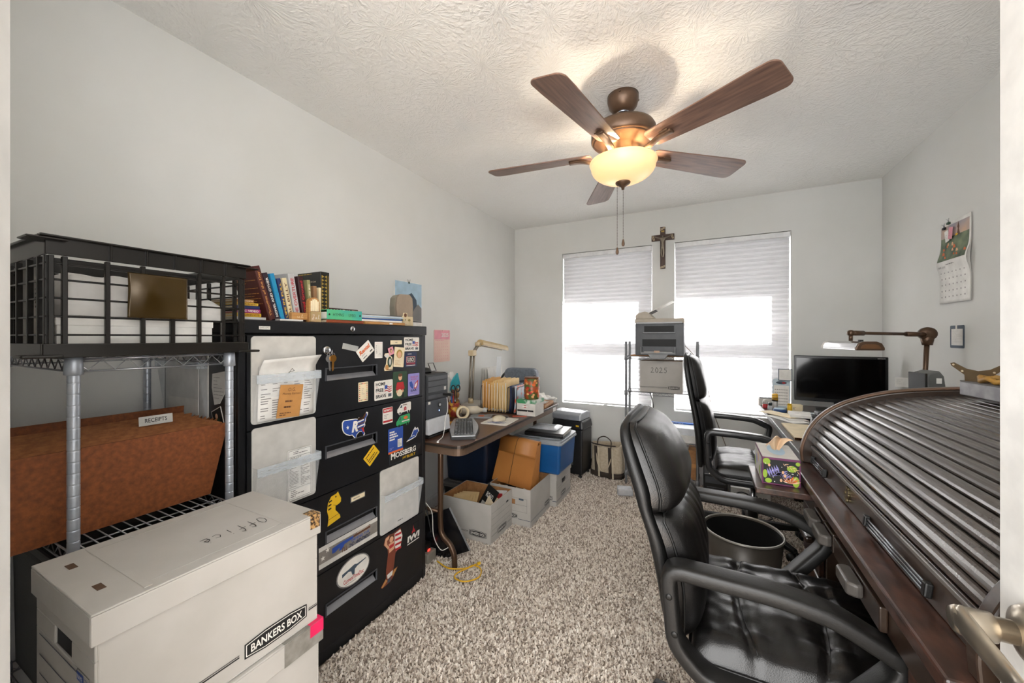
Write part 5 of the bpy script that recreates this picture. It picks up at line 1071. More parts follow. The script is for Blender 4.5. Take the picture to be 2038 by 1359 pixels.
inbox('letter', 'dark blue brochure lying at the front of the open record box', 'paper', -1.235, 2.075, .119, .12, 0, .09, PAL['slate'], ry=6, rx=-70, rz=5, th=.003)
inbox('letter', 'grey envelope lying at the front of the open record box', 'envelope', -1.360, 2.050, .12, .15, 0, .10, PAPER2, ry=0, rx=-68, rz=-4, th=.003)

def pr_b2(p, a, c, h):
    F = face('+x', a, c); emblem(p, 2*c-.11, 2*c-.012, .05, .082, M=F)
    for z in (.048, .042): p.rect(.0, 2*c-.005, z, z+.0018, .0002, p.c('navy'), F)
    F = face('-y', a, c); emblem(p, .10, .215, .05, .082, M=F); p.rect(.22, 2*a-.002, .048, .051, .0002, p.c('navy'), F); p.line([(.15, .10), (2*a-.025, .10), (2*a-.025, .19), (.12, .19)], .0016, .0002, p.c('grey'), F); p.rect(.12, 2*a-.025, .145, .1466, .0002, p.c('grey'), F); p.rect(2*a-.085, 2*a-.05, .178, .19, .0004, p.c('slate'), F)
bankers('open white record box with the tan expanding wallet standing in it', (-1.192, 2.502, 0), .312, .36, .258, 0, False, 'y', True, pr_b2)
t = thing('paper_stack', 'packed dark folders inside the box under the tan wallet', 'paper', (-1.192, 2.502, .0065)); MB().box(-.140, .140, -.163, .163, 0, .17).build('block', mat('dark_files', '#5a4c3e', .8, c2='#2c2a2a', sc=30, st=(1, 9, 1)), t, .004); 
for k in range(5): MB(T(-.11+.05*k, -.15, .172) @ RY(-20+9*k)).box(-.025, .025, 0, .03, 0, .055).build('tab', (CREAM, PAPER2, BLACK, CREAM, PAPER)[k], t)
# tan expanding wallet
WAL = mat('tan_wallet', '#b5793c', .5, c2='#a86c33', sc=5, bump=.08, bsc=200); WALD = mat('tan_wallet_gusset', '#b0763c', .6, c2='#8f5c2b', sc=40, st=(1, 30, .2))
t = thing('expanding_wallet', 'tan expanding file wallet tied with elastic standing in a record box', 'file wallet', (-1.222, 2.475, .2235)); t.rotation_euler = (R(-6), R(4), R(-3))
q = MB(); q.add([(-.165, -.06, 0), (.15, -.06, 0), (.155, -.022, .31), (-.14, -.022, .31), (-.165, .07, 0), (.15, .07, 0), (.155, .025, .31), (-.14, .025, .31)], [(0, 1, 2, 3), (5, 4, 7, 6), (4, 5, 1, 0)]); q.build('panels', WAL, t, solid=.003)
for s_, xb, xt in ((1, .149, .154), (-1, -.164, -.139)):
    n_ = 8; q = MB(); vv = []
    for k in range(n_+1):
        f0 = k/n_; w0 = .009 if k % 2 else 0; vv += [(xb-s_*w0, -.06+.13*f0, .003), (xt-s_*w0, -.022+.047*f0, .30)]
    q.add(vv, [(2*k, 2*k+2, 2*k+3, 2*k+1) for k in range(n_)]); q.build('gusset', WALD, t, solid=.0015)
fl = arc([(0, .027, .300), (0, .020, .322), (0, -.010, .326), (0, -.034, .305), (0, -.052, .215)], 6)
q = MB(); q.add([(x, p_[1], p_[2]) for p_ in fl for x in (-.142, .156)], [(2*k, 2*k+1, 2*k+3, 2*k+2) for k in range(len(fl)-1)], True); q.build('flap', WAL, t, solid=.003)
MB().tube(arc([(-.022, -.0655, .004), (-.012, -.058, .16), (-.006, -.058, .225), (-.003, -.040, .310), (0, -.010, .330), (0, .022, .324)], 6), .0015, 6).build('elastic', BLACK, t)
# dark totes at the wall
TOTE = mat('navy_tote', '#16243c', .35, c2='#101a2c', sc=4); LIDG = mat('tote_lid_grey', '#9ea3a8', .35, c2='#8f9499', sc=6)
def tote(label, loc, w, d, h, m, lm, latch=True):
    t = thing('storage_tote', label, 'tote', loc); a, c = w/2, d/2
    MB().box(-a+.02, a-.02, -c+.02, c-.02, 0, h, top=(-.014, -.014)).build('tub', m, t, .02, 3)
    q = MB(); q.prism(rrect(-a, a, -c, c, .03), h+.0005, h+.022); q.prism(rrect(-a+.03, a-.03, -c+.03, c-.03, .03), h+.0222, h+.030); q.prism(rrect(-a-.004, a+.004, -c-.004, c+.004, .032), h-.012, h+.004); q.build('lid', lm, t, .004)
    if latch: 
        q = MB(); q.box(-.04, .04, -c-.012, -c-.005, h-.03, h+.016); q.build('latch', lm, t, .003)
    return t
tote('low grey lidded tote on the floor beneath the dark blue tote', (-1.588, 2.56, 0), .40, .42, .165, BLACKP, mat('smoke_lid', '#6d6a68', .35), False)
tote('dark navy tote stacked at the wall behind the open record box', (-1.588, 2.56, .1965), .38, .40, .33, TOTE, LIDG)
def pr_b3(p, a, c, h):
    F = face('+x', a, c); emblem(p, .10, .21, .052, .088, M=F)
    for z in (.048, .042): p.rect(.0, 2*c, z, z+.0018, .0002, p.c('navy'), F)
    for z in (.165, .14, .118): p.rect(.015, 2*c-.04, z, z+.0014, .0002, p.c('grey'), F)
    F = face('-y', a, c); emblem(p, 2*a-.09, 2*a-.03, .05, .085, M=F); p.rect(2*a-.03, 2*a, .044, .049, .0002, p.c('navy'), F)
b3 = bankers('lidded white record box under the bright blue tote', (-1.140, 2.862, 0), .300, .335, .258, 0, True, 'x', True, pr_b3, .055)
MB(T(.158, .02, .155) @ RY(25)).box(0, .004, -.035, .035, 0, .035).build('hand_flap', BANK, b3)
tote('bright blue tote with grey lid standing on a record box', (-1.128, 2.815, .2635), .40, .385, .235, mat('bright_blue_tote', '#1f5f9e', .3, c2='#17508a', sc=4), LIDG)
t = thing('portfolio', 'black leather portfolio lying on the grey lid of the blue tote', 'portfolio', (-1.09, 2.80, .5305), 4); q = MB(); q.box(-.15, .15, -.13, .13, 0, .005).box(-.15, .15, -.13, .13, .026, .032).tube([(-.15, -.13, .016), (.15, -.13, .016)], .016, 10); q.build('cover', mat('black_leather_smooth', '#1d1d1f', .3, bump=.1, bsc=300), t, .003); MB().box(-.145, .145, -.112, .125, .0055, .0255).build('pages', PAPER2, t)
crumple('plastic_sleeve', 'grey clear plastic sleeve heaped on the black portfolio', 'sleeve', -1.12, 2.83, .5635, .22, .16, .018, mat('smoky_plastic', '#8d9196', .2, c2='#c9ccd0', sc=8), 8.1)
# paper shredder
t = thing('paper_shredder', 'black paper shredder with silver top against the window wall', 'shredder', (-1.115, 3.47, 0), -6)
SHB = mat('shredder_black', '#1f1f22', .35)
q = MB(); q.box(-.145, .145, -.115, .115, .035, .44, top=(-.004, -.004)); q.build('bin', SHB, t, .012)
MB().box(-.16, .158, -.125, .122, .4405, .52, top=(.012, .012)).build('head', SHB, t, .014); MB().prism([(-.125, .0), (.122, 0), (.118, .055), (.04, .075), (-.10, .075), (-.125, .05)], -.15, .135, M=T(0, 0, .521) @ RZ(0) @ frm((0, 0, 0), (0, 1, 0), (0, 0, 1))).build('top_cover', mat('silver_top', '#a9adb2', .32, .3), t, .01)
MB().box(-.10, .08, -.02, -.008, .589, .5965).build('feed_slot', BLACK, t); q = MB(); q.prism([(.0, .0), (.05, .02), (.05, -.02)], .5965, .5975, M=T(.075, .03, 0)); q.build('warning_mark', BLACK, t); MB().box(.09, .12, -.1275, -.1262, .47, .485).build('yellow_badge', YELLOW, t, .002)
MB().box(-.06, .06, -.121, -.118, .12, .40).build('window', clear_mat('smoke_window', '#7d8288', .3, .15), t)
for sx in (-1, 1):
    for sy in (-1, 1): MB().lathe([(.018, 0), (.018, .02), (.008, .024), (.008, .036)], 12, M=T(sx*.115, sy*.09, 0)).build('caster', BLACKP, t)
# canvas tote bag
CANV = mat('canvas', '#c4b7a1', .85, c2='#b5a68f', sc=60, bump=.3, bsc=300); DKT = mat('dark_canvas_trim', '#3a3029', .8)
t = thing('canvas_bag', 'cream canvas bag with dark brown straps on the floor by the wall', 'bag', (-.80, 3.55, 0), -8)
def bag(u, v):
    a = 2*math.pi*u; s_ = 1-.12*v+.06*math.sin(a*3+v*5)*v; k = 3.2
    cx_ = abs(math.cos(a))**(2/k)*math.copysign(1, math.cos(a)); cy_ = abs(math.sin(a))**(2/k)*math.copysign(1, math.sin(a))
    return (.15*cx_*s_, .092*cy_*(1-.25*v), .05+.25*v+.012*math.sin(a*2)*v)
MB().grid(bag, 40, 10).build('body', CANV, t, solid=.004)
MB().grid(lambda u, v: tuple(c*k for c, k in zip(bag(u, 0), (1.02, 1.02, 1)))[:2]+(.002+.055*v,), 40, 2).build('dark_base', DKT, t, solid=.004); MB().lathe([(.001, .003), (.10, .004)], 20, sx=1.4, sy=.85).build('bottom', DKT, t)
for x in (-.07, .06):
    MB().box(x-.014, x+.014, -.100, -.094, .02, .30, M=RX(4)).build('strap', DKT, t, .002)
    MB().box(x+.018, x+.034, -.1005, -.0965, .02, .29, M=RX(4)).build('cream_strap', mat('strap_cream', '#d8cbb2', .8), t, .002)
MB().tube(arc([(-.07, -.08, .29), (-.06, -.07, .35), (-.01, -.05, .37), (.05, -.06, .34), (.06, -.08, .28)], 6), .009, 8, flat=.5).build('handle', DKT, t)
MB().tube(arc([(-.07, -.10, .26), (-.05, -.125, .15), (-.01, -.13, .08), (.04, -.125, .10), (.07, -.105, .2), (.06, -.095, .28)], 6), .009, 8, flat=.5).build('hanging_handle', mat('strap_cream'  , '#d8cbb2', .8), t)
MB().tube(arc([(-.14, -.04, .295), (-.10, -.08, .30), (0, -.085, .298), (.1, -.07, .30)], 5), .006, 8).build('rim', DKT, t)
# plastic package beside the near chair
t = thing('snack_pack', 'clear plastic pack with brown contents lying on the carpet', 'package', (-.575, 3.16, .012), 15); MB().box(-.06, .06, -.045, .045, 0, .055).build('wrap', clear_mat('pack_clear', '#dfe6ec', .5, .1), t, .01); MB().box(-.05, .05, -.036, .036, .004, .03).build('contents', mat('pack_brown', '#a08066', .7, c2='#7c5f49', sc=30), t)
# power strip, cords and a leaning black panel behind the leg
t = thing('power_strip', 'grey power strip with black plugs on the floor by the table leg', 'power strip', (-1.525, 1.708, .010), 6); MB().box(-.15, .15, -.04, .04, 0, .055).build('housing', mat('strip_grey', '#8f887c', .5), t, .006)
for k in range(4): MB().box(-.13+.07*k, -.085+.07*k, -.022, .022, .0555, .085+.012*(k % 2)).build('plug', BLACKP, t, .004)
MB().box(.11, .13, -.01, .01, .0555, .064).build('red_switch', mat('red_led', '#e03a30', .3, em=.6), t)
t = thing('flat_panel', 'black flat panel leaning behind the folding table leg', 'panel', (-1.33, 1.80, .004)); t.rotation_euler = (R(8), R(-24), R(10)); MB().box(-.10, .155, -.006, .006, .0, .27).build('panel', mat('panel_gloss', '#141518', .2), t, .003); MB().box(.1555, .158, -.006, .006, .0, .27).build('edge', GREYP, t)
t = thing('network_cord', 'yellow cord coiled in a loop on the carpet by the table', 'cord', (-1.14, 1.72, .016))
MB().tube(arc([(-.20, .0, .006), (-.10, -.025, .006), (-.02, .015, .006), (.01, .05, .012), (.06, .045, .006), (.085, -.02, .006), (.04, -.08, .006), (-.02, -.08, .006), (-.035, -.045, .008), (.0, .01, .016), (.025, .055, .02)], 8), .004, 8).build('cord', mat('yellow_cord', '#d9a81f', .45), t); MB().box(-.010, .010, -.006, .006, -.005, .007, M=T(.032, .068, .018) @ RZ(60)).build('plug', YELLOW, t, .002)
t = thing('white_cable', 'thin white cord draped from the table leg to the floor', 'cord', (-1.33, 1.67, .012)); MB().tube(arc([(-.03, -.02, .36), (-.005, .0, .30), (.005, .0, .18), (.04, .02, .10), (.08, .05, .11), (.10, .06, .06), (.06, .03, .02)], 6), .0022, 6).build('cord', PAPER2, t)
t = thing('charger_brick', 'black power adapter hanging under the near table edge', 'adapter', (-1.47, 1.66, .50)); MB(RY(20)).box(-.02, .02, -.014, .014, 0, .12).build('brick', BLACKP, t, .004); MB().tube(arc([(.0, 0, .0), (.03, .01, -.08), (.08, .02, -.16), (.12, .02, -.30)], 5), .003, 6).build('cord', BLACKP, t); MB().tube([(.04, 0, .11), (.05, 0, .161)], .003, 6).build('lead', BLACKP, t)
# ================================================================ ceiling fan
FX, FY = -.352, 1.885
BRZ = mat('oil_rubbed_bronze', '#6a5240', .36, .45, c2='#5c4737', sc=9)
def blade_wood():
    return mat('blade_walnut', '#8a6a5a', .34, c2='#5f463a', sc=5, st=(1.2, 14, 1), lo=.3, hi=.72, detail=8, bump=.05, bsc=40)
fan = thing('ceiling_fan', 'five blade bronze ceiling fan with lit frosted glass bowl', 'ceiling fan', (FX, FY, H-.0005))
t = fan; zf = lambda z: z-H
MB().lathe([(.073, 0), (.073, -.02), (.066, -.05), (.046, -.075), (.030, -.082), (.022, -.078)], 36).build('canopy', BRZ, t)
MB().lathe([(.024, -.072), (.034, -.084), (.024, -.09), (.014, -.088)], 24).build('canopy_ring', mat('bright_ring', '#9aa0aa', .2, .9), t)
MB().tube([(0, 0, -.07), (0, 0, -.15)], .0125, 14).build('downrod', BRZ, t)
for a in (30, 150, 270): MB(RZ(a)).box(.070, .079, -.004, .004, -.018, -.012).build('canopy_screw', BRZ, t)
MB().lathe([(.03, -.140), (.10, -.144), (.142, -.154), (.150, -.168), (.150, -.212), (.142, -.222)], 48).build('motor_housing', BRZ, t)
MB().lathe([(.141, -.2215), (.135, -.227), (.092, -.248), (.076, -.254), (.072, -.276), (.05, -.280)], 48).build('motor_underside', BRZ, t)
MB().lathe([(.048, -.276), (.072, -.282), (.078, -.296), (.070, -.312)], 32).build('light_fitter', BRZ, t)
q = MB()
for k in range(24): q.box(.0735, .080, -.003, .003, -.298, -.285, M=RZ(15*k))
q.build('fitter_slots', BLACK, t, kind='stuff')
WD = blade_wood(); BZ = 2.168
bl = None
for k in range(5):
    a = -29.5+72*k
    Mb = RZ(a) @ T(0, 0, zf(BZ)) @ RX(-12)
    if bl is None:
        o_ = [(.18, -.056), (.60, -.074)] + [(.655+.034*math.sin(R(a_)), -.040-.034*math.cos(R(a_))) for a_ in range(0, 91, 15)] + [(.655+.034*math.cos(R(a_)), .040+.034*math.sin(R(a_))) for a_ in range(0, 91, 15)] + [(.60, .074), (.18, .056)] + [(.175-.025*math.sin(R(a_)), .031+.025*math.cos(R(a_))) for a_ in range(15, 91, 25)] + [(.175-.025*math.cos(R(a_)), -.031-.025*math.sin(R(a_))) for a_ in range(0, 80, 25)]
        bl = MB().prism(o_, -.003, .003).build('blade', WD, t, .0015, 1); bl.matrix_local = Mb
        ir = MB(); pts = arc([(.066, 0, -.020), (.10, 0, -.034), (.15, 0, -.026), (.20, 0, -.012), (.262, 0, -.010)], 5)
        ir.tube(pts, .017, 10, flat=.42, sq=.6)
        ir.box(.215, .255, -.028, .028, -.0085, -.0035)
        io = ir.build('blade_iron', BRZ, t, .001, 1); io.matrix_local = RZ(a) @ T(0, 0, zf(BZ))
    else:
        share(bl, 'blade', t, Mb); share(io, 'blade_iron', t, RZ(a) @ T(0, 0, zf(BZ)))
def bowl_mat():
    M = bpy.data.materials.new('frosted_alabaster_glass'); M.use_nodes = True; N = M.node_tree.nodes; L = M.node_tree.links; b = N['Principled BSDF']
    tc = N.new('ShaderNodeTexCoord'); nz = N.new('ShaderNodeTexNoise'); nz.inputs['Scale'].default_value = 7; L.new(tc.outputs['Object'], nz.inputs['Vector'])
    rp = N.new('ShaderNodeValToRGB'); rp.color_ramp.elements[0].color = lin('#ffe6b8'); rp.color_ramp.elements[1].color = lin('#ffdaa0'); L.new(nz.outputs['Fac'], rp.inputs[0])
    L.new(rp.outputs[0], b.inputs['Base Color']); b.inputs['Roughness'].default_value = .3
    L.new(rp.outputs[0], b.inputs['Emission Color']); b.inputs['Emission Strength'].default_value = .13
    tr = N.new('ShaderNodeBsdfTranslucent'); L.new(rp.outputs[0], tr.inputs[0]); mx = N.new('ShaderNodeMixShader'); mx.inputs[0].default_value = .10
    L.new(b.outputs[0], mx.inputs[1]); L.new(tr.outputs[0], mx.inputs[2]); L.new(mx.outputs[0], N['Material Output'].inputs[0]); return M
prof = [(.155, -.318), (.157, -.322), (.152, -.328), (.150, -.338)] + [(.150*math.cos(R(a)), -.338-.078*math.sin(R(a))) for a in range(10, 85, 10)] + [(.02, -.4155)]
MB().lathe(prof, 48, cap=(False, False)).build('glass_bowl', bowl_mat(), t, solid=.003)
MB().lathe([(.012, -.412), (.036, -.413), (.034, -.421), (.016, -.433), (.008, -.439), (.006, -.450)], 24).build('finial', BRZ, t)
for k, (x, y, zl) in enumerate(((-.026, -.006, 1.712), (.0, .006, 1.752))):
    q = MB(); z = -.44 if k else -.42
    n_ = int((z-zf(zl))/.0075)
    for j in range(n_): q.lathe([(.0005, -.0022), (.0021, 0), (.0005, .0022)], 6, M=T(x, y, z-.0075*j))
    q.tube([(x, y, z), (x, y, zf(zl))], .0006, 4); q.build('pull_chain', mat('chain_bronze', '#5c5046', .35, .7), t, kind='stuff')
    MB().lathe([(.001, .022), (.0035, .018), (.0075, .0), (.007, -.008), (.003, -.014)], 12, M=T(x, y, zf(zl)-.02)).build('chain_pull', BRZ, t)
for k, (dx, dy) in enumerate(((-.075, -.028), (.055, .05))):
    q = MB(T(dx, dy, 0)); q.lathe([(.012, -.31), (.014, -.322), (.024, -.340), (.026, -.352), (.020, -.366), (.006, -.373)], 16); q.build('bulb', mat('warm_bulb', '#fff0cf', .3, em=3.), t)
    ld = bpy.data.lights.new('bulb_light', 'POINT'); ld.energy = 5.; ld.shadow_soft_size = .03; ld.color = (1, .87, .68)
    lo = bpy.data.objects.new('bulb_light', ld); col.objects.link(lo); lo.parent = fan; lo.location = (dx*1.0, dy*1.0, -.365)

# ================================================================ crucifix
t = thing('crucifix', 'dark wooden crucifix with silver figure hung between the windows', 'crucifix', (-.336, YB-.0005, 1.896)); F = frm((0, 0, 0), (1, 0, 0), (0, 0, 1))
CW = mat('crucifix_wood', '#4a2f1f', .4, c2='#39231a', sc=20, st=(6, 1, 1))
MB(F).prism([(-.022, 0), (.022, 0), (.022, .255), (.096, .255), (.096, .308), (.022, .308), (.022, .376), (-.022, .376), (-.022, .308), (-.096, .308), (-.096, .255), (-.022, .255)], .0, .018).build('cross', CW, t, .002, 1)
for M_ in (F @ T(0, .012, .0184), F @ T(0, .364, .0184) @ RZ(180), F @ T(.084, .2815, .0184) @ RZ(90), F @ T(-.084, .2815, .0184) @ RZ(-90)):
    p = PR(M_); 
    for k in range(2): p.flat([(-.021, -.010+.010*k), (-.021, -.006+.010*k), (.021, .008+.010*k), (.021, .004+.010*k)], 0, p.c('cream'))
    p.done('inlay', t)
p = PR(F @ T(0, .335, .0186)); p.rect(-.013, .013, -.006, .008, 0, p.c('gold')); p.done('title_plate', t)
sv = [(0, .205, .030), (0, .23, .032), (0, .262, .030), (0, .276, .030), (.003, .293, .036), (-.03, .275, .026), (-.055, .286, .024), (-.078, .297, .022), (.03, .275, .026), (.055, .286, .024), (.078, .297, .022), (-.008, .17, .032), (-.010, .135, .036), (-.003, .10, .028), (.008, .17, .032), (.010, .135, .036), (.003, .10, .028)]
se = [(0, 1), (1, 2), (2, 3), (3, 4), (2, 5), (5, 6), (6, 7), (2, 8), (8, 9), (9, 10), (0, 11), (11, 12), (12, 13), (0, 14), (14, 15), (15, 16)]
sr = [.012, .012, .014, .006, .010, .006, .0045, .003, .006, .0045, .003, .009, .007, .004, .009, .007, .004]
me = bpy.data.meshes.new('figure'); me.from_pydata([tuple(F @ Vector(v)) for v in sv], se, []); me.update()
o = bpy.data.objects.new('figure', me); col.objects.link(o); o.parent = t; me.materials.append(mat('aged_silver', '#9a8f80', .35, .85))
md = o.modifiers.new('skin', 'SKIN')
for v, r_ in zip(me.skin_vertices[0].data, sr): v.radius = (r_, r_)
me.skin_vertices[0].data[0].use_root = True
o.modifiers.new('sub', 'SUBSURF').levels = 1; o.modifiers['sub'].render_levels = 1

# ================================================================ printer shelf at the windows
GPOST = mat('grey_post', '#85878a', .4, .5)
wire_unit('wire_shelf', 'narrow grey wire shelf rack between the windows carrying the printer', -.612, -.051, 3.42, 3.60, 1.238, [1.115, .812, .42, .115], .0105, GPOST, GPOST, 'y')
t = thing('shelf_liner', 'tan board lying under the printer on the wire rack', 'board', (-.335, 3.50, 1.1205)); MB().box(-.235, .24, -.115, .085, 0, .006).build('board', KRAFT, t)
t = thing('printer', 'grey multifunction laser printer with paper in its feeder', 'printer', (-.335, 3.47, 1.128)); PG = mat('printer_grey', '#8e8f90', .45); PD = mat('printer_dark', '#55575b', .45); PT = mat('printer_taupe', '#b3a99a', .5)
q = MB(); q.box(-.187, .187, -.13, .14, .0, .265); q.build('body', PD, t, .006)
MB().box(-.189, .189, -.135, .145, .2655, .305).build('scanner_deck', PT, t, .006); MB().box(-.176, .176, -.146, -.1355, .262, .276).build('control_ledge', LGREY, t, .003)
q = MB(); q.box(-.115, .115, -.1312, -.1295, .195, .245); q.build('output_slot', BLACK, t); MB().box(-.125, .125, -.150, -.1305, .183, .194).build('output_lip', GREYP, t, .003)
q = MB(); q.box(-.13, .13, -.1312, -.1295, .075, .135); q.build('bypass_slot', BLACK, t)
q = MB(); q.box(-.135, .13, -.20, -.132, .012, .018).box(-.135, -.127, -.20, -.132, .018, .07).box(.122, .13, -.20, -.132, .018, .07).box(-.127, .122, -.20, -.195, .018, .03); q.build('paper_tray', GREYP, t, .003); MB().box(-.11, .105, -.192, -.133, .019, .032).build('tray_paper', PAPER, t); MB().box(-.03, .012, -.202, -.2005, .026, .042).build('orange_guide', mat('peach_guide', '#c9a98f', .5), t)
MB().prism([(-.075, 0), (.075, 0), (.05, -.035), (-.05, -.035)], -.01, .01, M=T(0, -.2, .012) @ RX(90) @ T(0, 0, 0)).build('tray_front', GREYP, t, .003)
q = MB(frm((0, .13, .3055), (1, 0, 0), (0, 0, 1))); q.prism([(-.186, 0), (-.186, .03), (-.165, .048), (-.11, .062), (-.085, .05), (-.05, .012), (-.02, 0)], 0, .25); q.build('feeder', PT, t, .004)
q = MB(); q.add([(-.095, -.10, .352), (-.095, .11, .352), (-.02, .10, .392), (-.02, -.09, .392), (.10, .10, .455), (.10, -.09, .455)], [(0, 1, 2, 3), (3, 2, 4, 5)]); q.build('feeder_paper', PAPER, t, solid=.006)
q = MB(); q.add([(-.10, -.085, .345), (-.10, .10, .345), (-.03, .09, .380), (-.03, -.075, .380)], [(0, 1, 2, 3)]); q.build('feeder_tray', DARKG, t, solid=.004)
t = thing('printer_cable', 'thin brown cord hanging from the printer down to the floor', 'cord', (-.03, 3.64, .006)); MB().tube(arc([(-.12, -.02, 1.20), (-.04, -.01, 1.10), (.03, 0, .96), (.08, 0, .70), (.16, .0, .45), (.24, -.01, .20), (.25, -.02, .0)], 8), .0028, 6).build('cord', mat('brown_cord', '#6b5648', .5), t)
t = thing('hanging_cable', 'black cord dangling from the left of the second rack shelf', 'cord', (-.42, 3.63, .42)); MB().tube(arc([(-.03, 0, .41), (-.01, .0, .33), (.01, 0, .24), (.0, 0, .12), (.01, 0, .0)], 6), .0035, 6).build('cord', BLACKP, t)
def pr_25(p, a, c, h):
    F = face('-y', a, c); hand(p, '2025', .085, .165, .045, .030, F, p.c('black'), .003); emblem(p, 2*a-.11, 2*a-.02, .03, .06, M=F); p.rect(.0, 2*a-.115, .045, .048, .0002, p.c('black'), F); p.rect(.0, 2*a-.115, .038, .0395, .0002, p.c('black'), F)
bankers('open record box with a handwritten year under the printer', (-.325, 3.50, .8175), .330, .235, .265, 0, False, 'x', False, pr_25)
t = thing('paper_pack', 'white paper packs with a blue header on the third rack shelf', 'paper', (-.19, 3.475, .4255)); MB().box(-.115, .125, -.10, .10, 0, .06).build('lower_pack', PAPER, t, .003); MB().box(-.11, .12, -.095, .095, .0605, .115).build('upper_pack', mat('pack_white', '#dfe3e8', .5), t, .003); MB().box(-.11, .12, .06, .097, .1152, .1275).build('blue_header', mat('header_blue', '#2a62b4', .45), t, .002)
p = PR(frm((-.11, .0594, .116), (1, 0, 0), (0, 0, 1))); p.lines(.03, .2, .003, .009, 1, 0, p.c('white')); p.done('header_print', t)
t = thing('wire_basket', 'small black lattice basket on the bottom rack shelf', 'basket', (-.30, 3.50, .121)); q = MB()
for k in range(9): q.box(-.20+.045*k, -.192+.045*k, -.085, -.080, 0, .20).box(-.20+.045*k, -.192+.045*k, .080, .085, 0, .20)
for z in (.0, .05, .10, .15, .195): q.box(-.20, .17, -.085, -.080, z, z+.008).box(-.20, .17, .08, .085, z, z+.008).box(-.20, -.195, -.08, .08, z, z+.008).box(.165, .17, -.08, .08, z, z+.008)
q.build('lattice', BLACKP, t); MB().box(-.192, .162, -.078, .078, .001, .006).build('bottom', BLACKP, t)
t = thing('small_carton', 'plain brown carton beside the lattice basket on the rack', 'box', (-.09, 3.50, .121)); MB().box(-.028, .028, -.08, .08, 0, .24).build('carton', KRAFT, t, .002); MB().box(-.0285, .0285, -.081, .081, .10, .13).build('tape', TAN, t)
t = thing('backup_battery', 'black backup power unit on the floor under the far chair', 'power unit', (.075, 3.49, .006)); q = MB(); q.box(-.085, .085, -.12, .12, .012, .20); q.build('case', BLACKP, t, .01); MB().box(-.07, .07, -.1225, -.1205, .13, .18).build('panel', DARKG, t, .002); MB().box(-.08, .08, -.11, .11, 0, .0115).build('feet', BLACK, t)
for k in range(5): MB().box(-.06, .06, -.1226, -.1206, .04+.014*k, .047+.014*k).build('vent', DARKG, t)
t = thing('shipping_carton', 'white shipping carton with black lettering under the far chair', 'box', (.31, 3.50, .006)); MB().box(-.13, .13, -.10, .12, 0, .115).build('carton', PAPER, t, .003); p = PR(frm((.11, -.1006, .095), (-1, 0, 0), (0, 0, -1))); p.text('SICOWIN', .0, .18, .03, .065, 0, p.c('black'), bold=.02); p.done('lettering', t)
t = thing('looped_cable', 'black cable looped on the carpet in front of the white carton', 'cord', (.30, 3.25, .016)); MB().tube(arc([(-.20, .08, .004), (-.10, .03, .004), (.02, -.02, .004), (.10, .02, .004), (.06, .09, .05), (-.05, .11, .09), (-.10, .10, .04), (-.02, .03, .004), (.12, -.06, .004), (.05, -.16, .004)], 7), .0045, 6).build('cord', BLACKP, t); MB().box(-.02, .02, -.012, .012, -.004, .016, M=T(.02, -.19, 0) @ RZ(60)).build('plug', BLACKP, t, .003)

t = thing('black_plug', 'black plug in the wall outlet low on the window wall', 'plug', (-.965, YB-.0145, .055)); MB().box(-.022, .022, -.022, 0, 0, .045).build('plug', BLACKP, t, .004); MB().tube(arc([(-.01, -.02, .01), (-.03, -.05, -.03), (-.08, -.06, -.042), (-.11, -.05, -.042)], 5), .004, 6).build('lead', BLACKP, t)
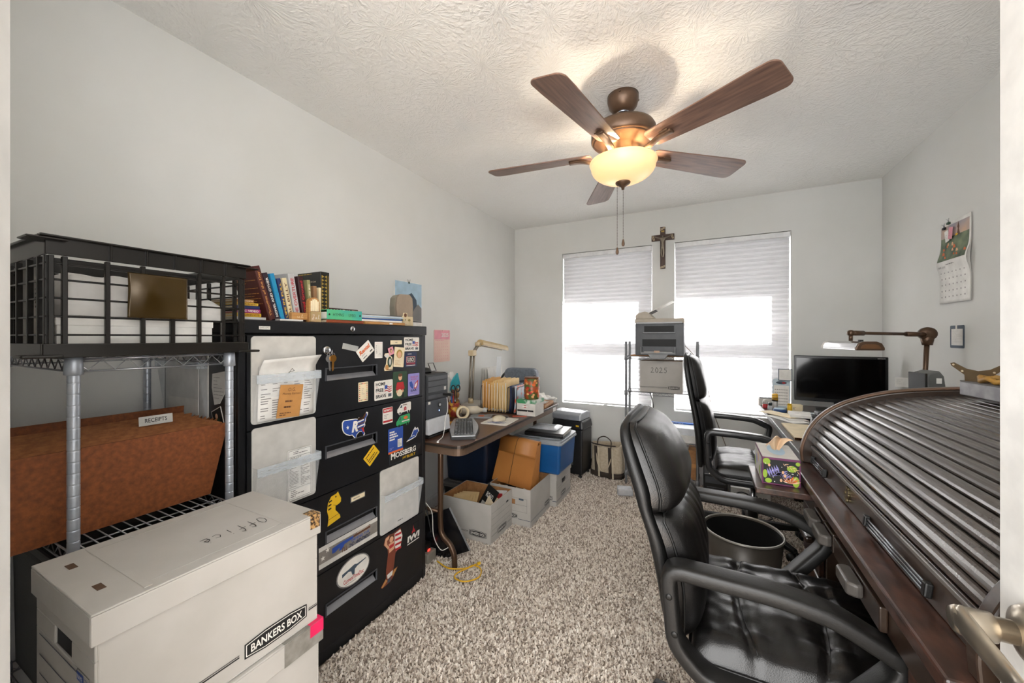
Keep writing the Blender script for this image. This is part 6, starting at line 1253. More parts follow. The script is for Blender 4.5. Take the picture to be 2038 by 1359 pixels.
# ================================================================ executive chairs
LEATH = mat('black_leather', '#0f0e0e', .30, c2='#171514', sc=6, bump=.14, bsc=420, kind='leather', spec=.55)
LSIDE = mat('black_vinyl', '#121212', .42, bump=.15, bsc=420, kind='leather')
def interp(tab, z):
    for a, b in zip(tab[:-1], tab[1:]):
        if a[0] <= z <= b[0]:
            f = (z-a[0])/(b[0]-a[0]); f = f*f*(3-2*f) if False else f
            return [p+(q-p)*f for p, q in zip(a[1:], b[1:])]
    return list(tab[-1][1:] if z > tab[-1][0] else tab[0][1:])
def smooth(tab, n=8):
    pts = arc([(t_[0], t_[1], t_[2]) for t_ in tab], n); p2 = arc([(t_[0], t_[3], 0) for t_ in tab], n)
    return [(a[0], a[1], a[2], b[1]) for a, b in zip(pts, p2)]
def chair(label, loc, rz, tab, seam, arms, aw, seat, seams, colz, armm, gloss=False, ribs=True, seed=1):
    t = thing('office_chair', label, 'office chair', loc, rz); S_ = smooth(tab)
    zt, zb = tab[-1][0], tab[0][0]
    rings = []
    for z, xf, xr, hw in S_:           # rear shell
        xm = xr+(xf-xr)*.42; r_ = []
        for j in range(36):
            a = 2*math.pi*j/36; k = 4.; cx_ = abs(math.cos(a))**(2/k)*math.copysign(1, math.cos(a)); cy_ = abs(math.sin(a))**(2/k)*math.copysign(1, math.sin(a))
            r_.append(((xr+xm)/2+cx_*(xm-xr)/2, cy_*hw, z))
        rings.append(r_)
    MB().loft(rings).build('back_shell', LSIDE, t)
    def pad(z0, z1, rib, nm, puff):
        W_, H_ = 44, 30
        def fn(u, v):
            z = z0+(z1-z0)*v; xf, xr, hw = interp(S_, z); xm = xr+(xf-xr)*.40; s_ = (u-.5)*2
            e = max(0, 1-abs(s_)**7)**.45*max(0, 1-abs(2*v-1)**(9 if not rib else 12))**.4
            y = s_*hw*(1-.02*(1-e)); x = xm+(xf-xm)*e+puff*e*(1-s_*s_)
            if rib and abs(s_) < .72: x -= .007*(1-abs(math.sin(s_*math.pi*4.2)))**3*e
            if rib: x += .0022*noise.noise(Vector((s_*14, v*3, seed)))*e
            x += .0025*noise.noise(Vector((s_*3, v*6+seed, 2)))*e
            return (x, y, z)
        MB().grid(fn, W_, H_).build(nm, LEATH, t)
        bd = [fn(.004, k/20) for k in range(1, 20)]+[fn(k/20, .996) for k in range(1, 20)]+[fn(.996, 1-k/20) for k in range(1, 20)]+[fn(1-k/20, .004) for k in range(1, 20)]
        MB().tube([(p_[0]+.004, p_[1], p_[2]) for p_ in bd], .0035, 6, closed=True).build('piping', LSIDE, t)
    pad(seam, zt-.012, False, 'headrest', .016); pad(zb+.01, seam-.002, ribs, 'backrest', .012)
    # seat cushion
    x0, x1, hw, zt_, zb_ = seat
    def top(u, v):
        x = x0+(x1-x0)*u; s_ = (v-.5)*2; e = max(0, 1-abs(s_)**6)**.4*max(0, 1-abs(2*u-1)**8)**.4
        z = zb_+.045+(zt_-zb_-.045)*e-.012*(1-s_*s_)*(1 if u < .7 else .4); y = s_*hw
        for sx, bow in seams:
            d = abs(x-(sx+bow*s_*s_)); z -= .013*math.exp(-(d/.007)**2)*e
            z += .0032*math.sin(s_*27+noise.noise(Vector((s_*5, sx*9, seed)))*4)*math.exp(-(d/.05)**2)*e
        z += .008*noise.noise(Vector((x*7, y*22, seed)))*e+.006*noise.noise(Vector((x*26, y*6, seed+4)))*e+.004*noise.noise(Vector((x*16+y*20, y*9, seed+9)))*e
        z -= .02*max(0, u-.85)/.15
        return (x, y, z)
    g = MB(); g.grid(top, 56, 48); g.build('seat_cushion', LEATH, t)
    o_ = rrect(x0, x1, -hw, hw, .05, 5)
    MB().prism([(p_[0], p_[1]) for p_ in o_], zb_, zb_+.05).build('seat_base', LSIDE, t, .012)
    MB().tube([(p_[0]*1.0, p_[1]*1.003, zb_+.052) for p_ in o_], .0045, 6, closed=True).build('seat_piping', LSIDE, t)
    for sx, bow in seams: MB().tube([(lambda q: (q[0], q[1], q[2]+.001))(top((sx+.006+bow*((k-8)/8.5)**2-x0)/(x1-x0), .5+(k-8)/17*.96)) for k in range(17)], .0018, 5).build('seam', LSIDE, t)
    for s_ in (-1, 1):
        pts = []
        P = arms; n_ = len(P)
        for k in range(n_):            # rounded corners
            a, b, c = Vector(P[k-1]), Vector(P[k]), Vector(P[(k+1) % n_]); r_ = min(.035, (a-b).length*.4, (c-b).length*.4)
            p0 = b+(a-b).normalized()*r_; p1 = b+(c-b).normalized()*r_
            for j in range(5):
                f = j/4; q_ = (1-f)**2*p0+2*f*(1-f)*b+f*f*p1; pts.append((q_[0], s_*aw, q_[1]))
        MB().tube(pts, .033, 16, closed=True, flat=.56, sq=.42).build('arm', armm, t)
        for (bx, bz) in ((arms[-1][0]+.005, arms[-1][1]-.06), (arms[-1][0]+.018, arms[-1][1]-.15)): MB().lathe([(.008, 0), (.008, .003), (.004, .004)], 12, M=frm((bx, s_*(aw+.031) if s_ > 0 else -(aw+.031), bz), (1, 0, 0), (0, 0, 1 if s_ < 0 else -1))).build('bolt', BLACKP, t)
    cz = zb_
    MB().box(-.09, .10, -.085, .085, cz-.05, cz-.001).build('mechanism', BLACKP, t, .01); MB().tube([(0, 0, .10), (0, 0, cz-.045)], .019, 16).build('gas_lift', CHROME if gloss else BLACKP, t); MB().tube([(0, 0, .075), (0, 0, .26)], .029, 16).build('lift_shroud', BLACKP, t)
    for k in range(5):
        M_ = RZ(72*k+20); MB(M_).add([(.02, -.028, .065), (.02, .028, .065), (.30, .018, .055), (.30, -.018, .055), (.02, -.024, .115), (.02, .024, .115), (.30, .014, .078), (.30, -.014, .078)], [(3, 2, 1, 0), (4, 5, 6, 7), (0, 1, 5, 4), (1, 2, 6, 5), (2, 3, 7, 6), (3, 0, 4, 7)]).build('base_leg', BLACKP, t, .006)
        c_ = MB(M_); c_.lathe([(.026, -.012), (.026, .012)], 14, M=T(.29, .014, .027) @ RX(90)); c_.lathe([(.026, -.012), (.026, .012)], 14, M=T(.29, -.016, .027) @ RX(90)); c_.tube([(.29, 0, .03), (.29, 0, .058)], .007, 8); c_.build('caster', BLACKP, t)
    return t
tabA = [(.445, -.150, -.225, .195), (.52, -.135, -.240, .225), (.62, -.130, -.255, .24), (.72, -.150, -.275, .247), (.80, -.185, -.300, .247), (.86, -.185, -.318, .246), (.93, -.215, -.340, .238), (.985, -.250, -.356, .215), (1.015, -.280, -.358, .18), (1.035, -.310, -.348, .11)]
chair('black leather executive chair with sloping arms in front of the roll top desk', (.130, 1.335, 0), 0, tabA, .800,
      [(.02, .682), (.12, .668), (.235, .612), (.225, .575), (.115, .430), (-.13, .432), (-.20, .50), (-.215, .685)], .272, (-.165, .36, .248, .515, .395), ((-.045, .03), (.155, -.04)), .4, mat('arm_urethane', '#181716', .42, bump=.15, bsc=300), seed=3)
tabB = [(.46, -.235, -.315, .20), (.56, -.215, -.325, .225), (.68, -.220, -.335, .24), (.80, -.240, -.352, .245), (.88, -.262, -.366, .245), (.98, -.275, -.385, .24), (1.08, -.300, -.398, .225), (1.13, -.320, -.400, .20), (1.16, -.345, -.398, .15), (1.175, -.365, -.388, .09)]
chair('tall black leather executive chair with glossy loop arms at the computer desk', (.275, 2.875, 0), 0, tabB, .885,
      [(-.12, .708), (.03, .700), (.125, .655), (.12, .62), (.075, .43), (-.18, .43), (-.255, .49), (-.262, .71)], .285, (-.22, .30, .255, .520, .40), ((.02, .0),), .4, mat('arm_gloss', '#2a2a2b', .22), True, False, seed=8)

# ================================================================ waste bin
t = thing('waste_bin', 'round dark grey waste bin between the two chairs', 'waste bin', (.158, 2.07, .008)); BIN = mat('bin_taupe', '#4c463f', .35, .2)
MB().lathe([(.115, 0), (.125, .004), (.160, .372), (.157, .372), (.121, .010), (.001, .008)], 40, sx=1., sy=.98).build('bucket', BIN, t); MB().lathe([(.002, .012), (.119, .014), (.1545, .366), (.153, .366), (.117, .016), (.003, .016)], 40, sy=.98).build('liner', mat('bin_liner', '#0c0c0c', .8, spec=.15), t); MB().lathe([(.158, .368), (.164, .370), (.164, .376), (.158, .378), (.158, .368)], 40, cap=(False, False)).build('rim', mat('bin_rim', '#a8a49c', .3, .5), t)

# ================================================================ roll-top desk
DKW = mat('dark_walnut', '#37291f', .28, c2='#281d17', sc=7, st=(9, 1, 9), lo=.3, hi=.75, detail=7, coat=.3)
DKW2 = mat('worn_walnut', '#4a3026', .3, c2='#221814', sc=18, st=(4, 1, 4), lo=.35, hi=.7, detail=8, coat=.25, bump=.1, bsc=60)
SLATM = mat('slat_walnut', '#4a423d', .24, c2='#37302b', sc=8, st=(6, .7, 6), lo=.3, hi=.75, detail=7, coat=.35)
RX0, RX1, RY0, RY1, RZT = .315, 1.135, .785, 1.925, .775
ox, oy = .72, 1.355
t = thing('roll_top_desk', 'dark walnut roll top desk with ribbed tambour closed along the right wall', 'desk', (ox, oy, 0)); rtd = t
MB().box(RX0-ox, RX1-ox, RY0-oy, RY1-oy, RZT-.030, RZT).build('desktop', DKW2, t, .005)
q = MB(); q.box(.345-ox, 1.12-ox, RY0+.02-oy, RY1-.02-oy, .645, .712); q.build('apron', DKW, t, .003)
for nm, y0, y1 in (('far', 1.64, 1.905), ('near', .805, 1.03)):
    pd = bpy.data.objects.new('pedestal', None); col.objects.link(pd); pd.parent = t
    MB().box(.37-ox, 1.12-ox, y0-oy, y1-oy, .03, .6445).build('carcass', DKW, pd, .003); MB().box(.36-ox, 1.125-ox, y0-.008-oy, y1+.008-oy, 0, .0295).build('plinth', DKW, pd, .003)
    for k in range(3):
        z0 = .045+.2*k; MB().box(.352-ox, .3695-ox, y0+.02-oy, y1-.02-oy, z0, z0+.19).build('drawer', DKW2, pd, .005)
        yc = (y0+y1)/2-oy; MB().box(.325-ox, .3515-ox, yc-.06, yc+.06, z0+.085, z0+.11).build('drawer_pull', DKW, pd, .008, 3)
# pencil drawers under the top with wooden pulls
for y0, y1 in ((1.50, 1.61), (1.40, 1.49), (1.07, 1.39)):
    d = MB().box(.330-ox, .3445-ox, y0-oy, y1-oy, .652, .706).build('pencil_drawer', DKW, t, .003)
PULLW = mat('grey_worn_pull', '#5a5652', .3, c2='#4a4642', sc=20)
for y, dz in ((1.555, 0), (1.445, .0), (1.20, .0)):
    q = MB(); q.prism([(-.045, 0), (.045, 0), (.05, .014), (.04, .032), (-.04, .032), (-.05, .014)], .668, .700); q.M = Matrix(); o = q.build('wood_pull', PULLW, t, .006, 3)
    o.matrix_local = T(.3295-ox, y-oy, dz) @ RZ(90)
# far end panel with curved edge, and near end panel
CURV = [(.352, .775), (.350, .82), (.360, .865), (.382, .918), (.424, .974), (.486, 1.020), (.575, 1.057), (.660, 1.077), (.79, 1.092), (.86, 1.094)]
cs = [(p_[0], p_[1]) for p_ in arc([(a, b, 0) for a, b in CURV], 6)]
def pan(y0, y1): 
    poly = [(x-ox, z) for x, z in cs]+[(1.13-ox, 1.094), (1.13-ox, RZT+.0005)]
    poly = [(p_[0], max(p_[1], RZT+.0005)) for p_ in poly]
    return MB().prism(poly, 0, y1-y0, M=frm((0, y1-oy, 0), (1, 0, 0), (0, 0, 1)))
pan(1.89, 1.92).build('end_panel', DKW, t, .004); pan(.79, .82).build('end_panel', DKW, t, .004)
q = MB(); n_ = len(cs)
for k, (x, z) in enumerate(cs): pass
q.tube([(x-ox, 1.9055-oy, z+.004) for x, z in cs]+[(1.12-ox, 1.9055-oy, 1.098)], .017, 8, flat=.35); q.build('edge_moulding', mat('edge_walnut', '#6a4f3f', .3, c2='#55402f', sc=12), t)
MB().box(.80-ox, 1.135-ox, .822-oy, 1.888-oy, 1.068, 1.088).build('top_board', DKW2, t, .003)
MB().box(1.105-ox, 1.13-ox, .822-oy, 1.888-oy, RZT+.001, 1.066).build('back_panel', DKW, t)
# tambour slats: each one a piece, on the inset curve
ins = []
for k, (x, z) in enumerate(cs):
    a = cs[max(0, k-1)]; b = cs[min(n_-1, k+1)]; tx, tz = b[0]-a[0], b[1]-a[1]; l = math.hypot(tx, tz); ins.append((x+tz/l*.026, z-tx/l*.026, math.atan2(tz, tx)))
L_ = [0]
for a, b in zip(ins[:-1], ins[1:]): L_.append(L_[-1]+math.hypot(b[0]-a[0], b[1]-a[1]))
def at(s_):
    for k in range(len(L_)-1):
        if L_[k] <= s_ <= L_[k+1]:
            f = (s_-L_[k])/(L_[k+1]-L_[k]); a, b = ins[k], ins[k+1]; return tuple(p_+(q_-p_)*f for p_, q_ in zip(a, b))
    return ins[-1]
pitch = .0268; s_ = .092; first = None
prf = [(-.0125, -.004), (.0125, -.004), (.0125, .001), (.0105, .0052), (.006, .0076), (0, .0084), (-.006, .0076), (-.0105, .0052), (-.0125, .001)]
while s_ < L_[-1]-.01:
    x, z, an = at(s_)
    M_ = T(x-ox, 1.8885-oy, z) @ RY(-math.degrees(an)) @ RX(90)
    if first is None: first = MB().prism(prf, 0, 1.067, sm=False).build('slat', SLATM, t); first.matrix_local = M_
    else: share(first, 'slat', t, M_)
    s_ += pitch
q = MB(); pts = [at(.03+.02*k) for k in range(int((L_[-1]-.05)/.02))]
q.add([v for x, z, an in pts for v in ((x+.012-ox, .823-oy, z-.006), (x+.012-ox, 1.887-oy, z-.006))], [(2*k, 2*k+1, 2*k+3, 2*k+2) for k in range(len(pts)-1)]); q.build('tambour_cloth', BLACK, t)
# bottom rail with finger pulls and lock
FR = frm((.376-ox, 1.8885-oy, RZT+.002), (0, -1, 0), (.10, 0, 1))
MB(FR).box(0, 1.067, 0, .072, -.018, 0).build('bottom_rail', DKW, t, .003)
MB(FR).box(0, 1.067, .060, .070, .0002, .006).build('rail_bead', mat('bead_grey', '#6b6662', .28, c2='#55504c', sc=10), t, .002)
STB = mat('brushed_pull', '#8d9096', .25, .9)
for u0, u1 in ((.055, .215), (.60, .90)):
    pl = bpy.data.objects.new('finger_pull', None); col.objects.link(pl); pl.parent = t
    for v in (.018, .026, .034): MB(FR).tube([(u0+.006, v, .008), (u1-.006, v, .008)], .0028, 8).build('bar', STB, pl)
    for u in (u0, u1): MB(FR).box(u-.008, u+.008, .012, .040, .0003, .013).build('end_block', BLACKP, pl, .003)
q = MB(FR @ T(.43, .034, .0004)); q.prism(ell(0, 0, .014, .020, 14), 0, .003); 
for a in range(0, 360, 60): q.prism(ell(.012*math.cos(R(a)), .019*math.sin(R(a)), .006, .006, 10), .0005, .0045)
q.build('lock_escutcheon', mat('old_brass', '#6e6348', .35, .8), t)
# pulled-out writing board with the tissue box
wb = MB(); wb.box(.165-ox, .52-ox, 1.625-oy, 1.888-oy, .715, .737); wb.build('writing_board', DKW2, t, .003)
t = thing('tissue_box', 'patterned purple and green tissue box on the pulled out writing board', 'tissue box', (.248, 1.785, .7376)); a, c, h = .058, .108, .098
MB().box(-a, a, -c, c, 0, h).build('carton', mat('tissue_purple', '#6a2a56', .45), t, .001, 1)
p = PR(T(0, 0, h+.0005)); p.rect(-a+.002, a-.002, -c+.002, c-.002, 0, p.c('lgrey')); p.flat(ell(0, .01, .028, .075, 24), .0004, p.c('sky')); p.done('top_print', t)
def leafy(p, w, h, seed, k0):
    rd = random.Random(seed); p.rect(.004, w-.004, .005, h-.007, 0, p.c('black'))
    for x, y, rx, ry in ((.12, .85, .10, .12), (.08, .38, .06, .16), (.17, .14, .09, .09), (.88, .2, .09, .2), (.78, .66, .13, .12), (.93, .86, .06, .07)): p.flat(ell(w*x, h*y, w*rx, h*ry, 14), .0003, PK.index('gold') if False else p.c('leaf'))
    def leaf(x, y, a, l, c):
        dx, dy = math.cos(a), math.sin(a); p.flat([(x, y), (x+dx*l*.5-dy*l*.11, y+dy*l*.5+dx*l*.11), (x+dx*l, y+dy*l), (x+dx*l*.5+dy*l*.11, y+dy*l*.5-dx*l*.11)], .0006, p.c(c))
    for k in range(9): leaf(w*.22+k*w*.03, h*.28+k*h*.02, 1.2+(-1)**k*.7, h*.34, 'purple')
    for k in range(8): leaf(w*.5+k*w*.02, h*.36-k*h*.02, 2.4-(k % 2)*1.6, h*.26, 'purple' if k % 3 else 'lilac')
    for k in range(9): leaf(w*.55+k*w*.045, h*.84-k*h*.03, -1.0+(k % 2)*1.1, h*.13, 'peach')
    for k in range(9): leaf(w*.74, h*.12, .3+k*.32, h*(.34-.01*k), 'orange' if k % 2 else 'peach')
    for x, y in ((.19, .72), (.55, .5), (.6, .38), (.5, .2)): p.flat(ell(w*x, h*y, w*.035, h*.06, 10), .0008, p.c('peach'))
    for k in range(14): p.flat(ell(w*rd.uniform(.08, .92), h*rd.uniform(.1, .9), .0016, .0016, 6), .0009, p.c('paper'))
PAL['leaf'] = mat('lime_ink', '#8fae2e', .5); PAL['lilac'] = mat('lilac_ink', '#8d86a6', .5); PAL['peach'] = mat('peach_print', '#dfae86', .5); PK = list(PAL)
p = PR(frm((-a, -c-.0005, 0), (1, 0, 0), (0, 0, 1))); leafy(p, 2*a, h, 3, 0); p.done('front_print', t)
p = PR(frm((-a-.0005, c, 0), (0, -1, 0), (0, 0, 1))); p.rect(.003, 2*c-.003, .004, h-.006, 0, p.c('lgrey')); [p.flat(ell(.02+.045*k, .03+.02*(k % 3), .018, .02, 12), .0003, p.c(('leaf', 'purple', 'peach', 'leaf', 'lilac')[k])) for k in range(5)]; p.done('side_print', t)
def tis(u, v):       # one sheet pulled up and folded over
    f = (u-.5)*2; w_ = .012+.040*v; z_ = h+.0015+.062*math.sin(v*1.9)*(1-.35*abs(f)**2)
    return (f*w_*.9+.012*v, .01+.018*math.sin(f*4.2)*(.3+v)+.030*v*f, z_-.012*v*(1+math.sin(f*5)))
MB().grid(tis, 24, 12, sm=False).build('tissue', mat('tissue_peach', '#cfae8c', .8, c2='#dbc3a6', sc=12), t, solid=.0008)

# ================================================================ things on the roll-top
t = thing('slate_slab', 'flat grey slab lying on top of the roll top desk', 'board', (.86, 1.62, 1.0895), 3); MB().box(-.105, .20, -.20, .165, 0, .042).build('slab', mat('slab_white_edge', '#a9a9ad', .6, c2='#8f8f94', sc=25, bump=.3, bsc=90), t, .003); MB().box(-.104, .199, -.199, .164, .0422, .0465).build('slab_top', mat('slab_dark', '#5a544e', .55), t)
t = thing('mount_plate', 'bronze four hole mounting plate propped on the grey slab', 'bracket', (.772, 1.735, 1.1365)); F = frm((0, 0, 0), (.72, -.69, 0), (-.1, -.1, 1))
MB(F).prism([(-.030, 0), (.030, 0), (.030, .020), (.058, .048), (.060, .056), (.052, .059), (.025, .040), (0, .034), (-.025, .040), (-.052, .059), (-.060, .056), (-.058, .048), (-.030, .020)], 0, .003).build('plate', mat('plate_bronze', '#7d6a50', .4, .6), t)
p = PR(F @ T(0, 0, .0034)); [p.flat(ell(x, z, .003, .003, 10), 0, p.c('cream')) for x, z in ((-.053, .052), (.053, .052), (-.034, .032), (.034, .032))]; p.done('holes', t)
t = thing('twisted_cord', 'gold braided cord coil lying on the grey slab', 'cord', (.79, 1.665, 1.1370)); MB().tube([(.038*math.cos(a*.35)+.004*math.cos(a*2.1), .05*math.sin(a*.35), .012+.006*math.sin(a*2.1)) for a in range(36)], .008, 8).build('coil', mat('gold_cord', '#b58a42', .5, c2='#8f6a30', sc=60), t)

# ================================================================ computer desk
DY0, DY1, DX0, DZ = 1.95, 3.665, .385, .75
DSK = mat('espresso_laminate', '#4b423c', .3, c2='#3d3530', sc=8, st=(8, 1, 1), lo=.3, hi=.7, detail=6)
t = thing('computer_desk', 'dark laminate computer desk in the right window corner', 'desk', (.765, 2.81, 0)); ox, oy = .765, 2.81
MB().box(DX0-ox, 1.13-ox, DY0-oy, DY1-oy, DZ-.028, DZ).build('desktop', DSK, t, .003); MB().box(DX0-.0012-ox, DX0-.0002-ox, DY0-oy, DY1-oy, DZ-.026, DZ-.002).build('edge_strip', GREYP, t)
for y in (1.96, 2.70, 3.63): MB().box(.62-ox, 1.12-ox, y-oy, y+.022-oy, 0, DZ-.029).build('side_panel', DSK, t, .002)
MB().box(1.10-ox, 1.118-ox, 1.983-oy, 2.699-oy, .30, DZ-.029).build('modesty_panel', DSK, t)
onD = lambda x, y: (x, y, DZ+.0006)
# monitor
t = thing('monitor', 'black widescreen monitor standing in the window corner', 'monitor', onD(.845, 3.42), -9); t.rotation_euler = (0, 0, R(-9))
q = MB(); q.box(-.258, .245, -.012, .012, .068, .395); q.build('housing', mat('monitor_black', '#0f1012', .25), t, .004); MB().box(-.243, .230, -.0135, -.0122, .092, .378).build('screen', mat('screen_off', '#050506', .08), t)
MB().box(-.20, .20, .0125, .035, .12, .34).build('rear_shell', BLACKP, t, .01); MB().box(-.03, .03, .012, .03, .012, .12).build('neck', BLACKP, t, .004); MB().prism(rrect(-.13, .13, -.09, .10, .04), 0, .0115).build('stand', BLACKP, t)
p = PR(frm((.262, -.0126, .068), (-1, 0, 0), (0, 0, 1)) @ T(0, 0, 0)); 
p = PR(frm((-.262, -.0128, .068), (1, 0, 0), (0, 0, 1))); p.text('HANNS-G', .455, .492, .313, .319, 0, p.c('lgrey')); p.rect(.498, .501, .1, .104, 0, p.c('white')); p.done('logo', t)
for (x, y, z, w_, h_, rz_, lb, mm) in ((.535, 3.445, .955, .085, .088, -9, 'square note in a dark frame stuck to the monitor edge', 'slate'), (1.125, 3.30, .955, .07, .07, -20, 'white paper note stuck to the right edge of the monitor', None)):
    n_ = thing('sticky_note', lb, 'note', (x, y, z), rz_); 
    if mm: MB().box(-w_/2, w_/2, 0, .001, 0, h_).build('border', PAL[mm], n_)
    MB().box(-w_/2+.005, w_/2-.005, -.0008, -.0002, .005, h_-.005).build('slip', PAPER, n_); p = PR(frm((-w_/2, -.0012, 0), (1, 0, 0), (0, 0, 1))); p.lines(.014, w_-.014, .015, h_-.015, 6, 0, p.c('lgrey'), fill=.2); p.done('writing', n_)
t = thing('clipboard_calendar', 'pale blue clip calendar leaning left of the monitor', 'calendar', onD(.515, 3.47), -9); t.rotation_euler = (R(-8), 0, R(-9)); MB().prism(rrect(-.055, .055, 0, .215, .018), -.002, .002, M=RX(90)).build('board', mat('pale_blue_board', '#b9c9d2', .5), t)
p = PR(frm((-.055, -.0026, 0), (1, 0, 0), (0, 0, 1))); p.rect(.008, .102, .012, .165, 0, p.c('paper')); p.flat(ell(.055, .185, .034, .011, 16), 0, p.c('slate')); p.flat(ell(.07, .185, .012, .007, 10), .0003, p.c('red')); [p.rect(.014+.012*i, .020+.012*i, .02+.022*j, .026+.022*j, .0003, p.c('grey')) for i in range(7) for j in range(6)]; p.done('printing', t)
# small things at the desk's window end
def jar(name, label, x, y, prof, m, cap=None, cm=None, z=DZ+.0006, cat='bottle'):
    t = thing(name, label, cat, (x, y, z)); MB().lathe(prof, 20).build('body', m, t)
    if cap: MB().lathe(cap, 20).build('cap', cm, t)
    return t
jar('pill_bottle', 'white bottle with yellow and black label bands by the blue calendar', .465, 3.40, [(.018, 0), (.019, .003), (.019, .05), (.017, .055)], mat('grey_white_jar', '#c5c5c3', .35), [(.0195, .0552), (.0195, .105), (.014, .11)], mat('yellow_cap_stripe', '#d9a52a', .4, c2='#22252c', sc=20, st=(.1, .1, 3), lo=.5, hi=.55))
jar('glue_stick', 'small yellow tube standing beside the cream carton', .530, 3.25, [(.013, 0), (.014, .003), (.014, .05), (.010, .055)], YELLOW, [(.0125, .0552), (.0125, .064)], YELLOW, cat='tube')
t = thing('cream_carton', 'small cream carton beside the yellow tube on the computer desk', 'box', onD(.575, 3.30), 8); MB().box(-.035, .035, -.02, .02, 0, .055).build('carton', CREAM, t, .002); p = PR(frm((-.035, -.0206, 0), (1, 0, 0), (0, 0, 1))); p.lines(.01, .04, .02, .04, 3, 0, p.c('grey')); p.done('print', t)
t = thing('paper_cutter', 'beige dispenser box at the far end of the computer desk', 'box', onD(.425, 3.53), 0); MB().box(-.05, .05, -.03, .03, 0, .055).build('box', PAPER2, t, .004); MB().box(-.045, .045, -.025, .025, .0552, .064).build('lid', GREYP, t, .002)
jar('red_marker', 'red capped clear jar at the left end of the computer desk', .405, 3.40, [(.016, 0), (.017, .004), (.017, .03)], RED, [(.018, .0302), (.019, .045), (.012, .062)], clear_mat('grey_dome', '#b9b9b6', .4, .2), cat='jar')
jar('ink_bottle', 'dark ink bottle next to the red capped jar', .425, 3.31, [(.015, 0), (.016, .003), (.016, .028), (.010, .034)], LGREY, [(.0125, .0342), (.0125, .055)], mat('ink_cap_dark', '#1d2b2c', .3))
t = thing('tape_dispenser', 'round blue tape dispenser flat on the computer desk', 'tape', onD(.478, 3.27)); MB().lathe([(.040, 0), (.043, .004), (.043, .014), (.038, .020), (.015, .020)], 28).build('reel', mat('blue_reel', '#274d80', .35), t); MB().lathe([(.036, .0202), (.034, .024), (.004, .024)], 24).build('top_label', mat('pale_blue_label', '#b9d3e4', .4), t)
for k, (x, y, rz_, lb) in enumerate(((.47, 2.98, 28, 'envelope at the front of the fanned mail on the computer desk'), (.50, 3.05, 12, 'second envelope in the fanned mail on the computer desk'), (.455, 3.10, 40, 'long envelope overhanging the desk edge by the far chair'), (.56, 3.08, -4, 'thick letter stack behind the fanned mail'))):
    n_ = thing('envelope', lb, 'envelope', (x, y, DZ+.0008+.0042*k), rz_); MB().box(-.055 if k < 3 else -.06, .055 if k < 3 else .06, -.12 if k < 3 else -.085, .12 if k < 3 else .085, 0, .0036 if k < 3 else .016).build('envelope', (PAPER, PAPER2, CREAM, PAPER)[k], n_); p = PR(T(0, 0, .0041 if k < 3 else .0165)); p.lines(-.03, .03, -.02, .02, 3, 0, p.c('grey'), fill=.2); p.done('address', n_)
t = thing('clear_tray', 'folded clear blister pack lying below the monitor', 'packaging', onD(.70, 3.17), -20); q = MB(); q.grid(lambda u, v: ((u-.5)*.24, (v-.5)*.12, .012+.02*noise.noise(Vector((u*4, v*3, 1)))), 14, 8, sm=False); q.build('plastic', clear_mat('blister', '#dbe6ea', .45, .05), t, solid=.001)
t = thing('desk_blotter', 'cream writing pad on the computer desk beside the roll top', 'writing pad', onD(.515, 2.60)); MB().box(-.10, .105, -.19, .20, 0, .010).build('pad', CREAM, t, .001); MB().box(-.10, .105, -.19, -.1885, .0, .0105).build('binding', KRAFT, t)
t = thing('adding_machine', 'grey desk radio with a dark front beside the roll top', 'radio', onD(.56, 2.44), -8); t.location.z += .0112
q = MB(); q.box(-.075, .10, -.045, .06, .012, .105, top=(.006, .008)); q.build('case', DARKG, t, .006); MB().box(-.058, .085, -.0485, -.0425, .028, .092).build('dark_front', mat('radio_front', '#3a3028', .3), t, .002); MB().box(-.085, .10, -.075, .06, 0, .0115).build('base', mat('blue_grey_base', '#7a8592', .4), t, .004); MB().box(-.07, .09, -.02, .055, .1055, .112).build('top_lid', BLACKP, t, .002)
t = thing('eyeglass_case', 'black box lying on top of the grey desk radio', 'case', (.565, 2.455, DZ+.126), 6); MB().box(-.055, .06, -.03, .03, 0, .022).build('case', BLACKP, t, .006); MB().box(-.056, .061, -.0306, -.0302, .009, .012).build('seam', DARKG, t)
t = thing('display_back', 'dark grey plastic display housing seen from behind under the lamp post', 'display', onD(.845, 2.24), 12)
MB().prism([(-.03, .0), (-.03, .365), (-.025, .375), (.012, .388), (.028, .365), (.036, .30), (.03, .0)], -.045, .045, M=RX(90)).build('housing', mat('housing_grey', '#5d5e5c', .5), t, .006); MB().box(-.038, -.0305, -.048, .048, .02, .376).build('front_bezel', BLACKP, t, .002); MB(frm((.0, -.0456, .335), (1, 0, 0), (0, 0, 1))).box(0, .018, 0, .022, 0, .0006).build('white_label', PAPER, t)
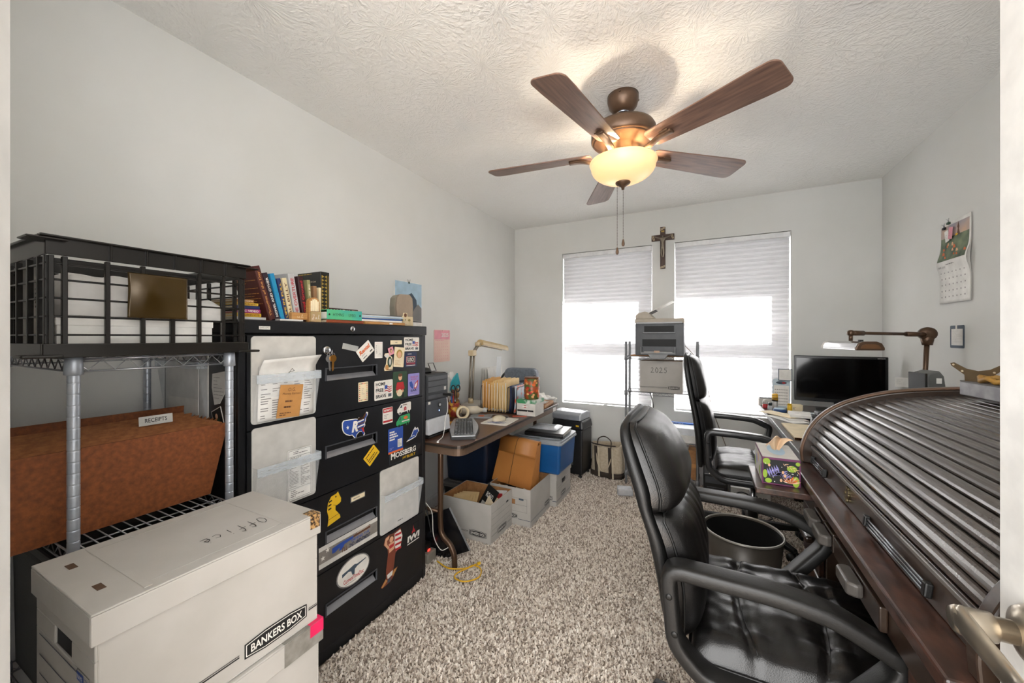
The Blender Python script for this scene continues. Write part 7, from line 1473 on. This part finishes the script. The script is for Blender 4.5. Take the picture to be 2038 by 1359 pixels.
# jointed lamp
LBR = mat('lamp_brown', '#5c4636', .35, .55)
t = thing('desk_lamp', 'brown jointed desk lamp with chrome shade reaching over the monitor', 'lamp', onD(1.055, 2.80)); g = lambda x, y, z: (x-1.055, y-2.80, z-DZ)
MB().lathe([(.05, 0), (.05, .012), (.02, .02), (.018, .06)], 20).build('base', LBR, t)
MB().tube([g(1.055, 2.80, .80), g(1.045, 2.80, 1.05), g(1.055, 2.80, 1.27)], .011, 10).build('post', LBR, t)
MB().lathe([(.012, -.022), (.034, -.018), (.036, 0), (.034, .018), (.012, .022)], 20, M=T(*g(1.055, 2.80, 1.295)) @ RX(90)).build('elbow', LBR, t); MB().lathe([(.02, -.03), (.026, 0), (.012, .04)], 14, M=T(*g(1.055, 2.80, 1.265))).build('elbow_neck', LBR, t)
MB().tube([g(1.04, 2.79, 1.292), g(.95, 2.735, 1.294)], .013, 10).build('sleeve', LBR, t); MB().tube([g(.96, 2.74, 1.294), g(.71, 2.60, 1.299)], .008, 10).build('boom', LBR, t); MB().tube([g(.745, 2.62, 1.298), g(.69, 2.59, 1.299)], .013, 10).build('end_sleeve', LBR, t)
MB().lathe([(.004, -.018), (.015, -.014), (.017, 0), (.015, .014), (.004, .018)], 14, M=T(*g(.685, 2.588, 1.299)) @ RX(90)).build('head_joint', LBR, t); MB().tube([g(.685, 2.588, 1.29), g(.685, 2.588, 1.258)], .009, 10).build('head_stem', LBR, t)
F = frm(g(.712, 2.43, 1.214), (.955, .15, 0), (0, 0, 1))    # end cap frame, shade runs away along -normal
A = [(-.055, 0), (.055, 0), (.055, .012), (.044, .034), (.024, .042), (-.024, .042), (-.044, .034), (-.055, .012)]
MB(F).prism(A, -.34, -.001).build('lamp_shade', mat('shade_chrome', '#c9c9c9', .16, .9), t, .004); MB(F).prism([(x*1.03, z*1.03-.001) for x, z in A], 0, .012).build('end_cap', LBR, t, .004); MB(F).prism([(x*1.02, z*1.02) for x, z in A], -.36, -.341).build('far_cap', PAPER2, t, .004); MB(F).prism([(x*.7, z*.5+.008) for x, z in A], .0122, .014).build('cap_ridge', mat('cap_ridge', '#7a5638', .35, .4), t); MB(F).prism([(-.008, .042), (.008, .042), (.008, .050), (-.008, .050)], -.08, -.065).build('switch', BLACK, t)

# ================================================================ right wall papers
RW = lambda y, z: frm((XR, y, z), (0, -1, 0), (0, 0, 1))
t = thing('wall_calendar', 'open wall calendar with a tulip field picture on the right wall', 'calendar', (XR, 2.90, 1.457)); L_ = T(-XR, -2.90, -1.457) @ RW(2.90, 1.457); w, hm, h = .262, .215, .425
pz = lambda v: .006+.016*math.exp(-((v-hm)/.05)**2)+.004*(1-v/h)
q = MB(L_); q.grid(lambda u, v: (u*w, v*h, pz(v*h)), 4, 24); q.build('sheet', PAPER, t, solid=.002)
q = MB(L_); q.grid(lambda u, v: (.004+u*(w-.008), v*h, .35*pz(v*h)+.001), 4, 24); q.build('under_pages', PAPER2, t, solid=.002)
PIC = mat('tulip_field', '#3a4a3a', .5, c2='#7d8a6a', sc=14, detail=8, lo=.4, hi=.7)
def strip(y0, y1, x0, x1, m_, nm, off=.0016):
    q = MB(L_); q.grid(lambda u, v: (x0+u*(x1-x0), y0+v*(y1-y0), pz(y0+v*(y1-y0))+off), 4, 10); q.build(nm, m_, t)
strip(.222, .345, .008, w-.008, PIC, 'meadow_print'); strip(.345, h-.018, .008, w-.008, mat('dusk_sky', '#8b93a6', .5, c2='#c9a98f', sc=6), 'sky_print')
p = PR(L_); rd = random.Random(8)
for k in range(12):
    x = rd.uniform(.03, w-.02); y = rd.uniform(.235, .31); s_ = rd.uniform(.006, .012); p.flat(ell(x, y, s_, s_*1.3, 8), pz(y)+.0022, p.c('orange' if k % 3 else 'peach'))
p.flat(S([(.3, 0), (.42, .5), (.36, .62), (.5, 1.), (.62, .6), (.56, .45), (.7, .05)], .07, .07), 0, p.c('brown'), T(.13, .338, pz(.36)+.0022)); p.flat(ell(.15, .345, .012, .006, 10), pz(.345)+.003, p.c('yellow'))
p.lines(.09, .2, .196, .206, 1, pz(.2)+.0022, p.c('grey')); p.text('MAR 2025', .015, .08, .186, .2, pz(.19)+.0022, p.c('grey'))
for i in range(7):
    for j in range(5): p.rect(.02+.034*i, .027+.034*i, .03+.032*j, .037+.032*j, pz(.03+.032*j)+.0022, p.c('grey'))
p.done('date_print', t)
for k, (u, z, cl, rr, lb) in enumerate(((.075, .352, 'paper', 12, 'white slip clipped to the tulip calendar'), (.115, .36, 'pink', -10, 'pink slip clipped to the tulip calendar'))):
    n_ = thing('note_slip', lb, 'note', RW(2.90-u, 1.457+z).translation); L2 = T(*(-RW(2.90-u, 1.457+z).translation)) @ RW(2.90-u, 1.457+z) @ T(0, 0, .014+.003*k) @ RZ(rr); MB(L2).box(-.016, .018, -.03, .03, 0, .001).build('slip', PAL[cl], n_); p = PR(L2 @ T(0, 0, .0014)); p.lines(-.01, .012, -.015, .01, 3, 0, p.c('grey'), fill=.2); p.done('writing', n_)
bclip('binder_clip', 'black binder clip at the left top of the tulip calendar', RW(2.83, 1.845) @ T(0, 0, .018), BLACK); bclip('binder_clip', 'green binder clip at the top centre of the tulip calendar', RW(2.785, 1.862) @ T(0, 0, .020), PAL['dkgreen'])
card('wall_note', 'typed white note on a dark backing taped to the right wall', 'note', 0, 0, .122, .116, 'slate', lambda p, w, h: (p.rect(.012, w-.012, .014, h-.018, 0, p.c('paper')), p.lines(.02, w-.02, .022, h-.026, 12, .0003, p.c('lgrey'), fill=.3), p.rect(w*.4, w*.52, h-.018, h, .0003, p.c('white'))), M0=RW(2.825, 1.222))

# calendar grids are too small to pick apart
for o in bpy.data.objects:
    if o.name.startswith('date_print') or (o.name.startswith('printing') and o.parent and o.parent.name.startswith(('wall_calendar', 'figure_sticker'))): o['kind'] = 'stuff'
# repeats share a group
GROUPS = {'book': 'books on top of the file cabinet', 'storage_box': 'record storage boxes', 'wall_pocket': 'file pockets on the cabinet', 'office_chair': 'executive office chairs', 'house_key': 'keys on the hook',
          'magnet_strip': 'magnetic label strips', 'business_card': 'business cards on the cabinet', 'slogan_magnet': 'slogan magnets', 'photo_print': 'photo prints on the cabinet', 'van_magnet': 'van magnets', 'logo_sticker': 'logo stickers',
          'wire_shelf': 'wire shelf units', 'padded_mailer': 'mailers in the crate', 'pen': 'pens in the mug', 'magazine': 'magazines in the sorter', 'letter': 'letters in the open box', 'storage_tote': 'lidded totes', 'envelope': 'mail on the computer desk',
          'wall_calendar': 'wall calendars', 'binder_clip': 'binder clips', 'sticky_note': 'notes on the monitor', 'note_slip': 'slips on the calendar', 'desk_lamp': 'desk lamps', 'crumpled_paper': 'crumpled papers', 'paper_stack': 'paper stacks'}
for o in bpy.data.objects:
    b_ = o.name.split('.')[0]
    if o.parent is None and 'category' in o and 'group' not in o and b_ in GROUPS: o['group'] = GROUPS[b_]
